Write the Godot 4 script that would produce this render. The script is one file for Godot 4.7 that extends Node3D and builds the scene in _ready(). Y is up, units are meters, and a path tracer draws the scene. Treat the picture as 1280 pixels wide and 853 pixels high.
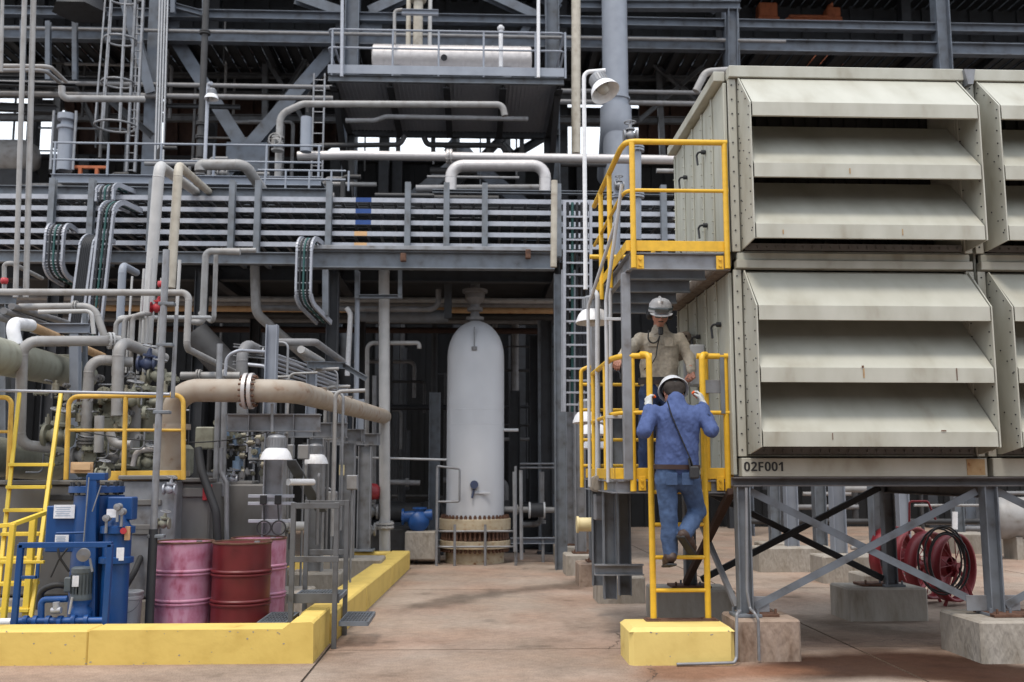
extends Node3D
# An industrial plant yard: metres, y up, the plant's long axis runs along -z.

var M := {}
var T := {}
var taken := {}


# ---------------------------------------------------------------- naming
func numbered(called: String) -> String:
	if not taken.has(called):
		taken[called] = 0
		return called
	taken[called] += 1
	return "%s_%03d" % [called, taken[called]]


func tag(o: Node, label: String, category: String, group := "") -> Node:
	o.set_meta("label", label)
	o.set_meta("category", category)
	if group != "":
		o.set_meta("group", group)
	return o


func thing(called: String, label: String, category: String, at := Vector3.ZERO, group := "") -> Node3D:
	var o := Node3D.new()
	o.name = numbered(called)
	add_child(o, true)
	o.position = at
	tag(o, label, category, group)
	return o


func part(called: String, st: SurfaceTool, m: Material, parent: Node, stuff := false) -> MeshInstance3D:
	var o := MeshInstance3D.new()
	o.mesh = st.commit()
	o.material_override = m
	if parent == self:
		o.name = numbered(called)
	else:
		var n := 0
		var nm := called
		while parent.has_node(NodePath(nm)):
			n += 1
			nm = "%s_%03d" % [called, n]
		o.name = nm
	parent.add_child(o, true)
	if stuff:
		o.set_meta("kind", "stuff")
	return o


func solo(called: String, st: SurfaceTool, m: Material, label: String, category: String, group := "") -> MeshInstance3D:
	var o := part(called, st, m, self)
	tag(o, label, category, group)
	return o


func struct(called: String, st: SurfaceTool, m: Material) -> MeshInstance3D:
	var o := part(called, st, m, self)
	o.set_meta("kind", "structure")
	return o


func copy(root: Node3D, label: String, at: Vector3, group := "") -> Node3D:
	var r := root.duplicate() as Node3D
	var base_name := String(root.name)
	var cut := base_name.rfind("_")
	if cut > 0 and base_name.substr(cut + 1).is_valid_int():
		base_name = base_name.substr(0, cut)
	r.name = numbered(base_name)
	add_child(r, true)
	r.position = at
	r.set_meta("label", label)
	if group != "":
		r.set_meta("group", group)
	return r


# ---------------------------------------------------------------- mesh helpers
func S() -> SurfaceTool:
	var st := SurfaceTool.new()
	st.begin(Mesh.PRIMITIVE_TRIANGLES)
	return st


func tri(st: SurfaceTool, a: Vector3, b: Vector3, c: Vector3, na: Vector3, nb: Vector3, nc: Vector3) -> void:
	if (b - a).cross(c - a).dot(na + nb + nc) > 0.0:
		var t := b
		b = c
		c = t
		t = nb
		nb = nc
		nc = t
	st.set_normal(na)
	st.add_vertex(a)
	st.set_normal(nb)
	st.add_vertex(b)
	st.set_normal(nc)
	st.add_vertex(c)


func quad(st: SurfaceTool, a: Vector3, b: Vector3, c: Vector3, d: Vector3, n: Vector3) -> void:
	tri(st, a, b, c, n, n, n)
	tri(st, a, c, d, n, n, n)


func quad_s(st: SurfaceTool, a: Vector3, b: Vector3, c: Vector3, d: Vector3, na: Vector3, nb: Vector3, nc: Vector3, nd: Vector3) -> void:
	tri(st, a, b, c, na, nb, nc)
	tri(st, a, c, d, na, nc, nd)


func box_t(st: SurfaceTool, t: Transform3D, size: Vector3, bevel := 0.0) -> void:
	var h := size * 0.5
	var b: float = min(bevel, min(h.x, min(h.y, h.z)) * 0.6)
	for ax in 3:
		var u := (ax + 1) % 3
		var v := (ax + 2) % 3
		for s in [-1.0, 1.0]:
			var n := Vector3.ZERO
			n[ax] = s
			var pts := []
			for k in [[-1, -1], [1, -1], [1, 1], [-1, 1]]:
				var p := Vector3.ZERO
				p[ax] = s * h[ax]
				p[u] = k[0] * (h[u] - b)
				p[v] = k[1] * (h[v] - b)
				pts.append(t * p)
			quad(st, pts[0], pts[1], pts[2], pts[3], (t.basis * n).normalized())
	if b > 0.0:
		for ax in 3:
			var u := (ax + 1) % 3
			var v := (ax + 2) % 3
			for su in [-1.0, 1.0]:
				for sv in [-1.0, 1.0]:
					var pts := []
					for k in [[-1, 0], [1, 0], [1, 1], [-1, 1]]:
						var p := Vector3.ZERO
						p[ax] = k[0] * (h[ax] - b)
						p[u] = su * (h[u] if k[1] == 0 else h[u] - b)
						p[v] = sv * (h[v] - b if k[1] == 0 else h[v])
						pts.append(t * p)
					var n := Vector3.ZERO
					n[u] = su
					n[v] = sv
					quad(st, pts[0], pts[1], pts[2], pts[3], (t.basis * n).normalized())
		for sx in [-1.0, 1.0]:
			for sy in [-1.0, 1.0]:
				for sz in [-1.0, 1.0]:
					var n := (t.basis * Vector3(sx, sy, sz)).normalized()
					tri(st, t * Vector3(sx * h.x, sy * (h.y - b), sz * (h.z - b)), t * Vector3(sx * (h.x - b), sy * h.y, sz * (h.z - b)), t * Vector3(sx * (h.x - b), sy * (h.y - b), sz * h.z), n, n, n)


func box(st: SurfaceTool, c: Vector3, size: Vector3, bevel := 0.0) -> void:
	box_t(st, Transform3D(Basis(), c), size, bevel)


func span(st: SurfaceTool, a: Vector3, b: Vector3, bevel := 0.0) -> void:   # a box between two opposite corners
	box(st, (a + b) * 0.5, (b - a).abs(), bevel)


func frame_along(a: Vector3, b: Vector3) -> Basis:   # z runs along the bar, y as upright as it can be
	var z := (b - a).normalized()
	var up := Vector3.UP if absf(z.y) < 0.97 else Vector3.BACK
	var x := up.cross(z).normalized()
	return Basis(x, z.cross(x), z)


func bar(st: SurfaceTool, a: Vector3, b: Vector3, w: float, h: float, bevel := 0.0) -> void:
	box_t(st, Transform3D(frame_along(a, b), (a + b) * 0.5), Vector3(w, h, a.distance_to(b)), bevel)


func ibeam(st: SurfaceTool, a: Vector3, b: Vector3, w: float, h: float, turn := false) -> void:
	var f := frame_along(a, b)
	if turn:
		f = Basis(f.y, -f.x, f.z)
	var l := a.distance_to(b)
	var c := (a + b) * 0.5
	var tf: float = max(0.012, h * 0.07)
	for s in [-1.0, 1.0]:
		box_t(st, Transform3D(f, c + f.y * s * (h - tf) * 0.5), Vector3(w, tf, l))
	box_t(st, Transform3D(f, c), Vector3(max(0.01, w * 0.07), h - tf * 2.0, l))


func channel(st: SurfaceTool, a: Vector3, b: Vector3, w: float, h: float) -> void:
	var f := frame_along(a, b)
	var l := a.distance_to(b)
	var c := (a + b) * 0.5
	for s in [-1.0, 1.0]:
		box_t(st, Transform3D(f, c + f.y * s * (h - 0.012) * 0.5), Vector3(absf(w), 0.012, l))
	box_t(st, Transform3D(f, c + f.x * (absf(w) * 0.5 - 0.006) * signf(w)), Vector3(0.012, h - 0.024, l))


func rounded(pts: Array, r: float, steps := 6) -> PackedVector3Array:
	var out := PackedVector3Array()
	out.append(pts[0])
	for i in range(1, pts.size() - 1):
		var p: Vector3 = pts[i]
		var a: Vector3 = pts[i - 1]
		var b: Vector3 = pts[i + 1]
		var da := (a - p).normalized()
		var db := (b - p).normalized()
		var half := acos(clampf(da.dot(db), -1.0, 1.0)) * 0.5
		if half > 1.53:
			out.append(p)
			continue
		var k: float = min(r / tan(half), min(a.distance_to(p), b.distance_to(p)) * 0.48)
		var rr := k * tan(half)
		var c := p + (da + db).normalized() * (rr / sin(half))
		var v0 := p + da * k - c
		var v1 := p + db * k - c
		for j in steps + 1:
			out.append(c + v0.slerp(v1, float(j) / steps))
	out.append(pts[pts.size() - 1])
	return out


func tube(st: SurfaceTool, path: PackedVector3Array, r: float, seg := 12, caps := true, r1 := -1.0) -> void:
	var n := path.size()
	if r1 < 0.0:
		r1 = r
	var rings := []
	var norms := []
	var x := Vector3.ZERO
	for i in n:
		var d := (path[min(i + 1, n - 1)] - path[max(i - 1, 0)]).normalized()
		if i == 0:
			x = (Vector3.UP if absf(d.y) < 0.9 else Vector3.RIGHT).cross(d).normalized()
		else:
			x = (x - d * x.dot(d)).normalized()
		var y := d.cross(x)
		var ring := PackedVector3Array()
		var nn := PackedVector3Array()
		var rr := lerpf(r, r1, float(i) / (n - 1))
		for k in seg:
			var an := TAU * k / seg
			var o := x * cos(an) + y * sin(an)
			nn.append(o)
			ring.append(path[i] + o * rr)
		rings.append(ring)
		norms.append(nn)
	for i in n - 1:
		for k in seg:
			var k2 := (k + 1) % seg
			quad_s(st, rings[i][k], rings[i][k2], rings[i + 1][k2], rings[i + 1][k], norms[i][k], norms[i][k2], norms[i + 1][k2], norms[i + 1][k])
	if caps:
		for e in [0, n - 1]:
			var d := (path[1] - path[0]).normalized() * -1.0 if e == 0 else (path[n - 1] - path[n - 2]).normalized()
			for k in range(1, seg - 1):
				tri(st, rings[e][0], rings[e][k], rings[e][k + 1], d, d, d)


func rod(st: SurfaceTool, a: Vector3, b: Vector3, r: float, seg := 10, r1 := -1.0) -> void:
	tube(st, PackedVector3Array([a, b]), r, seg, true, r1)


func lathe(st: SurfaceTool, at: Vector3, axis: Vector3, prof: Array, seg := 24, smooth := false) -> void:   # prof: [radius, along]
	var f := frame_along(Vector3.ZERO, axis)
	for i in prof.size() - 1:
		var p0: Array = prof[i]
		var p1: Array = prof[i + 1]
		var n2 := Vector2(p1[1] - p0[1], p0[0] - p1[0]).normalized()
		var na := n2
		var nb := n2
		if smooth:
			if i > 0:
				var q: Array = prof[i - 1]
				na = (n2 + Vector2(p0[1] - q[1], q[0] - p0[0]).normalized()).normalized()
			if i < prof.size() - 2:
				var q: Array = prof[i + 2]
				nb = (n2 + Vector2(q[1] - p1[1], p1[0] - q[0]).normalized()).normalized()
		for k in seg:
			var a0 := TAU * k / seg
			var a1 := TAU * (k + 1) / seg
			var d0 := f.x * cos(a0) + f.y * sin(a0)
			var d1 := f.x * cos(a1) + f.y * sin(a1)
			quad_s(st, at + d0 * p0[0] + f.z * p0[1], at + d1 * p0[0] + f.z * p0[1], at + d1 * p1[0] + f.z * p1[1], at + d0 * p1[0] + f.z * p1[1],
				d0 * na.x + f.z * na.y, d1 * na.x + f.z * na.y, d1 * nb.x + f.z * nb.y, d0 * nb.x + f.z * nb.y)


func prism(st: SurfaceTool, t: Transform3D, poly: PackedVector2Array, depth: float) -> void:   # a flat outline in the xy plane pushed along z by depth
	var ids := Geometry2D.triangulate_polygon(poly)
	var z0 := (t.basis * Vector3.BACK).normalized()
	for i in range(0, ids.size(), 3):
		var a := poly[ids[i]]
		var b := poly[ids[i + 1]]
		var c := poly[ids[i + 2]]
		tri(st, t * Vector3(a.x, a.y, 0), t * Vector3(b.x, b.y, 0), t * Vector3(c.x, c.y, 0), -z0, -z0, -z0)
		tri(st, t * Vector3(a.x, a.y, depth), t * Vector3(b.x, b.y, depth), t * Vector3(c.x, c.y, depth), z0, z0, z0)
	var ccw := not Geometry2D.is_polygon_clockwise(poly)
	for i in poly.size():
		var a := poly[i]
		var b := poly[(i + 1) % poly.size()]
		var n := Vector3(b.y - a.y, a.x - b.x, 0).normalized()
		n = (t.basis * n).normalized()
		if not ccw:
			n = -n
		quad(st, t * Vector3(a.x, a.y, 0), t * Vector3(b.x, b.y, 0), t * Vector3(b.x, b.y, depth), t * Vector3(a.x, a.y, depth), n)


func ball(st: SurfaceTool, c: Vector3, r: float, seg := 12) -> void:
	var prof := []
	for i in 9:
		var a := -PI / 2 + PI * i / 8.0
		prof.append([max(0.0005, r * cos(a)), r * sin(a)])
	lathe(st, c, Vector3.UP, prof, seg, true)


func writing(called: String, text: String, height: float, at: Vector3, basis: Basis, m: Material, parent: Node, depth := 0.003) -> MeshInstance3D:
	var tm := TextMesh.new()
	var sf := SystemFont.new()
	sf.font_names = PackedStringArray(["Droid Sans"])
	sf.font_weight = 700
	tm.font = sf
	tm.text = text
	tm.font_size = 64
	tm.pixel_size = height / 46.0
	tm.depth = depth
	tm.horizontal_alignment = HORIZONTAL_ALIGNMENT_LEFT
	var o := MeshInstance3D.new()
	o.mesh = tm
	o.material_override = m
	o.name = called
	parent.add_child(o, true)
	o.transform = Transform3D(basis, at)
	return o


# ---------------------------------------------------------------- materials
func noise_tex(sd: int, freq: float, ramp: Array, oct := 4, kind := FastNoiseLite.TYPE_SIMPLEX_SMOOTH, size := 512) -> NoiseTexture2D:
	var n := FastNoiseLite.new()
	n.seed = sd
	n.frequency = freq
	n.noise_type = kind
	n.fractal_octaves = oct
	var t := NoiseTexture2D.new()
	t.width = size
	t.height = size
	t.seamless = true
	t.noise = n
	var g := Gradient.new()
	var offs := PackedFloat32Array()
	var cols := PackedColorArray()
	for r in ramp:
		offs.append(r[0])
		cols.append(r[1])
	g.offsets = offs
	g.colors = cols
	t.color_ramp = g
	return t


func bump_tex(sd: int, freq: float, strength: float, oct := 4) -> NoiseTexture2D:
	var t := noise_tex(sd, freq, [[0.0, Color.BLACK], [1.0, Color.WHITE]], oct)
	t.color_ramp = null
	t.as_normal_map = true
	t.bump_strength = strength
	return t


func paint(c: Color, rough := 0.6, metal := 0.0, tex := "soft", scale := Vector3(0.6, 0.6, 0.6), bump := "", bump_scale := 0.4) -> StandardMaterial3D:
	var m := StandardMaterial3D.new()
	m.albedo_color = c.linear_to_srgb()
	m.roughness = rough
	m.metallic = metal
	if tex != "":
		m.albedo_texture = T[tex]
	m.uv1_triplanar = true
	m.uv1_world_triplanar = true
	m.uv1_scale = scale
	if bump != "":
		m.normal_enabled = true
		m.normal_texture = T[bump]
		m.normal_scale = bump_scale
	return m


func make_materials() -> void:
	var w := Color.WHITE
	T.soft = noise_tex(1, 0.012, [[0.0, Color(0.90, 0.90, 0.905)], [0.5, Color(0.96, 0.96, 0.96)], [1.0, w]])
	T.dirt = noise_tex(2, 0.011, [[0.0, Color(0.70, 0.66, 0.62)], [0.22, Color(0.86, 0.845, 0.83)], [0.5, Color(0.94, 0.937, 0.93)], [1.0, w]], 6)
	T.rust = noise_tex(3, 0.013, [[0.0, Color(0.5, 0.3, 0.17)], [0.12, Color(0.72, 0.55, 0.42)], [0.26, Color(0.91, 0.88, 0.85)], [0.6, Color(0.96, 0.96, 0.95)], [1.0, w]], 6)
	T.streak = noise_tex(4, 0.013, [[0.0, Color(0.80, 0.775, 0.74)], [0.3, Color(0.905, 0.9, 0.885)], [0.6, Color(0.955, 0.955, 0.95)], [1.0, w]], 6)
	T.concrete = noise_tex(5, 0.02, [[0.0, Color(0.66, 0.6, 0.55)], [0.25, Color(0.84, 0.81, 0.78)], [0.5, Color(0.93, 0.92, 0.9)], [1.0, w]], 7)
	T.painted = noise_tex(9, 0.014, [[0.0, Color(0.8, 0.75, 0.66)], [0.13, Color(0.93, 0.915, 0.88)], [0.4, Color(0.97, 0.965, 0.955)], [1.0, w]], 7)
	T.faded = noise_tex(6, 0.012, [[0.0, Color(0.72, 0.38, 0.46)], [0.3, Color(0.88, 0.7, 0.77)], [0.6, Color(0.97, 0.9, 0.94)], [1.0, w]], 6)
	T.denim = noise_tex(7, 0.02, [[0.0, Color(0.8, 0.82, 0.85)], [0.5, Color(0.92, 0.93, 0.95)], [1.0, w]], 5)
	T.brownrust = noise_tex(8, 0.016, [[0.0, Color(0.55, 0.48, 0.45)], [0.5, Color(0.84, 0.8, 0.77)], [1.0, w]], 6)
	T.grit = noise_tex(31, 0.09, [[0.0, Color(0.55, 0.52, 0.49)], [0.2, Color(0.84, 0.83, 0.82)], [0.5, Color(0.95, 0.95, 0.95)], [1.0, w]], 5, FastNoiseLite.TYPE_SIMPLEX_SMOOTH, 1024)
	T.bump = bump_tex(11, 0.05, 3.0, 5)
	T.dent = bump_tex(12, 0.012, 5.0, 2)
	T.weave = bump_tex(13, 0.03, 6.0, 4)
	var s := Vector3(0.6, 0.6, 0.6)
	M.steel = paint(Color(0.165, 0.185, 0.215), 0.55, 0.0, "dirt", s)
	M.galv = paint(Color(0.28, 0.29, 0.315), 0.5, 0.35, "dirt", s)
	M.galv_light = paint(Color(0.39, 0.405, 0.45), 0.45, 0.25, "soft", Vector3(1.3, 1.3, 1.3))
	M.dark_steel = paint(Color(0.026, 0.028, 0.034), 0.65, 0.0, "dirt", s)  # dark steel; on deep members this near-black stands in for shade
	M.far_steel = paint(Color(0.115, 0.135, 0.17), 0.6, 0.0, "dirt", Vector3(0.4, 0.4, 0.4))
	M.black_deck = paint(Color(0.024, 0.026, 0.031), 0.8, 0.0, "dirt", Vector3(0.3, 0.3, 0.3))  # decks over the dark interior, shade put into a near-black colour
	M.gloom = paint(Color(0.007, 0.007, 0.008), 0.9, 0.0, "dirt", Vector3(0.4, 0.4, 0.4))  # near-black backdrop colour standing in for interior shade
	M.brown = paint(Color(0.06, 0.03, 0.022), 0.8, 0.0, "brownrust", Vector3(0.3, 0.3, 0.3))
	M.orange = paint(Color(0.42, 0.12, 0.045), 0.7, 0.0, "dirt", s)
	M.pipe = paint(Color(0.32, 0.315, 0.315), 0.5, 0.0, "dirt", s)
	M.pipe_light = paint(Color(0.45, 0.445, 0.44), 0.5, 0.0, "soft", s)
	M.pipe_grey = paint(Color(0.205, 0.205, 0.215), 0.55, 0.0, "dirt", s)
	M.pipe_cream = paint(Color(0.5, 0.46, 0.39), 0.55, 0.0, "dirt", s)
	M.pipe_dark = paint(Color(0.042, 0.041, 0.043), 0.6, 0.0, "dirt", s)  # dark pipes; in the hall this near-black stands in for shade
	M.pipe_blue = paint(Color(0.27, 0.295, 0.345), 0.5, 0.0, "soft", Vector3(0.35, 0.35, 0.35))
	M.buff = paint(Color(0.36, 0.31, 0.26), 0.6, 0.0, "rust", s)
	M.tan = paint(Color(0.55, 0.36, 0.2), 0.65, 0.0, "rust", s)
	M.cladding = paint(Color(0.55, 0.52, 0.51), 0.4, 0.35, "soft", Vector3(1, 1, 1), "dent", 0.25)
	M.vessel = paint(Color(0.60, 0.615, 0.65), 0.42, 0.0, "soft", Vector3(0.15, 0.1, 0.15), "dent", 0.03)
	M.flange = paint(Color(0.5, 0.42, 0.3), 0.65, 0.0, "rust", Vector3(1.1, 1.1, 1.1))
	M.rusty = paint(Color(0.16, 0.085, 0.055), 0.8, 0.0, "brownrust", Vector3(1, 1, 1))
	M.exch = paint(Color(0.34, 0.345, 0.28), 0.5, 0.0, "dirt", s)
	M.comp = paint(Color(0.24, 0.24, 0.19), 0.6, 0.0, "dirt", Vector3(1, 1, 1))
	M.skid = paint(Color(0.155, 0.15, 0.148), 0.6, 0.0, "streak", Vector3(0.5, 0.2, 0.5))
	M.house = paint(Color(0.45, 0.445, 0.39), 0.5, 0.0, "streak", Vector3(0.35, 0.16, 0.35), "dent", 0.1)
	M.house_side = paint(Color(0.47, 0.475, 0.415), 0.55, 0.0, "streak", Vector3(0.6, 0.1, 0.6), "dent", 0.12)
	M.house_rust = paint(Color(0.43, 0.29, 0.15), 0.7, 0.0, "rust", Vector3(1.5, 1.5, 1.5))
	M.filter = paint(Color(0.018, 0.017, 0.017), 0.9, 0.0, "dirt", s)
	M.base_beam = paint(Color(0.13, 0.122, 0.125), 0.55, 0.0, "dirt", s)
	M.yellow = paint(Color(0.78, 0.46, 0.03), 0.42, 0.0, "soft", Vector3(1.5, 1.5, 1.5))
	M.yellow_old = paint(Color(0.70, 0.43, 0.065), 0.5, 0.0, "dirt", s)
	M.yellow_stair = paint(Color(0.78, 0.55, 0.06), 0.5, 0.0, "soft", s)
	M.kerb = paint(Color(0.70, 0.51, 0.135), 0.7, 0.0, "painted", Vector3(0.3, 0.3, 0.3), "bump", 0.12)
	M.kerb_block = paint(Color(0.76, 0.59, 0.20), 0.65, 0.0, "painted", Vector3(0.3, 0.3, 0.3), "bump", 0.12)
	M.pier = paint(Color(0.36, 0.325, 0.285), 0.9, 0.0, "streak", Vector3(0.7, 0.2, 0.7), "bump", 0.5)
	M.pier_red = paint(Color(0.34, 0.26, 0.21), 0.9, 0.0, "concrete", Vector3(0.5, 0.2, 0.5), "bump", 0.5)
	M.blue = paint(Color(0.006, 0.055, 0.20), 0.4, 0.0, "soft", s)
	M.blue_pump = paint(Color(0.012, 0.085, 0.31), 0.45, 0.0, "dirt", s)
	M.motor = paint(Color(0.085, 0.105, 0.12), 0.5, 0.0, "soft", s)
	M.pink = paint(Color(0.46, 0.255, 0.345), 0.5, 0.0, "faded", Vector3(1.6, 0.8, 1.6), "dent", 0.2)
	M.drum_red = paint(Color(0.135, 0.014, 0.018), 0.38, 0.0, "dirt", s, "dent", 0.2)
	M.red = paint(Color(0.23, 0.013, 0.022), 0.5, 0.0, "dirt", s)
	M.valve_red = paint(Color(0.42, 0.03, 0.04), 0.5, 0.0, "soft", s)
	M.white = paint(Color(0.76, 0.76, 0.78), 0.45, 0.0, "soft", Vector3(2, 2, 2))
	M.paper = paint(Color(0.72, 0.74, 0.8), 0.8, 0.0, "soft", Vector3(3, 3, 3))
	M.bucket = paint(Color(0.62, 0.63, 0.64), 0.5, 0.0, "soft", s)
	M.black = paint(Color(0.012, 0.012, 0.013), 0.5, 0.0, "", s)
	M.rubber = paint(Color(0.022, 0.022, 0.024), 0.6, 0.0, "soft", s)
	M.lens = paint(Color(0.42, 0.4, 0.36), 0.25, 0.0, "soft", s)
	M.instrument = paint(Color(0.30, 0.28, 0.22), 0.5, 0.2, "dirt", Vector3(2, 2, 2))
	M.valve_blue = paint(Color(0.045, 0.06, 0.12), 0.45, 0.0, "soft", s)
	M.pale_blue = paint(Color(0.2, 0.29, 0.42), 0.5, 0.0, "soft", s)
	M.green_hose = paint(Color(0.015, 0.08, 0.075), 0.5, 0.0, "soft", s)
	M.mark_blue = paint(Color(0.006, 0.05, 0.22), 0.5, 0.0, "soft", s)
	M.mark_tan = paint(Color(0.62, 0.38, 0.19), 0.6, 0.0, "soft", s)
	M.cable = paint(Color(0.012, 0.013, 0.017), 0.55, 0.0, "soft", s)
	M.cream_can = paint(Color(0.72, 0.6, 0.33), 0.6, 0.0, "soft", s)
	M.skin = paint(Color(0.50, 0.235, 0.165), 0.55, 0.0, "soft", Vector3(6, 6, 6))
	M.hair = paint(Color(0.02, 0.014, 0.011), 0.8, 0.0, "", s)
	M.shirt_blue = paint(Color(0.068, 0.105, 0.25), 0.85, 0.0, "denim", Vector3(2.2, 2.2, 2.2), "weave", 0.22)
	M.shirt_tan = paint(Color(0.47, 0.41, 0.32), 0.88, 0.0, "denim", Vector3(2.2, 2.2, 2.2), "weave", 0.22)
	M.jeans = paint(Color(0.052, 0.092, 0.18), 0.9, 0.0, "denim", Vector3(2.2, 2.2, 2.2), "weave", 0.22)
	M.jeans_dark = paint(Color(0.03, 0.052, 0.12), 0.9, 0.0, "denim", Vector3(2.2, 2.2, 2.2), "weave", 0.22)
	M.leather = paint(Color(0.055, 0.03, 0.022), 0.6, 0.0, "dirt", s)
	M.belt = paint(Color(0.035, 0.016, 0.013), 0.5, 0.0, "soft", s)
	M.glove = paint(Color(0.52, 0.53, 0.53), 0.9, 0.0, "soft", Vector3(4, 4, 4))
	M.glove_tip = paint(Color(0.85, 0.13, 0.02), 0.7, 0.0, "", s)
	M.helmet = paint(Color(0.62, 0.64, 0.68), 0.3, 0.0, "soft", Vector3(3, 3, 3))
	M.goggle = paint(Color(0.09, 0.11, 0.12), 0.15, 0.0, "", s)
	M.pvc = paint(Color(0.5, 0.51, 0.53), 0.5, 0.0, "soft", s)
	M.teal = paint(Color(0.05, 0.28, 0.33), 0.5, 0.0, "soft", s)
	M.frame_dark = paint(Color(0.105, 0.108, 0.116), 0.55, 0.0, "dirt", s)
	M.joint = paint(Color(0.07, 0.055, 0.045), 0.95, 0.0, "concrete", Vector3(2, 2, 2))
	M.wet = paint(Color(0.15, 0.085, 0.06), 0.42, 0.0, "brownrust", Vector3(0.35, 0.35, 0.35), "bump", 0.15)
	M.far_ground = paint(Color(0.4, 0.37, 0.34), 0.9, 0.0, "concrete", Vector3(0.1, 0.1, 0.1))
	M.grime = paint(Color(0.2, 0.165, 0.14), 0.9, 0.0, "concrete", Vector3(1, 1, 1))


func ground_material() -> StandardMaterial3D:
	# pinkish old concrete: broad stains, middle blotches and fine grit, one tile is 14 m
	var n := 1024
	var maps := []
	for k in [[21, 0.004, 4], [22, 0.014, 5], [23, 0.11, 3], [24, 0.006, 4]]:
		var f := FastNoiseLite.new()
		f.seed = k[0]
		f.frequency = k[1]
		f.fractal_octaves = k[2]
		var im := f.get_seamless_image(n, n)
		im.convert(Image.FORMAT_L8)
		maps.append(im.get_data())
	var out := PackedByteArray()
	out.resize(n * n * 3)
	var a: PackedByteArray = maps[0]
	var b: PackedByteArray = maps[1]
	var c: PackedByteArray = maps[2]
	var e: PackedByteArray = maps[3]
	for i in n * n:
		var broad := a[i] / 255.0
		var mid := b[i] / 255.0
		var v := 0.80 + (broad - 0.5) * 0.10 + (mid - 0.5) * 0.12 + (c[i] / 255.0 - 0.5) * 0.10
		var red := clampf((e[i] / 255.0 - 0.35) * 2.0, 0.0, 1.0)
		if mid < 0.2:
			v -= (0.2 - mid) * 0.7
		out[i * 3] = int(clampf(v * (0.93 + 0.01 * red), 0, 1) * 255)
		out[i * 3 + 1] = int(clampf(v * (0.862 - 0.03 * red), 0, 1) * 255)
		out[i * 3 + 2] = int(clampf(v * (0.80 - 0.04 * red), 0, 1) * 255)
	var m := StandardMaterial3D.new()
	m.albedo_texture = ImageTexture.create_from_image(Image.create_from_data(n, n, false, Image.FORMAT_RGB8, out))
	m.albedo_color = Color(0.855, 0.84, 0.83)
	m.vertex_color_use_as_albedo = true
	m.roughness = 0.9
	m.metallic_specular = 0.2
	m.uv1_triplanar = true
	m.uv1_world_triplanar = true
	m.uv1_scale = Vector3(1, 1, 1) / 14.0
	m.normal_enabled = true
	m.normal_texture = T.bump
	m.normal_scale = 0.25
	m.detail_enabled = true
	m.detail_blend_mode = BaseMaterial3D.BLEND_MODE_MUL
	m.detail_albedo = T.grit
	m.detail_uv_layer = BaseMaterial3D.DETAIL_UV_2
	m.uv2_triplanar = true
	m.uv2_world_triplanar = true
	m.uv2_scale = Vector3(0.55, 0.55, 0.55)
	return m


# ---------------------------------------------------------------- recurring things
func described(what: String, at: Vector3, r: float, m: Material, setting: String) -> String:   # words for one among many dim pipes
	var tone := "grey"
	for k in [["pipe_dark", "dark"], ["dark_steel", "blackish"], ["pipe", "pale grey"], ["steel", "blue grey"], ["brown", "brown"], ["tan", "tan"]]:
		if M[k[0]] == m:
			tone = k[1]
	var size := "thin " if r < 0.04 else ("thick " if r > 0.062 else "")
	var t := at.x / -at.z
	var place := "near the left edge"
	for k in [[-0.39, "by the caged ladder"], [-0.31, "by the main column"], [-0.235, "by the crossing braces"], [-0.14, "left of the riser pipe"], [-0.075, "by the riser pipe"], [-0.03, "left of the white vessel"], [0.035, "behind the white vessel"], [0.085, "right of the white vessel"], [0.13, "toward the big duct"]]:
		if t > k[0]:
			place = k[1]
	var e := (at.y - 1.65) / -at.z
	var high := "near the floor"
	for k in [[-0.03, "low down"], [0.05, "halfway up"], [0.12, "near the rack"], [0.2, "over the trays"], [0.29, "higher up"], [0.36, "up high"], [0.42, "near the top"]]:
		if e > k[0]:
			high = k[1]
	return "%s%s %s %s, %s, %s" % [size, tone, what, setting, place, high]


func pipe(label: String, pts: Array, r: float, m: Material, group := "", flanges := [], bend := 0.0, seg := 14) -> Node3D:
	var st := S()
	var path := rounded(pts, bend if bend > 0.0 else r * 3.0)
	tube(st, path, r, seg)
	if r >= 0.04 and pts.size() > 2:   # weld beads where straights meet elbows
		for i in range(1, path.size() - 1):
			var a := path[i] - path[i - 1]
			var b := path[i + 1] - path[i]
			if maxf(a.length(), b.length()) > 0.25 and minf(a.length(), b.length()) < 0.2:
				var d := (a if a.length() > b.length() else b).normalized()
				lathe(st, path[i], d, [[r * 0.98, -0.012], [r * 1.035, -0.006], [r * 1.035, 0.006], [r * 0.98, 0.012]], seg)
	if flanges.is_empty():
		return solo("pipe", st, m, label, "pipe", group)
	var o := thing("pipe", label, "pipe", Vector3.ZERO, group)
	part("run", st, m, o)
	for f in flanges:   # [segment, share along it]
		var a: Vector3 = pts[f[0]]
		var b: Vector3 = pts[f[0] + 1]
		var c := a.lerp(b, f[1])
		var d := (b - a).normalized()
		var s := S()
		for k in [-1.0, 1.0]:
			rod(s, c + d * k * r * 0.12, c + d * k * r * 0.5, r * 1.65, 20)
		var fb := frame_along(a, b)
		for k in 10:
			var an := TAU * k / 10
			var p := c + (fb.x * cos(an) + fb.y * sin(an)) * r * 1.38
			rod(s, p - d * r * 0.72, p + d * r * 0.72, r * 0.11, 6)
		part("flange", s, f[2] if f.size() > 2 else m, o)
	return o


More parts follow.
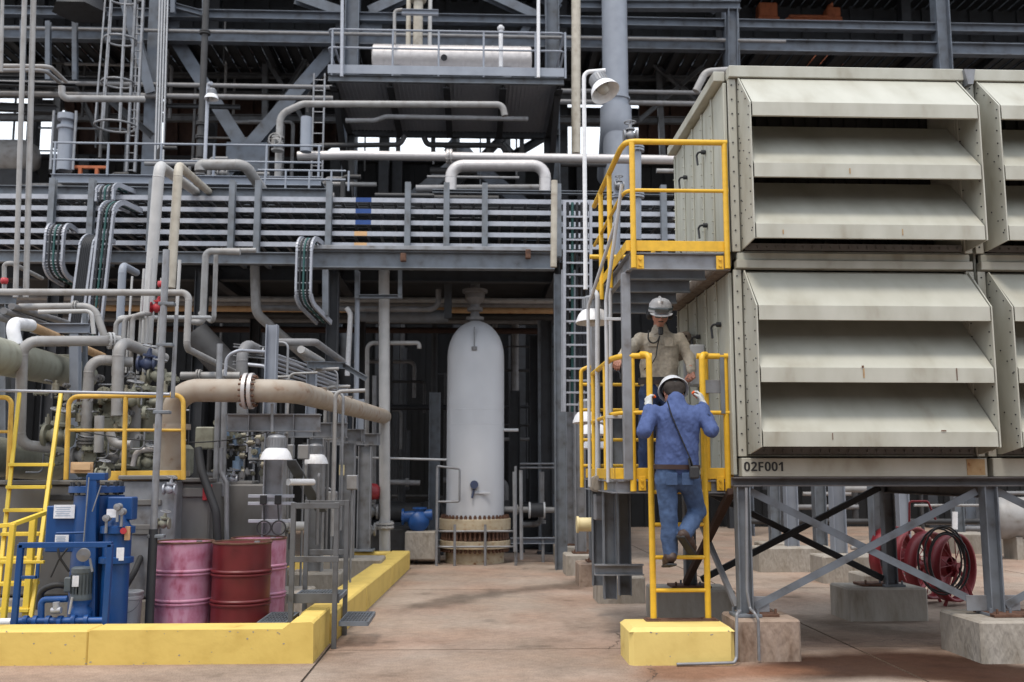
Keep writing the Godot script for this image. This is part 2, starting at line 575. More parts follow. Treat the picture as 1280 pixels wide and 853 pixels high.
func valve(label: String, at: Vector3, axis: Vector3, stem: Vector3, s: float, m: Material, wheel: Material, group := "") -> Node3D:
	var o := thing("valve", label, "valve", at, group)
	var st := S()
	lathe(st, Vector3.ZERO, axis, [[s * 0.45, -s], [s * 0.5, -s * 0.6], [s * 0.85, -s * 0.2], [s * 0.85, s * 0.2], [s * 0.5, s * 0.6], [s * 0.45, s]], 16, true)
	part("body", st, m, o)
	for k in [-1.0, 1.0]:
		var f := S()
		rod(f, axis * s * k * 0.85, axis * s * k * 1.12, s * 0.95, 16)
		part("flange", f, m, o)
	var b := S()
	lathe(b, Vector3.ZERO, stem, [[s * 0.5, s * 0.5], [s * 0.42, s * 0.9], [s * 0.75, s * 0.92], [s * 0.75, s * 1.15], [s * 0.35, s * 1.2], [s * 0.2, s * 1.9], [0.001, s * 1.95]], 14)
	part("bonnet", b, m, o)
	var h := S()
	var ring := PackedVector3Array()
	var f3 := frame_along(Vector3.ZERO, stem)
	for k in 17:
		var an := TAU * k / 16
		ring.append(stem * s * 2.2 + (f3.x * cos(an) + f3.y * sin(an)) * s * 0.9)
	tube(h, ring, s * 0.1, 6, false)
	for k in 4:
		rod(h, stem * s * 2.2, ring[k * 4], s * 0.07, 5)
	rod(h, stem * s * 1.9, stem * s * 2.35, s * 0.1, 6)
	part("handwheel", h, wheel, o)
	return o


func pier(label: String, a: Vector3, b: Vector3, m: Material, cap := true) -> Node3D:
	var o := thing("concrete_pier", label, "pier", Vector3((a.x + b.x) * 0.5, 0, (a.z + b.z) * 0.5), "concrete piers under the steelwork")
	var st := S()
	var sz := (b - a).abs()
	box(st, Vector3(0, sz.y * 0.5 - 0.02, 0), Vector3(sz.x, sz.y + 0.04, sz.z), 0.02)
	part("block", st, m, o)
	if cap:
		var g := S()
		box(g, Vector3(0, sz.y + 0.014, 0), Vector3(sz.x * 0.5, 0.028, sz.z * 0.5), 0.004)
		for sx in [-1.0, 1.0]:
			rod(g, Vector3(sx * sz.x * 0.2, sz.y, sz.z * 0.2), Vector3(sx * sz.x * 0.2, sz.y + 0.07, sz.z * 0.2), 0.012, 6)
		part("base_plate", g, M.rusty, o)
	return o


func lamp(label: String, at: Vector3, aim: Vector3, s: float, group := "yard lamps with white shades") -> Node3D:
	# at is the rim's centre; the shade opens along aim; s is the rim's radius
	var o := thing("yard_lamp", label, "lamp", at, group)
	var back := -aim.normalized()
	var st := S()
	lathe(st, Vector3.ZERO, back, [[s, 0.0], [s * 0.97, s * 0.12], [s * 0.84, s * 0.45], [s * 0.66, s * 0.68], [s * 0.5, s * 0.75]], 28, true)
	lathe(st, Vector3.ZERO, back, [[s, 0.0], [s * 0.95, s * 0.02], [s * 0.8, s * 0.4], [s * 0.5, s * 0.68]], 28, true)
	part("shade", st, M.white, o)
	var h := S()
	lathe(h, Vector3.ZERO, back, [[s * 0.02, s * 0.72], [s * 0.54, s * 0.74], [s * 0.58, s * 0.8], [s * 0.58, s * 1.38], [s * 0.52, s * 1.48], [s * 0.2, s * 1.56], [0.001, s * 1.57]], 24)
	var f := frame_along(Vector3.ZERO, back)
	for k in 20:
		var an := TAU * k / 20
		var d := f.x * cos(an) + f.y * sin(an)
		rod(h, d * s * 0.6 + back * s * 0.82, d * s * 0.6 + back * s * 1.34, s * 0.025, 5)
	part("housing", h, M.galv, o)
	var g := S()
	lathe(g, Vector3.ZERO, back, [[0.001, s * 0.02], [s * 0.3, s * 0.08], [s * 0.4, s * 0.3], [s * 0.42, s * 0.68]], 20, true)
	part("lens", g, M.lens, o)
	return o


func drum(label: String, at: Vector3, m: Material, group := "") -> Node3D:
	var o := thing("oil_drum", label, "drum", at, group)
	var r := 0.292
	var st := S()
	var prof := [[r - 0.02, 0.0], [r + 0.004, 0.004], [r + 0.004, 0.02], [r - 0.002, 0.026]]
	for y in [0.29, 0.58]:
		prof.append_array([[r - 0.002, y - 0.035], [r + 0.011, y - 0.022], [r + 0.011, y - 0.012], [r - 0.003, y], [r + 0.011, y + 0.012], [r + 0.011, y + 0.022], [r - 0.002, y + 0.035]])
	prof.append_array([[r - 0.002, 0.862], [r + 0.002, 0.868]])
	lathe(st, Vector3.ZERO, Vector3.UP, prof, 40)
	part("shell", st, m, o)
	var rim := S()
	lathe(rim, Vector3.ZERO, Vector3.UP, [[r + 0.002, 0.868], [r + 0.007, 0.872], [r + 0.007, 0.884], [r, 0.888], [r - 0.008, 0.886], [r - 0.01, 0.872]], 40)
	part("rim", rim, M.rusty, o)
	var lid := S()
	lathe(lid, Vector3.ZERO, Vector3.UP, [[r - 0.01, 0.872], [0.001, 0.874]], 40)
	part("lid", lid, m, o)
	var bung := S()
	rod(bung, Vector3(0.16, 0.87, 0.05), Vector3(0.16, 0.89, 0.05), 0.03, 12)
	part("bung", bung, M.galv, o)
	return o


func rail_run(o: Node3D, pts: Array, ys: Array, m: Material, r := 0.022, called := "rail") -> void:   # rails above a floor line
	for y in ys:
		var p := []
		for v in pts:
			p.append(v + Vector3(0, y, 0))
		var st := S()
		tube(st, rounded(p, 0.08), r, 10)
		part(called, st, m, o)


func post(o: Node3D, p: Vector3, h: float, m: Material, r := 0.022, square := false) -> void:
	var st := S()
	if square:
		box(st, p + Vector3(0, h * 0.5, 0), Vector3(r * 2, h, r * 2), 0.004)
	else:
		rod(st, p, p + Vector3(0, h, 0), r, 10)
	part("post", st, m, o)


func member(o: Node3D, called: String, a: Vector3, b: Vector3, w: float, h: float, m: Material, kind := "I", turn := false) -> void:
	var st := S()
	if kind == "I":
		ibeam(st, a, b, w, h, turn)
	elif kind == "C":
		channel(st, a, b, w, h)
	else:
		bar(st, a, b, w, h, 0.006)
	part(called, st, m, o)


# ================================================================ the scene
func _ready() -> void:
	var cam := Camera3D.new()
	cam.name = "camera"
	cam.fov = 37.848
	cam.far = 400.0
	cam.position = Vector3(0, 1.65, 0)
	cam.rotation_degrees = Vector3(7.4875, -2.282, 0)
	var lens := CameraAttributesPhysical.new()   # a 35 mm lens focused on the people
	lens.frustum_focal_length = 35.0
	lens.frustum_focus_distance = 9.6
	lens.frustum_far = 400.0
	lens.exposure_aperture = 2.0
	cam.attributes = lens
	add_child(cam)
	cam.current = true
	var env := Environment.new()
	env.background_mode = Environment.BG_SKY
	var sky_mat := ProceduralSkyMaterial.new()   # a bright, even overcast
	sky_mat.sky_top_color = Color(0.93, 0.96, 1.0)
	sky_mat.sky_horizon_color = Color(0.74, 0.765, 0.80)
	sky_mat.sky_curve = 0.12
	sky_mat.ground_bottom_color = Color(0.36, 0.33, 0.3)
	sky_mat.ground_horizon_color = Color(0.6, 0.58, 0.56)
	sky_mat.sky_energy_multiplier = 1.05
	var sky := Sky.new()
	sky.sky_material = sky_mat
	env.sky = sky
	env.tonemap_mode = Environment.TONE_MAPPER_LINEAR
	env.tonemap_exposure = 1.65
	env.sdfgi_enabled = true
	env.ssao_enabled = true
	env.ssil_enabled = true
	var we := WorldEnvironment.new()
	we.name = "sky"
	we.environment = env
	add_child(we)
	var sun := DirectionalLight3D.new()
	sun.name = "sun"
	sun.light_color = Color(1.0, 0.965, 0.92)
	sun.light_energy = 0.5
	sun.light_angular_distance = 16.0
	sun.shadow_enabled = true
	sun.rotation_degrees = Vector3(-66, -24, 0)
	add_child(sun)

	make_materials()
	ground()
	back_structure()
	tray_rack()
	filter_house()
	platforms()
	vessel_area()
	left_plant()
	left_front()
	right_small()
	upper_equipment()
	overhead_clutter()
	people()


# ---------------------------------------------------------------- ground
func ground() -> void:
	var gm := ground_material()
	var st := S()
	quad(st, Vector3(-150, -0.02, 30), Vector3(150, -0.02, 30), Vector3(150, -0.02, -250), Vector3(-150, -0.02, -250), Vector3.UP)
	struct("ground", st, M.far_ground)
	# the yard is poured in bays with open joints between them
	var xs := [-14.0, -1.34, 3.62, 9.0, 16.0]
	var zs := [4.0, -5.2, -9.62, -14.4, -19.8, -27.0, -40.0]
	var yard := Node3D.new()
	yard.name = "pavement"
	add_child(yard)
	yard.set_meta("kind", "structure")
	for i in 4:
		for j in 6:
			part("concrete_slab", slab(xs[i] + 0.011, xs[i + 1] - 0.011, zs[j] - 0.011, zs[j + 1] + 0.011), gm, yard)
	var f := S()
	quad(f, Vector3(-14, -0.012, 4), Vector3(16, -0.012, 4), Vector3(16, -0.012, -40), Vector3(-14, -0.012, -40), Vector3.UP)
	part("joint_filler", f, M.joint, yard)
	# fine cracks across the slabs
	for c in [[Vector3(1.282, 0.000, -9.579), Vector3(1.474, 0.000, -10.109), Vector3(1.522, 0.000, -10.605)], [Vector3(3.295, 0.000, -10.037), Vector3(3.627, 0.000, -9.747), Vector3(4.205, 0.000, -10.000), Vector3(4.551, 0.000, -9.710)], [Vector3(1.400, 0.000, -8.107), Vector3(1.520, 0.000, -8.416), Vector3(1.509, 0.000, -8.652)]]:
		crack(c)


func seg_dist(p: Vector2, line: Array) -> float:
	var d := 1e9
	for i in line.size() - 1:
		var a := Vector2(line[i].x, line[i].z)
		var b := Vector2(line[i + 1].x, line[i + 1].z)
		d = min(d, Geometry2D.get_closest_point_to_segment(p, a, b).distance_to(p))
	return d


var stain_noise: FastNoiseLite
var scuff := [Vector3(-0.589, 0.000, -12.754), Vector3(-0.097, 0.000, -13.447), Vector3(0.563, 0.000, -14.126), Vector3(1.279, 0.000, -14.678), Vector3(1.854, 0.000, -15.397)]
var wet_line := [Vector3(3.075, 0.000, -8.659), Vector3(3.666, 0.000, -8.742), Vector3(4.149, 0.000, -8.581), Vector3(4.550, 0.000, -8.073)]
var seep := [Vector3(1.592, -0.000, -8.446), Vector3(2.204, 0.000, -8.488), Vector3(2.758, -0.000, -8.533)]
var drip := [Vector3(3.755, 0.000, -11.549), Vector3(4.037, 0.000, -10.828), Vector3(4.551, 0.000, -10.229)]


func stain(x: float, z: float) -> Color:   # what years of water, tyres and rust left on the slabs
	if stain_noise == null:
		stain_noise = FastNoiseLite.new()
		stain_noise.seed = 77
		stain_noise.frequency = 0.55
		stain_noise.fractal_octaves = 5
	var n := stain_noise.get_noise_2d(x, z)
	var fine := stain_noise.get_noise_2d(x * 4.0 + 50.0, z * 1.6)
	var p := Vector2(x, z)
	var c := Color(1, 1, 1)
	c = c.lerp(Color(0.94, 0.87, 0.82), clampf(0.3 + n * 1.0, 0.0, 0.75))
	c = c.lerp(Color(0.82, 0.67, 0.58), clampf((z + 10.5) * 0.28, 0.0, 1.0) * clampf(0.6 + n * 1.2, 0.0, 1.0) * 0.75)
	c = c.lerp(Color(0.62, 0.57, 0.54), clampf(fine * 1.1 - 0.22, 0.0, 0.35))
	c = c.lerp(Color(0.34, 0.335, 0.335), clampf(1.0 - seg_dist(p, scuff) / 0.42 + n * 0.8 + fine * 0.5, 0.0, 0.75))
	c = c.lerp(Color(0.12, 0.07, 0.055), clampf((0.8 - seg_dist(p, wet_line)) * 3.2 + n * 0.9, 0.0, 0.95))
	c = c.lerp(Color(0.62, 0.40, 0.30), clampf((0.4 - seg_dist(p, seep)) * 3.0 + n * 0.8, 0.0, 0.8))
	c = c.lerp(Color(0.5, 0.46, 0.43), clampf(1.0 - seg_dist(p, drip) / 0.35 + n, 0.0, 0.6))
	return c


func slab(x0: float, x1: float, z0: float, z1: float) -> SurfaceTool:
	var st := S()
	st.set_color(Color.WHITE)
	var near := z0 < 0.0 and z0 > -19.0 and x0 > -2.0 and x1 < 12.0
	var n := 56 if near else 6
	for i in n:
		for j in n:
			var a := Vector3(lerpf(x0, x1, float(i) / n), 0, lerpf(z0, z1, float(j) / n))
			var b := Vector3(lerpf(x0, x1, float(i + 1) / n), 0, lerpf(z0, z1, float(j + 1) / n))
			var q := [a, Vector3(b.x, 0, a.z), b, Vector3(a.x, 0, b.z)]
			for k in [0, 2, 1, 0, 3, 2]:
				st.set_color(stain(q[k].x, q[k].z))
				st.set_normal(Vector3.UP)
				st.add_vertex(q[k])
	st.set_color(Color(0.6, 0.55, 0.5))
	quad(st, Vector3(x0, 0, z0), Vector3(x1, 0, z0), Vector3(x1, -0.08, z0), Vector3(x0, -0.08, z0), Vector3.BACK)
	quad(st, Vector3(x0, 0, z1), Vector3(x1, 0, z1), Vector3(x1, -0.08, z1), Vector3(x0, -0.08, z1), Vector3.FORWARD)
	quad(st, Vector3(x0, 0, z0), Vector3(x0, 0, z1), Vector3(x0, -0.08, z1), Vector3(x0, -0.08, z0), Vector3.LEFT)
	quad(st, Vector3(x1, 0, z0), Vector3(x1, 0, z1), Vector3(x1, -0.08, z1), Vector3(x1, -0.08, z0), Vector3.RIGHT)
	return st


func crack(pts: Array) -> void:
	var rng := RandomNumberGenerator.new()
	rng.seed = int(absf(pts[0].x) * 100.0)
	var st := S()
	var prev := Vector3.ZERO
	var pw := 0.0
	for i in pts.size() - 1:
		for k in 12:
			var p: Vector3 = (pts[i] as Vector3).lerp(pts[i + 1], k / 12.0) + Vector3(rng.randf_range(-0.03, 0.03), 0.003, rng.randf_range(-0.05, 0.05))
			var w := rng.randf_range(0.001, 0.004)
			if i + k > 0:
				var s := (p - prev).cross(Vector3.UP).normalized()
				quad(st, prev - s * pw, prev + s * pw, p + s * w, p - s * w, Vector3.UP)
			prev = p
			pw = w
	struct("ground_crack", st, M.joint)




# ---------------------------------------------------------------- the big steel structure behind
func back_structure() -> void:
	var o := thing("steel_structure", "tall grey steel frame with diagonal braces towering behind the cable trays", "steel frame")
	var yb: float = 13.351
	var ya: float = 13.975
	var cx := [-13.883, -8.585, -3.327, 2.136, 7.110, 13.070, 18.629]
	for i in 7:
		member(o, "column", Vector3(cx[i], 0, -26), Vector3(cx[i], 21, -26), 0.38, 0.38, M.far_steel, "I", i != 1)
		if i > 0:
			for k in [[yb, 0.34, 0.25], [ya, 0.24, 0.24]]:
				member(o, "beam", Vector3(cx[i - 1] + 0.19, k[0], -26), Vector3(cx[i] - 0.19, k[0], -26), k[2], k[1], M.far_steel)
	member(o, "beam", Vector3(-13.923, 12.045, -26.000), Vector3(-8.826, 12.060, -26.000), 0.2, 0.16, M.dark_steel)
	member(o, "beam", Vector3(2.573, 13.852, -24.800), Vector3(7.052, 13.917, -24.800), 0.24, 0.22, M.far_steel)
	member(o, "column", Vector3(6.727, 10.126, -24.800), Vector3(6.834, 13.823, -24.800), 0.3, 0.25, M.far_steel, "I", true)
	# diagonals
	for d in [[Vector3(-8.662, 14.161, -26.400), Vector3(-6.077, 10.112, -26.400), 0.36], [Vector3(-3.733, 13.392, -26.400), Vector3(-6.988, 9.230, -26.400), 0.36], [Vector3(2.401, 14.609, -26.400), Vector3(0.962, 15.483, -26.400), 0.26], [Vector3(-5.001, 14.746, -26.400), Vector3(-3.665, 14.280, -26.400), 0.28], [Vector3(-2.913, 14.318, -26.400), Vector3(-1.856, 14.856, -26.400), 0.28], [Vector3(0.289, 14.947, -26.400), Vector3(1.769, 14.266, -26.400), 0.26], [Vector3(-3.103, 13.822, -26.200), Vector3(-2.477, 13.163, -26.200), 0.22], [Vector3(-9.373, 14.282, -25.600), Vector3(-8.507, 11.550, -25.600), 0.26], [Vector3(1.667, 14.169, -26.200), Vector3(1.044, 13.178, -26.200), 0.2], [Vector3(-0.046, 10.481, -26.800), Vector3(-2.019, 8.814, -26.800), 0.36], [Vector3(-0.774, 11.445, -29.000), Vector3(1.635, 9.443, -29.000), 0.4], [Vector3(6.531, 14.012, -25.200), Vector3(6.059, 14.276, -25.200), 0.16]]:
		member(o, "brace", d[0], d[1], d[2], 0.3, M.far_steel, "I", true)
	for g in [[Vector3(-6.117, 10.069, -26.200), 1.1, 0.8], [Vector3(-8.465, 14.022, -26.200), 0.8, 0.7], [Vector3(-3.365, 13.771, -26.200), 0.9, 0.6], [Vector3(1.755, 13.749, -26.200), 0.7, 0.7], [Vector3(-2.784, 13.712, -26.100), 0.5, 0.4]]:
		var st := S()
		box(st, g[0], Vector3(g[1], g[2], 0.03), 0.004)
		part("gusset", st, M.far_steel, o)
	# rows further in, dark
	for z in [-29.5]:
		for i in 7:
			member(o, "column", Vector3(cx[i] + 0.6, 0, z), Vector3(cx[i] + 0.6, 21, z), 0.3, 0.3, M.dark_steel, "B")
		member(o, "beam", Vector3(cx[0], yb + 0.05, z), Vector3(cx[6], yb + 0.05, z), 0.25, 0.5, M.dark_steel)
	for k in [[13.235, 0.28], [12.885, 0.2]]:
		member(o, "beam", Vector3(cx[0], k[0], -31), Vector3(cx[6], k[0], -31), 0.2, k[1], M.dark_steel)
	# corrugated decks over it, ribs running back
	for dk in [[yb + 0.2, -26.15, -29.9], [ya + 2.6, -26.0, -32.0], [21.2, -25.5, -32.0]]:
		var st := S()
		var n := 140
		for k in n:
			var x := lerpf(-22.0, 26.0, float(k) / n)
			var w := 48.0 / n
			span(st, Vector3(x, dk[0], dk[2]), Vector3(x + w * 0.55, dk[0] + 0.04, dk[1]))
			span(st, Vector3(x + w * 0.55, dk[0] + 0.08, dk[2]), Vector3(x + w, dk[0] + 0.12, dk[1]))
		part("corrugated_deck", st, M.black_deck, o, true)
	for k in 14:
		var x := -15.0 + k * 2.3
		member(o, "joist", Vector3(x, yb + 0.08, -29.8), Vector3(x, yb + 0.08, -26.2), 0.15, 0.22, M.dark_steel, "I")
	# toe pipe runs fixed along the frame
	for k in [[112, 0.06, 0], [127, 0.07, 1], [39, 0.045, 2]]:
		pipe(["upper of two long grey pipes crossing the steel frame", "lower of two long grey pipes crossing the steel frame", "thin pipe between the frame's two main beams"][k[2]], [Vector3(-13.688, 11.819 + (112 - k[0]) * 0.0206, -25.6), Vector3(8.514, 11.819 + (112 - k[0]) * 0.0206, -25.6)], k[1], M.pipe_grey)
	# boiler house walls behind
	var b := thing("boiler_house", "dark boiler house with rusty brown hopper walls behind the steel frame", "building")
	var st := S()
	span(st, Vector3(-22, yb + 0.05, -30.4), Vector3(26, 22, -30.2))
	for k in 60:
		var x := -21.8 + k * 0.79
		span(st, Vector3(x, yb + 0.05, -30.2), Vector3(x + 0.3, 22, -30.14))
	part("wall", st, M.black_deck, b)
	# sloping brown hopper sheets
	for h in [[Vector3(-12.862, 15.231, -30.000), Vector3(-11.035, 15.003, -30.000), Vector3(-9.785, 11.159, -31.000), Vector3(-12.835, 11.252, -31.000)], [Vector3(-9.670, 14.765, -30.000), Vector3(-6.578, 14.767, -30.000), Vector3(-6.666, 11.119, -31.000), Vector3(-9.807, 11.080, -31.000)], [Vector3(5.269, 14.815, -30.000), Vector3(8.095, 14.864, -30.000), Vector3(8.145, 11.301, -31.000), Vector3(5.330, 11.533, -31.000)], [Vector3(-6.884, 15.644, -32.000), Vector3(-4.361, 15.688, -32.000), Vector3(-4.294, 12.632, -32.000), Vector3(-6.729, 10.750, -32.000)], [Vector3(8.502, 15.914, -32.000), Vector3(22.354, 16.158, -32.000), Vector3(21.893, 10.519, -32.000), Vector3(8.346, 10.374, -32.000)]]:
		var s := S()
		var n: Vector3 = ((h[1] - h[0]) as Vector3).cross(h[3] - h[0]).normalized()
		if n.z < 0.0:
			n = -n
		quad(s, h[0], h[1], h[2], h[3], n)
		quad(s, h[0] - n * 0.12, h[1] - n * 0.12, h[2] - n * 0.12, h[3] - n * 0.12, -n)
		for e in 4:
			var e2 := (e + 1) % 4
			quad(s, h[e], h[e2], h[e2] - n * 0.12, h[e] - n * 0.12, ((h[e] + h[e2]) * 0.5 - (h[0] + h[2]) * 0.5).normalized())
		part("hopper_wall", s, M.brown, b)
		for k in 4:
			var r := S()
			var t := (k + 0.5) / 4.0
			bar(r, (h[0] as Vector3).lerp(h[1], t) + n * 0.06, (h[3] as Vector3).lerp(h[2], t) + n * 0.06, 0.1, 0.12)
			part("stiffener", r, M.brown, b)
	# backdrop wall under everything, interior shade put into its near-black colour
	var t := thing("shade_backdrop", "hall backdrop with shade put into its black colour, behind vessel and pipe rack", "building")
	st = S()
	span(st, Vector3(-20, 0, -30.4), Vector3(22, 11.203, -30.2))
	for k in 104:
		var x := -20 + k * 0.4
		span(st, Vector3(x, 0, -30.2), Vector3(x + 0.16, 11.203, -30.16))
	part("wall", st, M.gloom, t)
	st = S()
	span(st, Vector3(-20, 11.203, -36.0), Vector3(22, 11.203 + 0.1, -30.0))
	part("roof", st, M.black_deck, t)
	for k in 9:
		st = S()
		var x := -12.0 + k * 1.9
		span(st, Vector3(x, 0, -30.1), Vector3(x + 0.3, 11.203, -29.8))
		part("pilaster", st, M.dark_steel, t)
	# far shapes against the sky at the left
	var tk := thing("storage_tank", "pale horizontal tank far behind the left pipes", "tank", Vector3(-12.593, 10.546, -28.000))
	st = S()
	lathe(st, Vector3(-2.4, 0, 0), Vector3.RIGHT, [[0.001, 0.0], [0.35, 0.12], [0.5, 0.4], [0.5, 2.2], [0.35, 2.5], [0.001, 2.62]], 24, true)
	part("shell", st, M.pipe, tk)
	st = S()
	box(st, Vector3(-1, -0.75, 0), Vector3(2.2, 0.6, 0.6))
	part("cradle", st, M.dark_steel, tk)
	# orange machinery upper right
	for k in [[Vector3(9.382, 16.289, -30.000), Vector3(0.6, 0.5, 0.5), "orange machine box on the upper deck at the right"], [Vector3(11.519, 16.275, -30.000), Vector3(0.45, 0.35, 0.4), "orange bollard foot on the upper deck at the right"], [Vector3(10.821, 14.294, -29.000), Vector3(0.9, 0.3, 0.4), "orange casing below the main beam at the right"], [Vector3(10.859, 16.100, -30.000), Vector3(1.6, 0.14, 0.4), "low orange pipe casing on the upper deck"]]:
		var g := thing("orange_casing", k[2], "machine", k[0])
		st = S()
		box(st, Vector3.ZERO, k[1], 0.04)
		part("body", st, M.orange, g)
		st = S()
		box(st, Vector3(0, -k[1].y * 0.5 - 0.04, 0), Vector3(k[1].x * 1.15, 0.08, k[1].z * 1.1), 0.01)
		if k[1].x < 0.5:
			box(st, Vector3(-0.05, 0.5, 0), Vector3(0.16, 0.7, 0.16), 0.01)
		part("foot", st, M.orange, g)


# ---------------------------------------------------------------- cable tray rack
func tray_rack() -> void:
	var o := thing("tray_rack", "long grey steel rack with posts carrying five stacked cable trays", "rack")
	var x0: float = -9.298
	var x1: float = 3.579
	var yb: float = 5.254
	for px in [64.5, 113, 187, 287, 319, 408, 507, 556, 604.5, 698, 833]:
		var x: float = (px - 590.0) / 1244.0 * 17.0 * 1.006
		member(o, "post", Vector3(x, yb + 0.1, -16.92), Vector3(x, yb + 1.40, -16.92), 0.1, 0.12, M.steel, "C", true)
		member(o, "arm", Vector3(x, yb + 0.13, -18.1), Vector3(x, yb + 0.13, -16.9), 0.08, 0.1, M.steel, "C")
		member(o, "post", Vector3(x, yb + 0.1, -18.05), Vector3(x, yb + 1.40, -18.05), 0.1, 0.12, M.steel, "C", true)
	member(o, "beam", Vector3(x0, yb + 0.02, -16.9), Vector3(-3.029, yb + 0.02, -16.9), 0.16, 0.2, M.steel)
	member(o, "beam", Vector3(-2.988, yb, -16.85), Vector3(1.404, yb, -16.85), 0.2, 0.3, M.steel)
	member(o, "edge_angle", Vector3(-2.988, yb + 0.19, -16.75), Vector3(1.404, yb + 0.19, -16.75), 0.12, 0.07, M.galv, "B")
	member(o, "beam", Vector3(x0, yb, -18.1), Vector3(x1, yb, -18.1), 0.2, 0.28, M.dark_steel)
	member(o, "beam", Vector3(x0, yb, -21.5), Vector3(x1, yb, -21.5), 0.2, 0.28, M.dark_steel)
	member(o, "top_channel", Vector3(x0, 6.549, -17.3), Vector3(-2.595, 6.549, -17.3), 0.1, 0.16, M.steel, "C")
	member(o, "top_channel", Vector3(-0.727, 6.584, -17.2), Vector3(x1, 6.584, -17.2), 0.1, 0.06, M.steel, "C")
	for px in [70, 250, 414, 700]:
		var x: float = (px - 590.0) / 1244.0 * 17.2
		for z in [-17.2, -21.5]:
			member(o, "column", Vector3(x, 0, z), Vector3(x, yb - 0.15, z), 0.2, 0.2, M.steel if px == 700 else M.dark_steel, "I", true)
		member(o, "beam", Vector3(x, yb - 0.05, -21.5), Vector3(x, yb - 0.05, -17.2), 0.18, 0.25, M.dark_steel)
	member(o, "hanger", Vector3(-2.515, 5.062, -16.800), Vector3(-2.496, 4.275, -16.800), 0.1, 0.12, M.steel, "C")
	for px in [446, 500]:
		member(o, "hanger", Vector3(-2.056, 5.188, -17.400) if px == 446 else Vector3(-1.294, 5.195, -17.400), Vector3(-2.046, 4.686, -17.400) if px == 446 else Vector3(-1.287, 4.691, -17.400), 0.07, 0.07, M.steel, "C")
	member(o, "hanger", Vector3(-2.061, 4.714, -17.400), Vector3(-1.245, 4.720, -17.400), 0.07, 0.07, M.steel, "C")
	member(o, "hanger", Vector3(-0.470, 5.375, -18.400), Vector3(-0.463, 4.493, -18.400), 0.14, 0.14, M.dark_steel, "C")
	var br := S()
	box(br, Vector3(-1.191, 5.275, -16.700), Vector3(0.1, 0.14, 0.1), 0.01)
	part("clamp", br, M.rusty, o)
	br = S()
	box(br, Vector3(0.940, 5.349, -16.700), Vector3(0.09, 0.16, 0.1), 0.01)
	part("clamp", br, M.rusty, o)
	# dark plating added on top of the rack to shade the space below
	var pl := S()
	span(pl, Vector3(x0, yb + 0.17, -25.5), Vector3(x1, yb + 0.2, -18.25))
	part("added_shade_plate", pl, M.black_deck, o)
	# trays
	var nth := ["topmost", "second highest", "middle", "fourth", "lowest"]
	var ys := [247.2, 261.3, 275.4, 289.5, 303.6]
	for k in 5:
		var y: float = 6.376 - k * (6.376 - 6.175) - 0.04
		var t := thing("cable_tray", nth[k] + " of the five bright cable trays on the rack", "cable tray", Vector3(0, y, -17), "stacked cable trays")
		for z in [0.0, -0.92]:
			var st := S()
			channel(st, Vector3(x0, 0.02, z), Vector3(x1, 0.02, z), -0.035 if z == 0.0 else 0.035, 0.08)
			part("side_rail", st, M.galv_light, t)
		var rg := S()
		var n := int((x1 - x0) / 0.23)
		for i in n:
			box(rg, Vector3(x0 + 0.1 + i * 0.23, -0.005, -0.46), Vector3(0.045, 0.025, 0.9))
		part("rungs", rg, M.galv, t, true)
		var cb := S()
		for i in 6:
			var z := -0.12 - i * 0.13
			box(cb, Vector3((x0 + x1) * 0.5, 0.03 + (i % 3) * 0.008, z), Vector3(x1 - x0, 0.03, 0.05))
		part("cables", cb, M.cable, t, true)
		var mk := S()
		var mx: float = -1.916 if k < 3 else -1.954
		box(mk, Vector3(mx, 0.02, 0.0195), Vector3(0.27 if k < 3 else 0.22, 0.079, 0.004), 0.0)
		var mp := part("marker_band", mk, M.mark_blue if k < 3 else M.mark_tan, t)
		mp.set_meta("label", "blue marker band" if k < 3 else "tan marker band")
	# cable bends that drop out of the rack
	bend_tray("left cable bend dropping out of the trays, curling under the rack", Vector3(-7.104, 5.763, -16.600), Vector3(-6.814, 5.766, -16.600), [Vector3(0, 0, -0.4), Vector3(0, 0.02, 0.12), Vector3(0, -0.85, 0.12), Vector3(0.12, -0.95, -0.4)], false)
	bend_tray("dark filled cable bend left of the tall bend", Vector3(-6.396, 5.519, -16.300), Vector3(-6.188, 5.521, -16.300), [Vector3(0.1, 0, -0.5), Vector3(0, 0.02, 0.12), Vector3(-0.12, -1.6, 0.12)], true)
	bend_tray("tall cable bend falling in front of the trays", Vector3(-6.114, 6.091, -16.300), Vector3(-5.892, 6.093, -16.300), [Vector3(0.2, 0, -0.6), Vector3(0.0, 0.02, 0.12), Vector3(-0.13, -2.4, 0.12)], false)
	bend_tray("right cable bend with a green cable hanging below the beam", Vector3(-2.920, 5.535, -16.400), Vector3(-2.681, 5.538, -16.400), [Vector3(0.1, 0, -0.5), Vector3(0, 0.02, 0.1), Vector3(0, -1.1, 0.1), Vector3(0.25, -1.35, -0.6)], false)
	bend_tray("small cable bend standing over the top channel", Vector3(-6.435, 6.522, -16.900), Vector3(-6.152, 6.554, -16.900), [Vector3(0.2, 0, -0.5), Vector3(0, 0.0, 0.1), Vector3(0, -0.3, 0.1)], false)
	# pipes in the shadow under the rack
	var rows := [[344, 19.2, 0.05, "pipe_grey"], [350, 20.0, 0.06, "pipe_dark"], [357, 20.8, 0.05, "brown"], [379, 18.8, 0.055, "pipe"], [384, 19.6, 0.06, "pipe_grey"], [391, 20.4, 0.07, "tan"], [399, 21.2, 0.08, "pipe_dark"], [405, 22.0, 0.06, "pipe_grey"], [366, 22.6, 0.09, "pipe_dark"], [417, 23.0, 0.07, "brown"]]
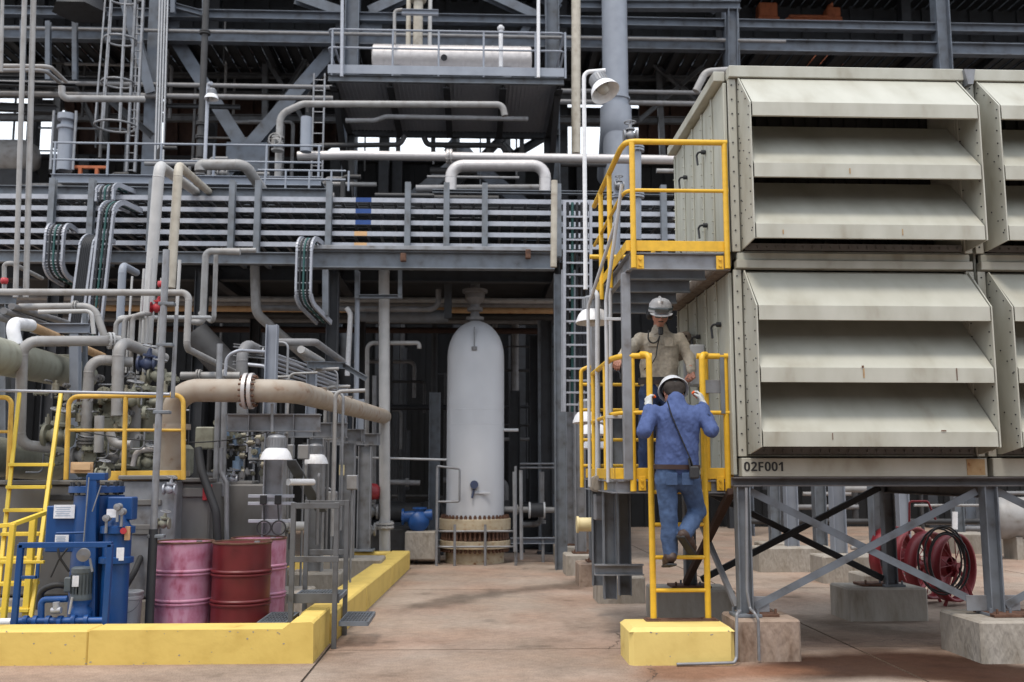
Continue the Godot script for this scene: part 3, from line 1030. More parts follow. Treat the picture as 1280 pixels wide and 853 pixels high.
	for i in rows.size():
		var r: Array = rows[i]
		var yy: float = 1.65 + (590.0 - r[0]) / 1244.0 * r[1] * 1.02
		pipe(["first", "second", "third", "fifth", "sixth", "seventh", "eighth", "ninth", "fourth", "tenth"][i] + " from the top of the long shaded pipes beneath the rack", [Vector3(x0, yy, -r[1]), Vector3(1.778, yy, -r[1])], r[2], M[r[3]], "pipes in the shade beneath the rack")


func bend_tray(label: String, a: Vector3, b: Vector3, offs: Array, full: bool) -> void:
	var o := thing("cable_bend", label, "cable ladder", a, "cable bends on the tray rack")
	var w := b - a
	var p := []
	for v in offs:
		p.append(v)
	var path := rounded(p, 0.28, 8)
	for s in [Vector3.ZERO, w]:
		var st := S()
		for i in path.size() - 1:
			bar(st, path[i] + s, path[i + 1] + s, 0.035, 0.085)
		part("side_rail", st, M.galv_light, o)
	var dist := 0.0
	for i in path.size() - 1:
		dist += path[i].distance_to(path[i + 1])
		var rr := S()
		var seg := path[i].distance_to(path[i + 1])
		var n: int = max(1, int(seg / 0.16))
		for k in n:
			var c: Vector3 = path[i].lerp(path[i + 1], (k + 0.5) / n)
			rod(rr, c, c + w, 0.014, 6)
		part("rungs", rr, M.galv_light, o, true)
	for k in (6 if full else 3):
		var cs := S()
		var q := PackedVector3Array()
		for v in path:
			q.append(v + w * ((k + 1.0) / (7.0 if full else 4.0)) + Vector3(0, 0.0, 0.02))
		tube(cs, q, 0.02, 6)
		part("cable", cs, M.green_hose if (not full and k == 1) else M.cable, o)


# ---------------------------------------------------------------- filter house (right)
func hood_module(o: Node3D, x0: float, x1: float, top: float, bottom: float, lips: Array, sd: int) -> void:
	var zf := -9.1
	var zl := -8.7
	# cheeks at both ends
	for s in [0, 1]:
		var x: float = x0 + 0.012 if s == 0 else x1 - 0.012
		var st := S()
		var poly := PackedVector2Array([Vector2(zf - 0.06, top - 0.04), Vector2(zf + 0.03, top), Vector2(zl, lips[0] + 0.13), Vector2(zl + 0.006, lips[2] - 0.005), Vector2(zf + 0.05, bottom + 0.02), Vector2(zf - 0.06, bottom + 0.02)])
		# outline lies in the zy plane: turn local x to world z, local z to world x
		prism(st, Transform3D(Basis(Vector3.BACK, Vector3.UP, Vector3.RIGHT), Vector3(x - 0.006, 0, 0)), poly, 0.012)
		part("cheek_plate", st, M.house, o)
		var bt := S()
		var n := 13
		for k in n:
			var t := float(k) / (n - 1)
			var y := lerpf(bottom + 0.12, top - 0.12, t)
			for z in [zf + 0.035, zl - 0.05]:
				if z > zf + 0.1 and (y > lips[0] + 0.1 or y < lips[2]):
					continue
				rod(bt, Vector3(x - 0.014, y, z), Vector3(x + 0.014, y, z), 0.007, 6)
		for b in 3:
			for k in 4:
				var t := k / 3.0
				var p := Vector3(x, lips[b] + 0.10 + 0.33 * t, lerpf(zl - 0.03, zf + 0.06, t))
				rod(bt, p - Vector3(0.012, 0, 0), p + Vector3(0.012, 0, 0), 0.007, 6)
		part("bolts", bt, M.dark_steel, o, true)
	# three sloping blades, each with an upright lip
	for b in 3:
		var y1: float = lips[b] + 0.13
		var y0: float = lips[b]
		var rise := 0.37 if b == 0 else 0.56
		var back := zf + 0.03 if b == 0 else zf - 0.2
		var st := S()
		var prof := [Vector2(back, y1 + rise), Vector2(zl, y1), Vector2(zl + 0.003, y0), Vector2(zl - 0.03, y0), Vector2(zl - 0.03, y0 + 0.012), Vector2(zl - 0.009, y0 + 0.012), Vector2(zl - 0.012, y1 - 0.016), Vector2(back, y1 + rise - 0.016)]
		prism(st, Transform3D(Basis(Vector3.BACK, Vector3.UP, Vector3.RIGHT), Vector3(x0 + 0.03, 0, 0)), PackedVector2Array(prof), x1 - x0 - 0.06)
		part("louvre_blade", st, M.house, o)
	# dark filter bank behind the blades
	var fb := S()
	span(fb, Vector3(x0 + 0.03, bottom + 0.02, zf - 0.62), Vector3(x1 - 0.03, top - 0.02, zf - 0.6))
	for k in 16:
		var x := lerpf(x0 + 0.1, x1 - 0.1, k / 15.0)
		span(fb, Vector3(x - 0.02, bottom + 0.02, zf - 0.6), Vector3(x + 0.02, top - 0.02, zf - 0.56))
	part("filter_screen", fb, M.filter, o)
	var ln := S()
	for x in [x0 + 0.018, x1 - 0.018]:
		span(ln, Vector3(x - 0.008, bottom, zf - 0.6), Vector3(x + 0.008, top - 0.02, zf - 0.05))
	span(ln, Vector3(x0 + 0.03, bottom - 0.002, zf - 0.6), Vector3(x1 - 0.03, bottom + 0.016, zf - 0.05))
	span(ln, Vector3(x0 + 0.03, top - 0.018, zf - 0.6), Vector3(x1 - 0.03, top + 0.002, zf - 0.05))
	part("lining", ln, M.house, o)
	# bolt strip seen in the dark under the lowest lip
	var bs := S()
	span(bs, Vector3(x0 + 0.04, bottom + 0.02, zf - 0.04), Vector3(x1 - 0.04, bottom + 0.085, zf - 0.02))
	for k in 24:
		var x := lerpf(x0 + 0.08, x1 - 0.08, k / 23.0)
		rod(bs, Vector3(x, bottom + 0.05, zf - 0.03), Vector3(x, bottom + 0.05, zf), 0.012, 6)
	part("bolted_strip", bs, M.skid, o, true)


func frame_face(o: Node3D, x0: float, x1: float) -> void:
	# flanged frame round the two openings
	var zf := -9.1
	var st := S()
	span(st, Vector3(x0 - 0.08, 5.415, zf - 0.08), Vector3(x1 + 0.05, 5.53, zf + 0.045), 0.006)
	part("top_flange", st, M.house, o)
	st = S()
	span(st, Vector3(x0 - 0.06, 3.545, zf - 0.06), Vector3(x1 + 0.03, 3.625, zf + 0.04), 0.006)
	part("middle_flange", st, M.house, o)
	st = S()
	span(st, Vector3(x0 - 0.04, 3.632, zf - 0.06), Vector3(x1 + 0.02, 3.70, zf + 0.0), 0.004)
	part("middle_flange", st, M.house_side, o)
	for x in [x0 - 0.045, x1 + 0.015]:
		for yy in [[1.79, 3.535], [3.71, 5.405]]:
			st = S()
			span(st, Vector3(x - 0.04, yy[0], zf - 0.03), Vector3(x + 0.035, yy[1], zf + 0.006), 0.003)
			part("side_flange", st, M.house, o)
			var bt := S()
			for k in 12:
				var y := lerpf(yy[0] + 0.06, yy[1] - 0.06, k / 11.0)
				rod(bt, Vector3(x - 0.008, y, zf), Vector3(x - 0.008, y, zf + 0.014), 0.008, 6)
			part("bolts", bt, M.dark_steel, o, true)
	st = S()
	span(st, Vector3(x0 - 0.07, 1.605, zf - 0.07), Vector3(x1 + 0.045, 1.775, zf + 0.045), 0.006)
	part("bottom_flange", st, M.house, o)


func filter_house() -> void:
	var o := thing("filter_house", "cream louvred air intake house marked 02F001 on the steel stand", "air intake", Vector3.ZERO, "cream air intake houses")
	frame_face(o, 2.53, 4.70)
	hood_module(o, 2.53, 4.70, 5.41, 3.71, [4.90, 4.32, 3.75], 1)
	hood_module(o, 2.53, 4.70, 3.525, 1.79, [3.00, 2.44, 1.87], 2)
	writing("plate_number", "02F001", 0.083, Vector3(2.475, 1.695, -9.052), Basis(), M.black, o)
	# left wall of panels and doors that runs back from the face
	var zs := [-9.16, -9.62, -10.05, -10.5, -10.95, -11.45]
	for lv in [[1.62, 3.52], [3.72, 5.40]]:
		for k in 5:
			var st := S()
			span(st, Vector3(2.415, lv[0], zs[k] - 0.012), Vector3(2.45, lv[1], zs[k + 1] + 0.012), 0.006)
			part("wall_panel", st, M.house_side, o)
			var sm := S()
			span(sm, Vector3(2.398, lv[0], zs[k + 1] - 0.02), Vector3(2.415, lv[1], zs[k + 1] + 0.02), 0.004)
			for j in 14:
				var y := lerpf(lv[0] + 0.05, lv[1] - 0.05, j / 13.0)
				rod(sm, Vector3(2.385, y, zs[k + 1]), Vector3(2.4, y, zs[k + 1]), 0.008, 5)
			part("seam_rib", sm, M.house_side, o)
			for y in [lv[0] + 0.45, lv[1] - 0.45]:
				if (k + int(y * 3)) % 2 == 0:
					continue
				var h := S()
				var zc: float = lerpf(zs[k], zs[k + 1], 0.72)
				tube(h, rounded([Vector3(2.41, y, zc), Vector3(2.34, y, zc), Vector3(2.33, y - 0.02, zc - 0.05), Vector3(2.335, y - 0.13, zc - 0.03)], 0.02), 0.011, 8)
				rod(h, Vector3(2.41, y, zc), Vector3(2.37, y, zc), 0.025, 8)
				part("door_handle", h, M.dark_steel, o)
	var st := S()
	span(st, Vector3(2.33, 5.42, -11.5), Vector3(2.44, 5.52, -9.185), 0.006)
	part("roof_edge", st, M.house, o)
	st = S()
	span(st, Vector3(2.45, 5.44, -11.5), Vector3(4.75, 5.50, -9.19))
	part("roof", st, M.house, o)
	st = S()
	span(st, Vector3(2.30, 3.535, -11.5), Vector3(2.44, 3.575, -9.17), 0.004)
	span(st, Vector3(2.36, 3.58, -11.5), Vector3(2.45, 3.70, -9.17), 0.004)
	part("dirty_ledge", st, M.grime, o)
	st = S()
	span(st, Vector3(2.46, 1.65, -11.5), Vector3(4.74, 5.43, -11.46))
	part("rear_wall", st, M.house_side, o)
	st = S()
	span(st, Vector3(4.72, 1.65, -11.45), Vector3(4.745, 5.43, -9.18))
	part("side_wall", st, M.house_side, o)
	st = S()
	span(st, Vector3(2.46, 1.62, -11.45), Vector3(4.71, 1.66, -9.18))
	part("floor_plate", st, M.base_beam, o)
	# rust spots, drips and a split on the lips
	for k in [[1080, 461, 0.02, 0.02, 0], [1081, 469, 0.012, 0.085, 1], [1200, 470, 0.008, 0.11, 0], [1179, 540, 0.045, 0.012, 0], [1038, 547, 0.006, 0.06, 0], [1075, 211, 0.01, 0.05, 1], [1140, 290, 0.008, 0.06, 1], [985, 291, 0.01, 0.04, 1]]:
		var p := Vector3((k[0] - 590.0) / 1244.0 * 8.7 * 1.015, 0, -8.694)
		p.y = 1.65 + (590.0 - k[1]) / 1244.0 * 8.7 * 1.03
		st = S()
		box(st, p, Vector3(k[2], k[3], 0.003))
		part("rust_spot", st, M.rusty if k[4] == 0 else M.house_rust, o)
	# rust where the two houses meet
	st = S()
	span(st, Vector3(4.55, 1.62, -9.054), Vector3(4.72, 1.765, -9.050))
	part("rust_stain", st, M.house_rust, o)

	var o2 := thing("filter_house", "second cream louvred intake house cut off by the right edge", "air intake", Vector3.ZERO, "cream air intake houses")
	frame_face(o2, 4.87, 7.04)
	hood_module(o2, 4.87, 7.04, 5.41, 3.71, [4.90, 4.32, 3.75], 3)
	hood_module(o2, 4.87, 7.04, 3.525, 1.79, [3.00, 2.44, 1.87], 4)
	st = S()
	span(st, Vector3(4.8, 5.44, -11.5), Vector3(7.1, 5.50, -9.19))
	part("roof", st, M.house, o2)
	st = S()
	span(st, Vector3(4.8, 1.65, -11.5), Vector3(7.1, 5.43, -11.46))
	part("rear_wall", st, M.house_side, o2)
	for x in [4.80, 7.08]:
		st = S()
		span(st, Vector3(x, 1.65, -11.45), Vector3(x + 0.02, 5.43, -9.18))
		part("side_wall", st, M.house_side, o2)
	st = S()
	span(st, Vector3(4.83, 1.62, -11.45), Vector3(7.07, 1.66, -9.18))
	part("floor_plate", st, M.base_beam, o2)
	# grey joint piece at the top between the houses
	st = S()
	prism(st, Transform3D(Basis(), Vector3(4.735, 5.36, -9.1)), PackedVector2Array([Vector2(0, 0.15), Vector2(0.03, 0.0), Vector2(0.08, 0.0), Vector2(0.11, 0.15)]), 0.09)
	part("joint_cover", st, M.galv, o2)

	# the stand
	var f := thing("support_stand", "dark steel stand with crossed braces carrying the cream intake houses", "steel stand")
	member(f, "beam", Vector3(2.38, 1.56, -9.1), Vector3(7.2, 1.56, -9.1), 0.1, 0.085, M.base_beam, "C")
	member(f, "beam", Vector3(2.38, 1.56, -11.4), Vector3(7.2, 1.56, -11.4), 0.1, 0.085, M.base_beam)
	for x in [2.47, 4.77, 7.05]:
		member(f, "beam", Vector3(x, 1.46, -11.4), Vector3(x, 1.46, -9.15), 0.1, 0.1, M.base_beam)
		for z in [-9.12, -11.4]:
			member(f, "column", Vector3(x, 0.38, z), Vector3(x, 1.515, z), 0.125, 0.125, M.steel, "I", true)
			var bp := S()
			box(bp, Vector3(x, 0.375, z), Vector3(0.24, 0.025, 0.24), 0.003)
			for sx in [-1.0, 1.0]:
				for sz in [-1.0, 1.0]:
					rod(bp, Vector3(x + sx * 0.09, 0.38, z + sz * 0.09), Vector3(x + sx * 0.09, 0.43, z + sz * 0.09), 0.012, 6)
			part("base_plate", bp, M.steel, f)
	for k in [[2.5, 4.72], [4.82, 7.0]]:
		member(f, "brace", Vector3(k[0] + 0.06, 0.44, -9.14), Vector3(k[1] - 0.05, 1.47, -9.14), 0.012, 0.066, M.steel, "C")
		member(f, "brace", Vector3(k[0] + 0.06, 1.47, -9.16), Vector3(k[1] - 0.05, 0.44, -9.16), 0.012, 0.066, M.steel, "C")
		for e in [0, 1]:
			var gp := S()
			var x: float = k[e] + (0.09 if e == 0 else -0.09)
			box(gp, Vector3(x, 0.46, -9.15), Vector3(0.22, 0.14, 0.012), 0.003)
			part("gusset", gp, M.galv, f)
	# side braces in the left bay, brown with age
	member(f, "brace", Vector3(2.4, 0.42, -11.3), Vector3(2.4, 1.47, -9.22), 0.07, 0.07, M.brown, "B")
	member(f, "brace", Vector3(2.42, 1.47, -11.3), Vector3(2.42, 0.42, -9.22), 0.05, 0.05, M.galv, "B")
	member(f, "brace", Vector3(2.6, 0.44, -11.42), Vector3(4.7, 1.47, -11.42), 0.05, 0.07, M.dark_steel, "B")
	member(f, "brace", Vector3(2.6, 1.47, -11.45), Vector3(4.7, 0.44, -11.45), 0.05, 0.07, M.dark_steel, "B")
	pier("concrete pier under the front left leg of the cream intake house", Vector3(2.33, 0.36, -8.9), Vector3(2.9, 0.0, -9.45), M.pier_red)
	pier("large pale pier under the front right leg of the cream intake house", Vector3(4.42, 0.36, -8.72), Vector3(5.35, 0.0, -9.5), M.pier)
	pier("weathered concrete pier under the intake house behind the crossed braces", Vector3(4.2, 0.36, -11.2), Vector3(5.1, 0.0, -11.8), M.pier)
	pier("grey concrete pier behind the foot of the yellow ladder", Vector3(2.02, 0.36, -11.1), Vector3(2.9, 0.0, -11.75), M.pier)


# ---------------------------------------------------------------- yellow platforms and ladder
func platforms() -> void:
	var o := thing("access_platform", "two level yellow railed platform beside the cream intake house", "platform")
	# lower level
	var yl := 1.57
	var st := S()
	span(st, Vector3(1.36, yl - 0.03, -11.7), Vector3(2.36, yl, -9.36))
	part("deck", st, M.galv, o)
	member(o, "edge_beam", Vector3(1.36, yl - 0.06, -9.34), Vector3(2.39, yl - 0.06, -9.34), 0.05, 0.12, M.galv, "C")
	member(o, "edge_beam", Vector3(1.335, yl - 0.06, -11.7), Vector3(1.335, yl - 0.06, -9.36), 0.05, 0.12, M.galv, "C")
	for x in [[1.335, 1.70], [2.14, 2.45]]:
		var t := S()
		span(t, Vector3(x[0], yl + 0.012, -9.318), Vector3(x[1], yl + 0.115, -9.308), 0.003)
		part("toe_plate", t, M.yellow, o)
	var t2 := S()
	span(t2, Vector3(1.32, yl + 0.012, -11.6), Vector3(1.33, yl + 0.115, -9.31), 0.003)
	part("toe_plate", t2, M.yellow, o)
	var top := yl + 1.17
	# front left post, handrail that turns and runs back
	post(o, Vector3(1.50, yl - 0.1, -9.29), 1.24, M.yellow, 0.03)
	post(o, Vector3(1.345, yl - 0.1, -10.0), 1.25, M.yellow, 0.026)
	post(o, Vector3(1.345, yl - 0.1, -11.0), 1.25, M.yellow, 0.026)
	for y in [1.165, 0.63]:
		var r := S()
		tube(r, rounded([Vector3(1.69, yl + y, -9.28), Vector3(1.42, yl + y, -9.28), Vector3(1.345, yl + y, -9.55), Vector3(1.345, yl + y, -11.3)], 0.12), 0.028 if y > 1 else 0.02, 12)
		part("handrail" if y > 1 else "mid_rail", r, M.yellow, o)
		r = S()
		rod(r, Vector3(2.12, yl + y, -9.28), Vector3(2.42, yl + y, -9.28), 0.028 if y > 1 else 0.02, 12)
		part("handrail" if y > 1 else "mid_rail", r, M.yellow, o)
	post(o, Vector3(2.39, yl - 0.1, -9.29), 1.27, M.yellow, 0.028)
	post(o, Vector3(2.22, yl - 0.1, -9.36), 1.25, M.yellow, 0.026)
	for x in [1.585, 2.32]:
		var pl := S()
		box(pl, Vector3(x, yl - 0.03, -9.305), Vector3(0.07, 0.13, 0.01), 0.002)
		for dy in [-0.03, 0.03]:
			rod(pl, Vector3(x, yl - 0.03 + dy, -9.3), Vector3(x, yl - 0.03 + dy, -9.285), 0.014, 6)
		part("post_bracket", pl, M.yellow, o)
	# back loop of railing seen at the left
	var lp := S()
	tube(lp, rounded([Vector3(1.28, yl - 0.1, -11.65), Vector3(1.28, top + 0.1, -11.65), Vector3(1.42, top + 0.16, -11.65), Vector3(1.42, yl - 0.1, -11.65)], 0.05), 0.024, 10)
	part("handrail", lp, M.yellow, o)
	for y in [0.15, 0.45, 0.8, 1.1]:
		var rr := S()
		rod(rr, Vector3(1.28, yl + y, -11.65), Vector3(2.3, yl + y, -11.65), 0.02)
		part("mid_rail", rr, M.yellow, o)
	# grey plate and galvanised strip by the right post
	var gp := S()
	box(gp, Vector3(2.28, yl + 0.88, -9.32), Vector3(0.16, 0.125, 0.012), 0.003)
	part("gate_plate", gp, M.galv, o)
	gp = S()
	span(gp, Vector3(2.335, yl + 0.62, -9.27), Vector3(2.375, yl + 1.19, -9.255), 0.003)
	part("gate_plate", gp, M.steel, o)
	# upper level
	var yu := 3.70
	for k in 22:
		st = S()
		span(st, Vector3(1.5 + k * 0.037, yu - 0.032, -11.9), Vector3(1.506 + k * 0.037, yu, -9.16))
		part("grating_bar", st, M.galv, o)
	for k in 26:
		st = S()
		span(st, Vector3(1.5, yu - 0.01, -9.2 - k * 0.1), Vector3(2.29, yu - 0.002, -9.207 - k * 0.1))
		part("cross_bar", st, M.galv, o)
	member(o, "edge_beam", Vector3(1.47, yu - 0.085, -9.13), Vector3(2.40, yu - 0.085, -9.13), 0.05, 0.16, M.galv, "C")
	member(o, "edge_beam", Vector3(1.475, yu - 0.085, -11.9), Vector3(1.475, yu - 0.085, -9.17), 0.05, 0.16, M.galv, "C")
	for z in [-9.6, -10.3, -11.0, -11.7]:
		member(o, "joist", Vector3(1.5, yu - 0.1, z), Vector3(2.3, yu - 0.1, z), 0.06, 0.14, M.steel, "C")
	var t3 := S()
	span(t3, Vector3(1.44, yu + 0.005, -9.10), Vector3(2.41, yu + 0.105, -9.09), 0.003)
	part("toe_plate", t3, M.yellow, o)
	t3 = S()
	span(t3, Vector3(1.432, yu + 0.005, -11.5), Vector3(1.442, yu + 0.105, -9.092), 0.003)
	part("toe_plate", t3, M.yellow, o)
	for p in [Vector3(1.50, yu - 0.16, -9.07), Vector3(2.385, yu - 0.16, -9.07), Vector3(1.425, yu - 0.16, -10.1), Vector3(1.425, yu - 0.16, -10.8)]:
		post(o, p, 1.21, M.yellow, 0.027)
	for x in [1.565, 2.32]:
		var pl := S()
		box(pl, Vector3(x, yu - 0.1, -9.095), Vector3(0.07, 0.13, 0.01), 0.002)
		for dy in [-0.03, 0.03]:
			rod(pl, Vector3(x, yu - 0.1 + dy, -9.09), Vector3(x, yu - 0.1 + dy, -9.075), 0.015, 6)
		part("post_bracket", pl, M.yellow, o)
	for y in [1.06, 0.585]:
		var r := S()
		tube(r, rounded([Vector3(2.41, yu + y, -9.07), Vector3(1.45, yu + y, -9.07), Vector3(1.425, yu + y, -9.3), Vector3(1.425, yu + y, -11.4)], 0.1), 0.028 if y > 1 else 0.018, 12)
		part("handrail" if y > 1 else "mid_rail", r, M.yellow, o)
	# low back railing on the upper deck
	for y in [0.55]:
		var r := S()
		rod(r, Vector3(1.42, yu + y, -11.85), Vector3(2.3, yu + y, -11.85), 0.028)
		part("handrail", r, M.yellow, o)
	for x in [1.95, 2.2]:
		post(o, Vector3(x, yu, -11.85), 0.62, M.yellow, 0.03)
	# grey posts that carry the decks
	member(o, "column", Vector3(1.455, 1.575, -9.3), Vector3(1.455, yu - 0.17, -9.3), 0.085, 0.085, M.galv, "B")
	for p in [Vector3(1.42, 0, -10.4), Vector3(1.62, 0, -10.7), Vector3(1.45, 0, -11.6)]:
		member(o, "column", Vector3(p.x, 0.36, p.z), Vector3(p.x, yl - 0.13, p.z), 0.13, 0.13, M.steel, "I", true)
	member(o, "tie", Vector3(1.25, 0.66, -10.3), Vector3(1.75, 0.66, -10.3), 0.09, 0.11, M.galv, "C")
	member(o, "column", Vector3(1.44, yl, -11.6), Vector3(1.44, yu - 0.16, -11.6), 0.09, 0.09, M.galv, "B")
	# thin galvanised grab rails clamped along the stair side
	for p in [[Vector3(1.30, 1.55, -9.55), Vector3(1.30, 3.3, -9.55), Vector3(1.42, 4.38, -9.2)], [Vector3(1.2, 1.5, -10.2), Vector3(1.2, 3.35, -10.2), Vector3(1.4, 4.1, -9.4)]]:
		var r := S()
		tube(r, rounded(p, 0.1), 0.018, 10)
		part("grab_rail", r, M.pvc, o)
	for y in [3.12, 2.17]:
		var cl := S()
		box(cl, Vector3(1.37, y, -9.5), Vector3(0.17, 0.03, 0.02), 0.004)
		part("clamp", cl, M.pvc, o)

	# ladder
	var l := thing("ladder", "yellow fixed ladder rising from the yellow concrete block", "ladder", Vector3(1.9, 0.32, -9.2))
	for x in [-0.25, 0.25]:
		var s := S()
		tube(s, rounded([Vector3(x, 0.0, 0), Vector3(x, 2.42, 0.0), Vector3(x + signf(x) * 0.06, 2.43, -0.08)], 0.05), 0.029, 12)
		part("stile", s, M.yellow, l)
		var ft := S()
		box(ft, Vector3(x, 0.008, 0), Vector3(0.12, 0.016, 0.11), 0.003)
		part("foot_plate", ft, M.rusty, l)
	for k in 4:
		var s := S()
		rod(s, Vector3(-0.25, 0.26 + 0.295 * k, 0), Vector3(0.25, 0.26 + 0.295 * k, 0), 0.019, 10)
		part("rung", s, M.yellow, l)
	# yellow block
	var b := thing("concrete_block", "yellow painted concrete block at the foot of the ladder", "concrete block", Vector3(1.82, 0, -9.05))
	var bs := S()
	prism(bs, Transform3D(Basis(Vector3.RIGHT, Vector3.FORWARD, Vector3.UP), Vector3(0, -0.03, 0)), PackedVector2Array([Vector2(-0.46, -0.24), Vector2(-0.42, -0.28), Vector2(0.42, -0.28), Vector2(0.46, -0.24), Vector2(0.46, 0.24), Vector2(0.42, 0.28), Vector2(-0.42, 0.28), Vector2(-0.46, 0.24)]), 0.31)
	lathe(bs, Vector3(0, 0.28, 0), Vector3.UP, [[0.0, 0.0], [0.001, 0.0]], 4)
	# chamfered top
	var lo := [Vector3(-0.46, 0.28, -0.28), Vector3(0.46, 0.28, -0.28), Vector3(0.46, 0.28, 0.28), Vector3(-0.46, 0.28, 0.28)]
	var hi := [Vector3(-0.42, 0.315, -0.24), Vector3(0.42, 0.315, -0.24), Vector3(0.42, 0.315, 0.24), Vector3(-0.42, 0.315, 0.24)]
	for k in 4:
		var k2 := (k + 1) % 4
		quad(bs, lo[k], lo[k2], hi[k2], hi[k], ((lo[k] + lo[k2]) * Vector3(1, 0, 1)).normalized() + Vector3.UP)
	quad(bs, hi[0], hi[1], hi[2], hi[3], Vector3.UP)
	part("block", bs, M.kerb_block, b)
	paint_chips(b, [[Vector3(-0.42, 0.275, 0.281), Vector3(0.42, 0.275, 0.281)], [Vector3(-0.42, 0.01, 0.281), Vector3(0.42, 0.01, 0.281)]], 7, 5)
	var gr := S()
	box(gr, Vector3(0.08, 0.32, -0.15), Vector3(0.66, 0.012, 0.16), 0.002)
	part("grout_plate", gr, M.rusty, b)
	# small conduit round the block
	pipe("thin grey conduit lying along the foot of the yellow block", [Vector3(1.755, 0.018, -8.720), Vector3(2.252, 0.028, -8.720), Vector3(2.279, 0.070, -8.740), Vector3(2.306, 0.423, -8.800), Vector3(2.348, 0.443, -8.850)], 0.014, M.galv, "", [], 0.03)
	pipe("short grey conduit standing against the pier beside the yellow block", [Vector3(2.501, 0.024, -8.840), Vector3(2.505, 0.369, -8.840), Vector3(2.478, 0.427, -8.860), Vector3(2.482, 0.436, -9.000), Vector3(2.458, 0.589, -9.000), Vector3(2.479, 1.507, -9.000)], 0.013, M.galv, "", [], 0.03)


func paint_chips(o: Node3D, lines: Array, n: int, sd: int) -> void:   # bare concrete where the paint has flaked off
	var rng := RandomNumberGenerator.new()
	rng.seed = sd
	var st := S()
	for l in lines:
		for k in n:
			var c: Vector3 = (l[0] as Vector3).lerp(l[1], rng.randf()) + Vector3(0, rng.randf_range(-0.02, 0.015) if k % 3 else rng.randf_range(-0.12, 0.0) * (1.0 if l[0].y > 0.15 else -1.0), 0.0015)
			var r := rng.randf_range(0.002, 0.0075)
			var m := 7
			for j in m:
				var a0 := TAU * j / m
				var a1 := TAU * (j + 1) / m
				var r0 := r * (0.6 + 0.5 * absf(sin(j * 2.3 + k)))
				var r1 := r * (0.6 + 0.5 * absf(sin(((j + 1) % m) * 2.3 + k)))
				tri(st, c, c + Vector3(cos(a0) * r0 * 1.6, sin(a0) * r0, 0), c + Vector3(cos(a1) * r1 * 1.6, sin(a1) * r1, 0), Vector3.BACK, Vector3.BACK, Vector3.BACK)
	part("paint_chips", st, M.pier, o, true)


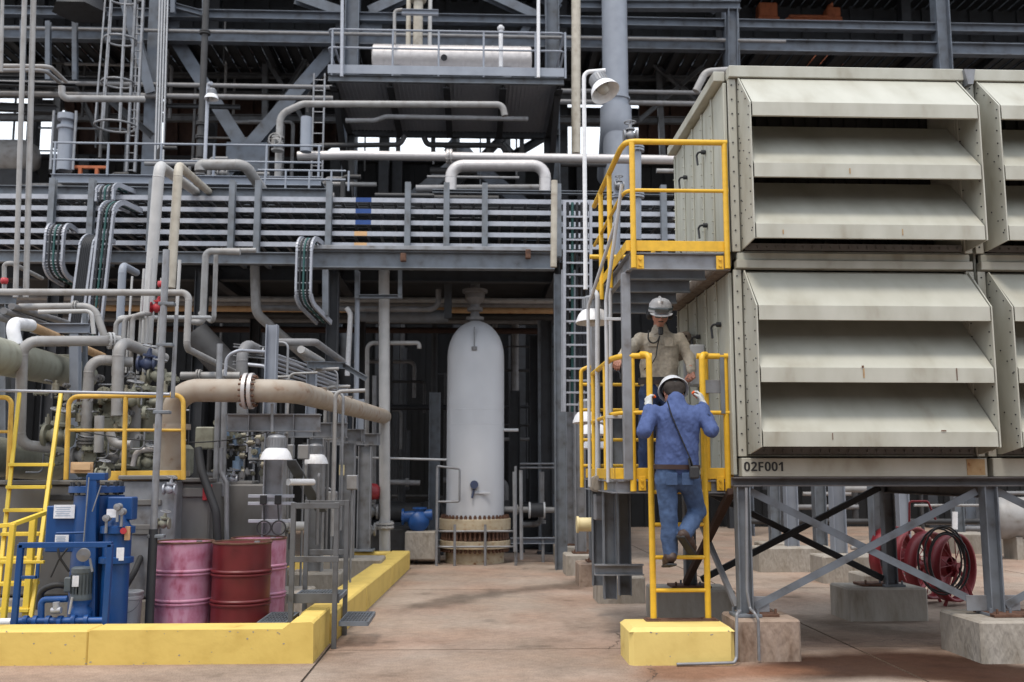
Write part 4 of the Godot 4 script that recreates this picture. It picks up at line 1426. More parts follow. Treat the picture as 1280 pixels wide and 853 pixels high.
func right_small() -> void:
	# four piers in line, each with a short column
	var P := [["nearest of four concrete piers in line left of the ladder", Vector3(1.60, 0.33, -12.8), Vector3(2.2, 0, -13.4), 2.05], ["second nearest of four concrete piers in line, brown stained", Vector3(1.56, 0.33, -14.67), Vector3(2.1, 0, -15.25), 2.0], ["third of four concrete piers in line toward the white vessel", Vector3(1.51, 0.33, -16.2), Vector3(2.05, 0, -16.8), 2.6], ["farthest of four concrete piers in line toward the white vessel", Vector3(1.50, 0.33, -18.0), Vector3(2.05, 0, -18.6), 3.0]]
	var L := ["grey column on the nearest pier left of the ladder", "grey column on the brown stained pier left of the ladder", "grey column on the third pier of the line", "tall grey column on the farthest pier of the line"]
	for k in 4:
		pier(P[k][0], P[k][1], P[k][2], M.pier_red if k == 1 else M.pier)
		var c: Vector3 = (P[k][1] + P[k][2]) * 0.5
		var s := thing("steel_column", L[k], "column", Vector3(c.x, 0.36, c.z), "columns on the pier line")
		member(s, "shaft", Vector3(0, 0, 0), Vector3(0, P[k][3], 0), 0.17, 0.17, M.galv if k > 1 else M.steel, "I", true)
		var cap := S()
		box(cap, Vector3(0, P[k][3] + 0.012, 0), Vector3(0.26, 0.024, 0.26), 0.003)
		part("cap_plate", cap, M.steel, s)
	# cream cans hung between the columns
	for k in [[Vector3(1.662, 0.896, -14.500), "cream drum shaped filter can beside the pier columns"], [Vector3(1.915, 0.901, -14.400), "cream can half hidden behind the dark column"]]:
		var can := thing("filter_can", k[1], "can", k[0])
		var st := S()
		rod(st, Vector3(-0.13, 0, 0), Vector3(0.13, 0, 0), 0.1, 18)
		part("shell", st, M.cream_can, can)
		for x in [-0.14, 0.14]:
			var e := S()
			rod(e, Vector3(x - 0.015, 0.0, 0), Vector3(x + 0.015, 0.0, 0), 0.12, 18)
			part("end_cap", e, M.cream_can, can)
	var jb := thing("junction_box", "grey steel box on the platform column left of the ladder", "box", Vector3(1.438, 1.268, -11.000))
	var s1 := S()
	box(s1, Vector3.ZERO, Vector3(0.2, 0.28, 0.14), 0.01)
	part("housing", s1, M.galv, jb)
	s1 = S()
	box(s1, Vector3(0, 0, 0.076), Vector3(0.17, 0.25, 0.01), 0.004)
	part("lid", s1, M.galv, jb)
	var rb := thing("conduit_box", "round metal conduit fitting under the platform's left corner", "fitting", Vector3(1.309, 1.525, -10.500))
	s1 = S()
	rod(s1, Vector3(0, 0, -0.07), Vector3(0, 0, 0.07), 0.085, 18)
	part("housing", s1, M.pier, rb)
	s1 = S()
	rod(s1, Vector3(0, 0, 0.07), Vector3(0, 0, 0.09), 0.07, 18)
	part("lid", s1, M.pier, rb)
	# electrical box and panel on the intake house wall by the worker
	var eb := thing("electrical_box", "grey electrical box on the intake house wall behind the tan worker", "box", Vector3(2.33, 2.75, -10.3))
	s1 = S()
	box(s1, Vector3(0, 0, 0), Vector3(0.16, 0.42, 0.3), 0.012)
	part("housing", s1, M.pvc, eb)
	s1 = S()
	box(s1, Vector3(-0.088, 0, 0), Vector3(0.012, 0.38, 0.26), 0.004)
	part("door", s1, M.pvc, eb)
	var hs := thing("hopper", "dirty brown sheet metal elbow on the intake house wall", "duct", Vector3(2.3, 3.05, -10.8))
	s1 = S()
	lathe(s1, Vector3.ZERO, Vector3(0, 0.2, 1), [[0.02, -0.3], [0.12, -0.28], [0.13, 0.0], [0.06, 0.25], [0.01, 0.26]], 14)
	part("shell", s1, M.grime, hs)
	# lamps along the platform's left side with their poles
	var aim := Vector3(0.35, -0.85, 0.35)
	lamp("tilted white lamp high on the pole left of the upper platform", Vector3(1.731, 6.598, -12.500), aim, 0.2)
	pipe("white lamp pole with a gooseneck left of the upper platform", [Vector3(1.453, 3.984, -12.600), Vector3(1.459, 6.865, -12.600), Vector3(1.503, 6.922, -12.600), Vector3(1.742, 6.927, -12.550)], 0.028, M.white)
	lamp("large white lamp hanging left of the tan worker", Vector3(1.342, 3.290, -10.900), Vector3(0, -1, 0.05), 0.2)
	pipe("grey conduit pole in front of the large hanging lamp", [Vector3(1.329, 1.465, -10.600), Vector3(1.352, 3.562, -10.600), Vector3(1.313, 3.633, -10.700), Vector3(1.324, 3.561, -10.800)], 0.026, M.pvc)
	lamp("upper small white lamp under the large hanging lamp", Vector3(1.490, 2.273, -12.800), Vector3(0, -1, 0.05), 0.2)
	lamp("middle small white lamp under the large hanging lamp", Vector3(1.683, 2.156, -13.800), Vector3(0, -1, 0.05), 0.2)
	lamp("lowest small white lamp under the large hanging lamp", Vector3(1.863, 2.001, -15.200), Vector3(0, -1, 0.05), 0.19)
	pipe("thin light pipe standing between platform and cable ladder", [Vector3(1.433, 1.568, -10.300), Vector3(1.452, 3.706, -10.300)], 0.02, M.pvc)
	pipe("vertical grey pipe with clamps behind the upper platform", [Vector3(2.297, 4.882, -13.600), Vector3(2.320, 6.303, -13.600)], 0.065, M.pipe_blue, "", [[0, 0.93], [0, 0.45]])
	pipe("slim grey pipe behind the upper platform's left railing", [Vector3(2.010, 4.536, -13.600), Vector3(2.027, 5.748, -13.600)], 0.05, M.pipe_blue, "", [[0, 0.8]])
	valve("grey instrument head on the vertical pipe behind the upper platform", Vector3(2.214, 6.362, -13.500), Vector3.RIGHT, Vector3.UP, 0.09, M.galv, M.galv)
	valve("small grey valve on the slim pipe by the upper platform", Vector3(2.044, 5.637, -13.500), Vector3.RIGHT, Vector3.UP, 0.06, M.galv, M.galv)
	# vertical cable ladder
	ladder_tray("tall vertical cable ladder beside the platform, teal cables behind its rungs", Vector3(1.484, 2.489, -14.000), Vector3(1.510, 5.539, -14.000), 0.19, Vector3.BACK, true)
	ladder_tray("narrow vertical cable ladder left of the tall one", Vector3(1.389, 2.507, -14.300), Vector3(1.404, 4.583, -14.300), 0.09, Vector3.BACK, false)
	# far right under the stand: reels, tank, columns
	for k in [[Vector3(5.949, 0.477, -13.800), 0.42, "left red hose reel with wire spokes under the intake house"], [Vector3(5.919, 0.469, -12.600), 0.42, "right red hose reel hung with black hose under the intake house"]]:
		reel(k[2], k[0], k[1])
	var hose := S()
	var hp := PackedVector3Array()
	for j in 118:
		var a := TAU * j / 24.0
		var wob := 0.045 * sin(j * 0.13) + 0.02 * sin(j * 0.31)
		hp.append(Vector3(5.756, 0.583, -12.200) + Vector3(cos(a) * (0.25 + wob), sin(a) * (0.36 + wob) - 0.04 * wob, 0.1 * sin(j * 0.09) + 0.05))
	tube(hose, hp, 0.012, 6)
	solo("hose", hose, M.rubber, "coil of black hose hanging on the right red reel", "hose")
	pipe("bent red bar above the hose reels", [Vector3(5.716, 0.842, -13.000), Vector3(5.738, 1.265, -13.000), Vector3(5.984, 1.265, -13.000), Vector3(6.077, 1.027, -13.000)], 0.014, M.red)
	var tk := thing("tank", "grey horizontal tank standing far back at the right edge", "tank", Vector3(10.762, 0.766, -19.000))
	s1 = S()
	lathe(s1, Vector3(-0.9, 0, 0), Vector3.RIGHT, [[0.001, 0.0], [0.3, 0.06], [0.4, 0.2], [0.4, 2.0], [0.001, 2.2]], 24, true)
	part("shell", s1, M.pipe, tk)
	for x in [-0.4, 0.5]:
		s1 = S()
		box(s1, Vector3(x, -0.62, 0), Vector3(0.12, 0.55, 0.5))
		part("saddle", s1, M.pier, tk)
	var i := 0
	for px in [[967, 20.0], [988, 17.0], [1024, 17.5], [1047, 15.5], [1098, 13.9], [1130, 19.0], [1200, 21.0], [1232, 23.0]]:
		var lab: String = ["first", "second", "third", "fourth", "fifth", "sixth", "seventh", "eighth"][i]
		var x: float = (px[0] - 590.0) / 1244.0 * px[1]
		var c := thing("steel_column", lab + " from the left of the grey columns seen under the intake house", "column", Vector3(x, 0.0, -px[1]), "columns beyond the stand")
		member(c, "shaft", Vector3(0, 0.25, 0), Vector3(0, 5.5, 0), 0.2, 0.2, M.pipe_blue if i % 2 == 1 and i < 6 else M.steel, "I", true)
		var b := S()
		box(b, Vector3(0, 0.1, 0), Vector3(0.7, 0.32, 0.6), 0.02)
		part("plinth", b, M.pier, c)
		i += 1
	var bs := [[Vector3(4.760, 0.000, -16.612), Vector3(6.055, 0.000, -18.973), "low concrete plinth beyond the grey pier"], [Vector3(5.235, 0.000, -14.935), Vector3(7.022, 0.000, -18.109), "pale concrete plinth beyond the crossed braces"], [Vector3(9.776, 0.000, -20.116), Vector3(13.002, 0.000, -23.998), "long low plinth under the far grey tank"]]
	for k in bs:
		pier(k[2], Vector3(k[0].x, 0.4, k[0].z), Vector3(k[1].x, 0, k[0].z - 0.6), M.pier, false)
	# pipes and posts in the dim bay under and beyond the stand
	var rng := RandomNumberGenerator.new()
	rng.seed = 17
	for k in 22:
		var d := rng.randf_range(18.0, 28.0)
		var x := (rng.randf_range(900, 1290) - 590.0) / 1244.0 * d
		var y := rng.randf_range(0.1, 1.6)
		var r := rng.randf_range(0.025, 0.09)
		var mm: Material = [M.pipe_dark, M.pipe_grey, M.dark_steel, M.pipe][k % 4]
		var e := Vector3(x, y + rng.randf_range(1.0, 2.6), -d) if k % 2 == 0 else Vector3(x + rng.randf_range(1.0, 3.0), y, -d)
		var far: String = ["near", "midway", "far"][int((d - 18.0) / 3.4)]
		var lr: String = "left" if x / d < 0.37 else "right"
		pipe(("thick " if r > 0.06 else "thin ") + ["dark", "grey", "blackish", "pale"][k % 4] + (" upright" if k % 2 == 0 else " level") + " pipe " + far + " beyond the intake house stand, " + lr + " half", [Vector3(x, y, -d), e], r, mm, "pipes beyond the stand", [], 0.0, 8)
	# small things in front of the far background on the right
	pipe("horizontal grey pipe low behind the crossed braces", [Vector3(5.984, 0.568, -22.000), Vector3(12.275, 0.556, -22.000)], 0.06, M.pipe_dark)
	pipe("white valve stub hanging behind the stand", [Vector3(7.315, 1.049, -15.000), Vector3(7.299, 0.787, -15.000)], 0.04, M.white)


func reel(label: String, at: Vector3, r: float) -> void:
	var o := thing("hose_reel", label, "hose reel", at, "red hose reels under the intake house")
	var ax := Vector3(0.55, 0, 0.83).normalized()
	for s in [-0.16, 0.16]:
		var st := S()
		lathe(st, ax * s, ax, [[r * 0.93, -0.075], [r, -0.08], [r * 1.01, 0.0], [r, 0.08], [r * 0.93, 0.075], [r * 0.91, 0.0], [r * 0.93, -0.075]], 40, true)
		part("rim", st, M.red, o)
		var f := frame_along(Vector3.ZERO, ax)
		for k in 14:
			var a := TAU * k / 14
			var b := a + (0.5 if k % 2 == 0 else -0.5)
			var sp := S()
			rod(sp, ax * (s + 0.03) + (f.x * cos(b) + f.y * sin(b)) * 0.06, ax * s + (f.x * cos(a) + f.y * sin(a)) * r * 0.9, 0.006, 5)
			part("spoke", sp, M.red, o)
	var d := S()
	lathe(d, Vector3.ZERO, ax, [[r * 0.3, -0.15], [r * 0.28, 0.0], [r * 0.3, 0.15]], 30)
	part("drum", d, M.red, o)
	var h := S()
	rod(h, -ax * 0.25, ax * 0.25, 0.06, 14)
	part("hub", h, M.red, o)
	for s in [-0.24, 0.24]:
		var b := S()
		bar(b, ax * s + Vector3(0, -at.y, 0) + Vector3(0.2, 0, 0), ax * s, 0.03, 0.03)
		bar(b, ax * s + Vector3(0, -at.y, 0) - Vector3(0.2, 0, 0), ax * s, 0.03, 0.03)
		part("stand", b, M.red, o)


func ladder_tray(label: String, a: Vector3, b: Vector3, half: float, face: Vector3, cables: bool) -> void:
	var o := thing("cable_ladder", label, "cable ladder", a)
	var l := a.distance_to(b)
	var d := (b - a).normalized()
	var side := d.cross(face).normalized()
	for s in [-1.0, 1.0]:
		var st := S()
		channel(st, side * s * half, side * s * half + d * l, 0.04, 0.07)
		part("side_rail", st, M.galv_light, o)
	var n := int(l / 0.17)
	for k in n:
		var st := S()
		box(st, d * (0.1 + 0.17 * k), Vector3(absf(side.x) * half * 2 + 0.02, 0.028, 0.03), 0.003)
		part("rung", st, M.galv_light, o)
	if cables:
		for k in 5:
			var st := S()
			rod(st, side * (k - 2) * half * 0.36 - face * 0.06, side * (k - 2) * half * 0.36 - face * 0.06 + d * l, 0.022, 7)
			part("cable", st, M.green_hose if k == 1 else M.cable, o)


# ---------------------------------------------------------------- white vessel and what stands round it
func vessel_area() -> void:
	var o := thing("pressure_vessel", "tall white domed vessel on a rusty bolted flange", "vessel", Vector3(0.06, 0, -18.7))
	var st := S()
	var prof := [[0.535, 0.62], [0.535, 3.76]]
	for k in 9:
		var a := PI / 2 * k / 8.0
		prof.append([max(0.002, 0.535 * cos(a)), 3.8 + 0.69 * sin(a)])
	lathe(st, Vector3.ZERO, Vector3.UP, prof, 56, true)
	part("shell", st, M.vessel, o)
	for y in [2.52, 2.79]:
		st = S()
		lathe(st, Vector3.ZERO, Vector3.UP, [[0.534, y - 0.008], [0.538, y - 0.004], [0.538, y + 0.004], [0.534, y + 0.008]], 56)
		part("weld_seam", st, M.vessel, o)
	st = S()
	box(st, Vector3(-0.03, 4.1, 0.47), Vector3(0.016, 0.4, 0.13))
	box(st, Vector3(-0.03, 3.9, 0.53), Vector3(0.1, 0.07, 0.07), 0.006)
	part("lug", st, M.pipe_grey, o)
	st = S()
	lathe(st, Vector3.ZERO, Vector3.UP, [[0.54, 0.0], [0.54, 0.26]], 48)
	part("skirt", st, M.flange, o)
	for y in [[0.27, 0.41], [0.60, 0.80]]:
		st = S()
		lathe(st, Vector3.ZERO, Vector3.UP, [[0.53, y[0]], [0.655, y[0]], [0.66, y[0] + 0.01], [0.66, y[1] - 0.01], [0.655, y[1]], [0.53, y[1]]], 56)
		part("flange", st, M.flange, o)
	st = S()
	lathe(st, Vector3.ZERO, Vector3.UP, [[0.53, 0.41], [0.53, 0.60]], 48)
	part("spool", st, M.rusty, o)
	st = S()
	for k in 44:
		var a := TAU * k / 44
		var p := Vector3(cos(a), 0, sin(a)) * 0.605
		rod(st, p + Vector3(0, 0.20, 0), p + Vector3(0, 0.87, 0), 0.02, 7)
		for y in [0.235, 0.44, 0.575, 0.825]:
			rod(st, p + Vector3(0, y - 0.022, 0), p + Vector3(0, y + 0.022, 0), 0.034, 6)
	part("stud_bolts", st, M.rusty, o, true)
	st = S()
	lathe(st, Vector3(-0.02, 0, 0), Vector3.UP, [[0.11, 4.42], [0.11, 4.5], [0.17, 4.5], [0.17, 4.56], [0.09, 4.57], [0.08, 4.66], [0.15, 4.68], [0.15, 4.74], [0.09, 4.75], [0.09, 4.8], [0.19, 4.92], [0.19, 5.02], [0.24, 5.03], [0.24, 5.09], [0.09, 5.1], [0.09, 5.9]], 24)
	part("top_nozzle", st, M.pipe_grey, o)
	st = S()
	rod(st, Vector3(-0.02, 1.42, 0.52), Vector3(-0.02, 1.42, 0.62), 0.075, 18)
	rod(st, Vector3(-0.02, 1.34, 0.56), Vector3(-0.06, 1.18, 0.58), 0.02, 8)
	part("gauge", st, M.valve_blue, o)
	st = S()
	box(st, Vector3(0.1, 1.27, 0.545), Vector3(0.35, 0.035, 0.03), 0.004)
	part("bracket", st, M.vessel, o)
	st = S()
	rod(st, Vector3(0.52, 2.42, 0.1), Vector3(0.8, 2.42, 0.1), 0.03, 10)
	part("side_nozzle", st, M.pvc, o)
	# ring guard of small pipe round the flange
	var g := thing("pipe_guard", "thin pipe guard rail round the vessel's rusty flange", "guard rail", Vector3(0.06, 0, -18.7))
	for y in [0.33, 0.6]:
		st = S()
		tube(st, rounded([Vector3(-0.68, y, -0.3), Vector3(-0.68, y, 0.72), Vector3(0.72, y, 0.72), Vector3(0.72, y, -0.3)], 0.15), 0.018, 8)
		part("rail", st, M.galv, g)
	for x in [-0.68, -0.36, 0.18, 0.72]:
		post(g, Vector3(x, 0, 0.73), 0.72 if absf(x) < 0.6 else 1.75, M.galv, 0.024)
	st = S()
	tube(st, rounded([Vector3(-0.68, 1.75, 0.72), Vector3(-0.28, 1.7, 0.72), Vector3(-0.28, 1.12, 0.72), Vector3(-0.68, 1.12, 0.72)], 0.04), 0.02, 8)
	part("rail", st, M.galv, g)
	# flanking columns and low bench
	for k in [[543.5, "dark square column left of the white vessel", 492.0, 20.4], [643.0, "dark square column right of the white vessel", 489.0, 21.0], [683.0, "dark slim column behind the pier line", 400.0, 20.5], [668.0, "dark column between vessel and pier line", 420.0, 22.0]]:
		var x: float = (k[0] - 590.0) / 1244.0 * k[3]
		var c := thing("steel_column", k[1], "column", Vector3(x, 0, -k[3]), "dark columns round the vessel")
		var h: float = 1.65 + (590.0 - k[2]) / 1244.0 * k[3]
		member(c, "shaft", Vector3.ZERO, Vector3(0, h, 0), 0.22, 0.22, M.steel if k[0] < 600 else M.dark_steel, "I", true)
		st = S()
		box(st, Vector3(0, 0.02, 0), Vector3(0.4, 0.04, 0.4), 0.004)
		part("base_plate", st, M.dark_steel, c)
	var bn := thing("pipe_bench", "low grey steel bench left of the vessel's flange", "bench", Vector3(-0.899, 0.199, -18.600))
	for k in [[Vector3(-0.38, 0.16, 0), Vector3(0.36, 0.16, 0)]]:
		member(bn, "channel", k[0], k[1], 0.12, 0.11, M.pvc, "C")
	for x in [-0.1, 0.3]:
		post(bn, Vector3(x, -0.2, 0), 0.36, M.galv, 0.03)
	var bn2 := thing("pipe_bench", "low grey steel bench right of the vessel's flange", "bench", Vector3(1.212, 0.193, -18.600))
	member(bn2, "channel", Vector3(-0.5, 0.2, 0), Vector3(0.5, 0.2, 0), 0.12, 0.11, M.pipe_blue, "C")
	for x in [-0.4, 0.1]:
		post(bn2, Vector3(x, -0.2, 0), 0.42, M.galv, 0.03)
	# blue pump left of the vessel
	var pm := thing("pump", "bright blue pump left of the white vessel", "pump", Vector3(-0.968, 0.757, -18.400))
	st = S()
	lathe(st, Vector3(0, 0, 0), Vector3(0.3, 0, 1), [[0.001, -0.14], [0.17, -0.12], [0.2, 0.0], [0.17, 0.12], [0.001, 0.15]], 20, true)
	part("casing", st, M.blue_pump, pm)
	st = S()
	rod(st, Vector3(-0.28, 0.08, 0), Vector3(0.25, 0.12, 0), 0.1, 14)
	rod(st, Vector3(-0.3, 0.08, 0), Vector3(-0.26, 0.08, 0), 0.15, 14)
	part("suction_pipe", st, M.blue_pump, pm)
	st = S()
	rod(st, Vector3(0.02, 0.1, 0), Vector3(0.02, 0.24, 0), 0.09, 14)
	rod(st, Vector3(0.02, 0.22, 0), Vector3(0.02, 0.25, 0), 0.13, 14)
	part("discharge_flange", st, M.blue_pump, pm)
	st = S()
	box(st, Vector3(0.05, -0.42, 0), Vector3(0.55, 0.5, 0.5), 0.02)
	part("plinth", st, M.pier, pm)
	# risers and runs in front of the dark
	pipe("tall pale riser pipe left of the white vessel", [Vector3(-1.513, 0.127, -17.800), Vector3(-1.610, 5.067, -17.800), Vector3(-1.613, 5.244, -17.800), Vector3(-1.832, 5.769, -21.000)], 0.098, M.pipe_light, "", [[0, 0.12]], 0.2)
	pipe("slim bright pipe with an offset elbow left of the tall riser", [Vector3(-2.250, 4.546, -17.600), Vector3(-2.177, 4.445, -17.600), Vector3(-2.210, 3.330, -17.600)], 0.045, M.white)
	pipe("slim grey blue pipe hanging beside the offset pipe", [Vector3(-2.053, 5.180, -17.500), Vector3(-2.030, 2.620, -17.500)], 0.045, M.pipe_blue)
	pipe("hooked grey pipe in front of the dark hall", [Vector3(-1.877, 1.368, -18.000), Vector3(-1.912, 3.967, -18.000), Vector3(-0.972, 3.972, -18.000), Vector3(-0.970, 3.870, -18.000)], 0.04, M.pipe)
	pipe("grey pipe standing beside the hooked pipe", [Vector3(-1.771, 0.934, -18.300), Vector3(-1.801, 3.399, -18.300)], 0.04, M.pipe_grey)
	pipe("thin pale pipe stretched level across to the white vessel", [Vector3(-2.144, 1.905, -18.000), Vector3(-0.465, 1.866, -18.200)], 0.02, M.pvc)
	pipe("short pipe branch with taps right of the riser", [Vector3(-1.594, 1.456, -19.000), Vector3(-0.978, 1.441, -19.000)], 0.05, M.pipe_grey, "", [[0, 0.6]])
	pipe("brown and grey pipe bend under the rack beam", [Vector3(-3.946, 4.667, -18.400), Vector3(-0.771, 4.690, -18.600), Vector3(-0.651, 4.798, -18.600), Vector3(-0.654, 5.075, -18.600)], 0.055, M.pipe_grey)
	pipe("grey beam pipe along the shade under the hanging frame", [Vector3(-2.319, 4.637, -19.000), Vector3(-0.478, 4.617, -19.000)], 0.13, M.steel)
	var rv := valve("red control valve at the foot of the riser pipe", Vector3(-1.793, 0.954, -17.800), Vector3.RIGHT, Vector3.UP, 0.14, M.pipe_grey, M.red)
	st = S()
	lathe(st, Vector3.ZERO, Vector3.UP, [[0.001, 0.2], [0.16, 0.22], [0.19, 0.3], [0.19, 0.42], [0.12, 0.48], [0.001, 0.5]], 20, true)
	part("actuator", st, M.red, rv)
	valve("grey valve at the foot of the hooked pipe", Vector3(-1.795, 0.661, -17.600), Vector3.RIGHT, Vector3.BACK, 0.12, M.pipe, M.galv)
	# right of the vessel
	pipe("bent grey pipe right of the white vessel", [Vector3(1.319, 1.650, -19.000), Vector3(1.315, 0.664, -19.000), Vector3(0.908, 0.665, -19.000)], 0.05, M.pipe_grey, "", [[0, 0.95]])
	pipe("large dark pipe run low right of the vessel", [Vector3(0.600, 0.955, -18.800), Vector3(1.647, 0.939, -18.800)], 0.055, M.pipe, "", [[0, 0.22], [0, 0.62]])
	pipe("tall thin post in front of the dark bench", [Vector3(0.848, 0.170, -17.200), Vector3(0.837, 1.677, -17.200)], 0.03, M.galv)
	pipe("second thin post right of the vessel", [Vector3(0.770, 0.249, -17.900), Vector3(0.756, 1.650, -17.900)], 0.035, M.galv)
	pipe("pale riser pipe behind the pier line", [Vector3(1.633, 1.131, -18.800), Vector3(1.630, 5.630, -18.800)], 0.06, M.pipe)
	pipe("cream vent pipe rising in front of the trays", [Vector3(1.354, 5.067, -16.400), Vector3(1.376, 6.565, -16.400)], 0.055, M.pipe_cream)
	pipe("thin railing pipe in the shade right of the vessel", [Vector3(0.933, 1.804, -19.500), Vector3(1.714, 1.805, -19.500)], 0.02, M.galv)
	pipe("lower thin railing pipe in the shade right of the vessel", [Vector3(0.933, 1.727, -19.500), Vector3(1.713, 1.727, -19.500)], 0.02, M.galv)
	var cl := thing("service_box", "dark round motor on the pipe run right of the vessel", "motor", Vector3(1.200, 0.947, -18.600))
	st = S()
	rod(st, Vector3(-0.12, 0, 0), Vector3(0.12, 0, 0), 0.13, 18)
	part("housing", st, M.dark_steel, cl)
	st = S()
	rod(st, Vector3(-0.15, 0, 0), Vector3(-0.12, 0, 0), 0.15, 18)
	rod(st, Vector3(0.12, 0, 0), Vector3(0.15, 0, 0), 0.15, 18)
	part("flange", st, M.pvc, cl)
	# clutter in the dark hall: pipes, posts and rails, shade put into near-black colours
	var rng := RandomNumberGenerator.new()
	rng.seed = 4
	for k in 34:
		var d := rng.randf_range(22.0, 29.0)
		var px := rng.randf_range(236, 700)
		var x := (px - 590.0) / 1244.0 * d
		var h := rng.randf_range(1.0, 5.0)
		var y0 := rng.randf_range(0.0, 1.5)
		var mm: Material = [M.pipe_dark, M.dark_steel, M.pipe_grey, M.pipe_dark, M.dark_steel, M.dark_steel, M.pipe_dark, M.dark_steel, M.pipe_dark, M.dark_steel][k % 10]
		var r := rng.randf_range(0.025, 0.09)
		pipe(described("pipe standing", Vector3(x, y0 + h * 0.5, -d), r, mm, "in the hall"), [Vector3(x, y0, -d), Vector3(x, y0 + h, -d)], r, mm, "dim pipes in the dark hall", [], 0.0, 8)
	for k in 24:
		var d := rng.randf_range(23.0, 29.0)
		var px := rng.randf_range(236, 640)
		var x := (px - 590.0) / 1244.0 * d
		var y0 := rng.randf_range(0.4, 4.8)
		var mm: Material = [M.pipe_dark, M.dark_steel, M.pipe_grey][k % 3]
		var e := x + rng.randf_range(0.8, 3.0)
		var r := rng.randf_range(0.02, 0.07)
		pipe(described("pipe lying level", Vector3(x, y0, -d), r, mm, "in the hall"), [Vector3(x, y0, -d), Vector3(e, y0, -d), Vector3(e, y0 - rng.randf_range(0.2, 1.0), -d)], r, mm, "dim pipes in the dark hall", [], 0.0, 8)
	for k in 10:
		var d := rng.randf_range(21.0, 25.0)
		var px := rng.randf_range(420, 720)
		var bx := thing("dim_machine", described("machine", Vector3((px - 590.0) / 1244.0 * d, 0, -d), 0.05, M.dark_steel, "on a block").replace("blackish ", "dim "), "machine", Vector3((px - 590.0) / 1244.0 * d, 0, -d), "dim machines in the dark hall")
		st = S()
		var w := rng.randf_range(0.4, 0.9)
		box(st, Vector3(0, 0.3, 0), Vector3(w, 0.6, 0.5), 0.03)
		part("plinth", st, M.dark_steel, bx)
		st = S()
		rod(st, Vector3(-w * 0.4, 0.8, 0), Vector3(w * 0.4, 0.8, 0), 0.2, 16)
		part("barrel", st, M.pipe_dark, bx)


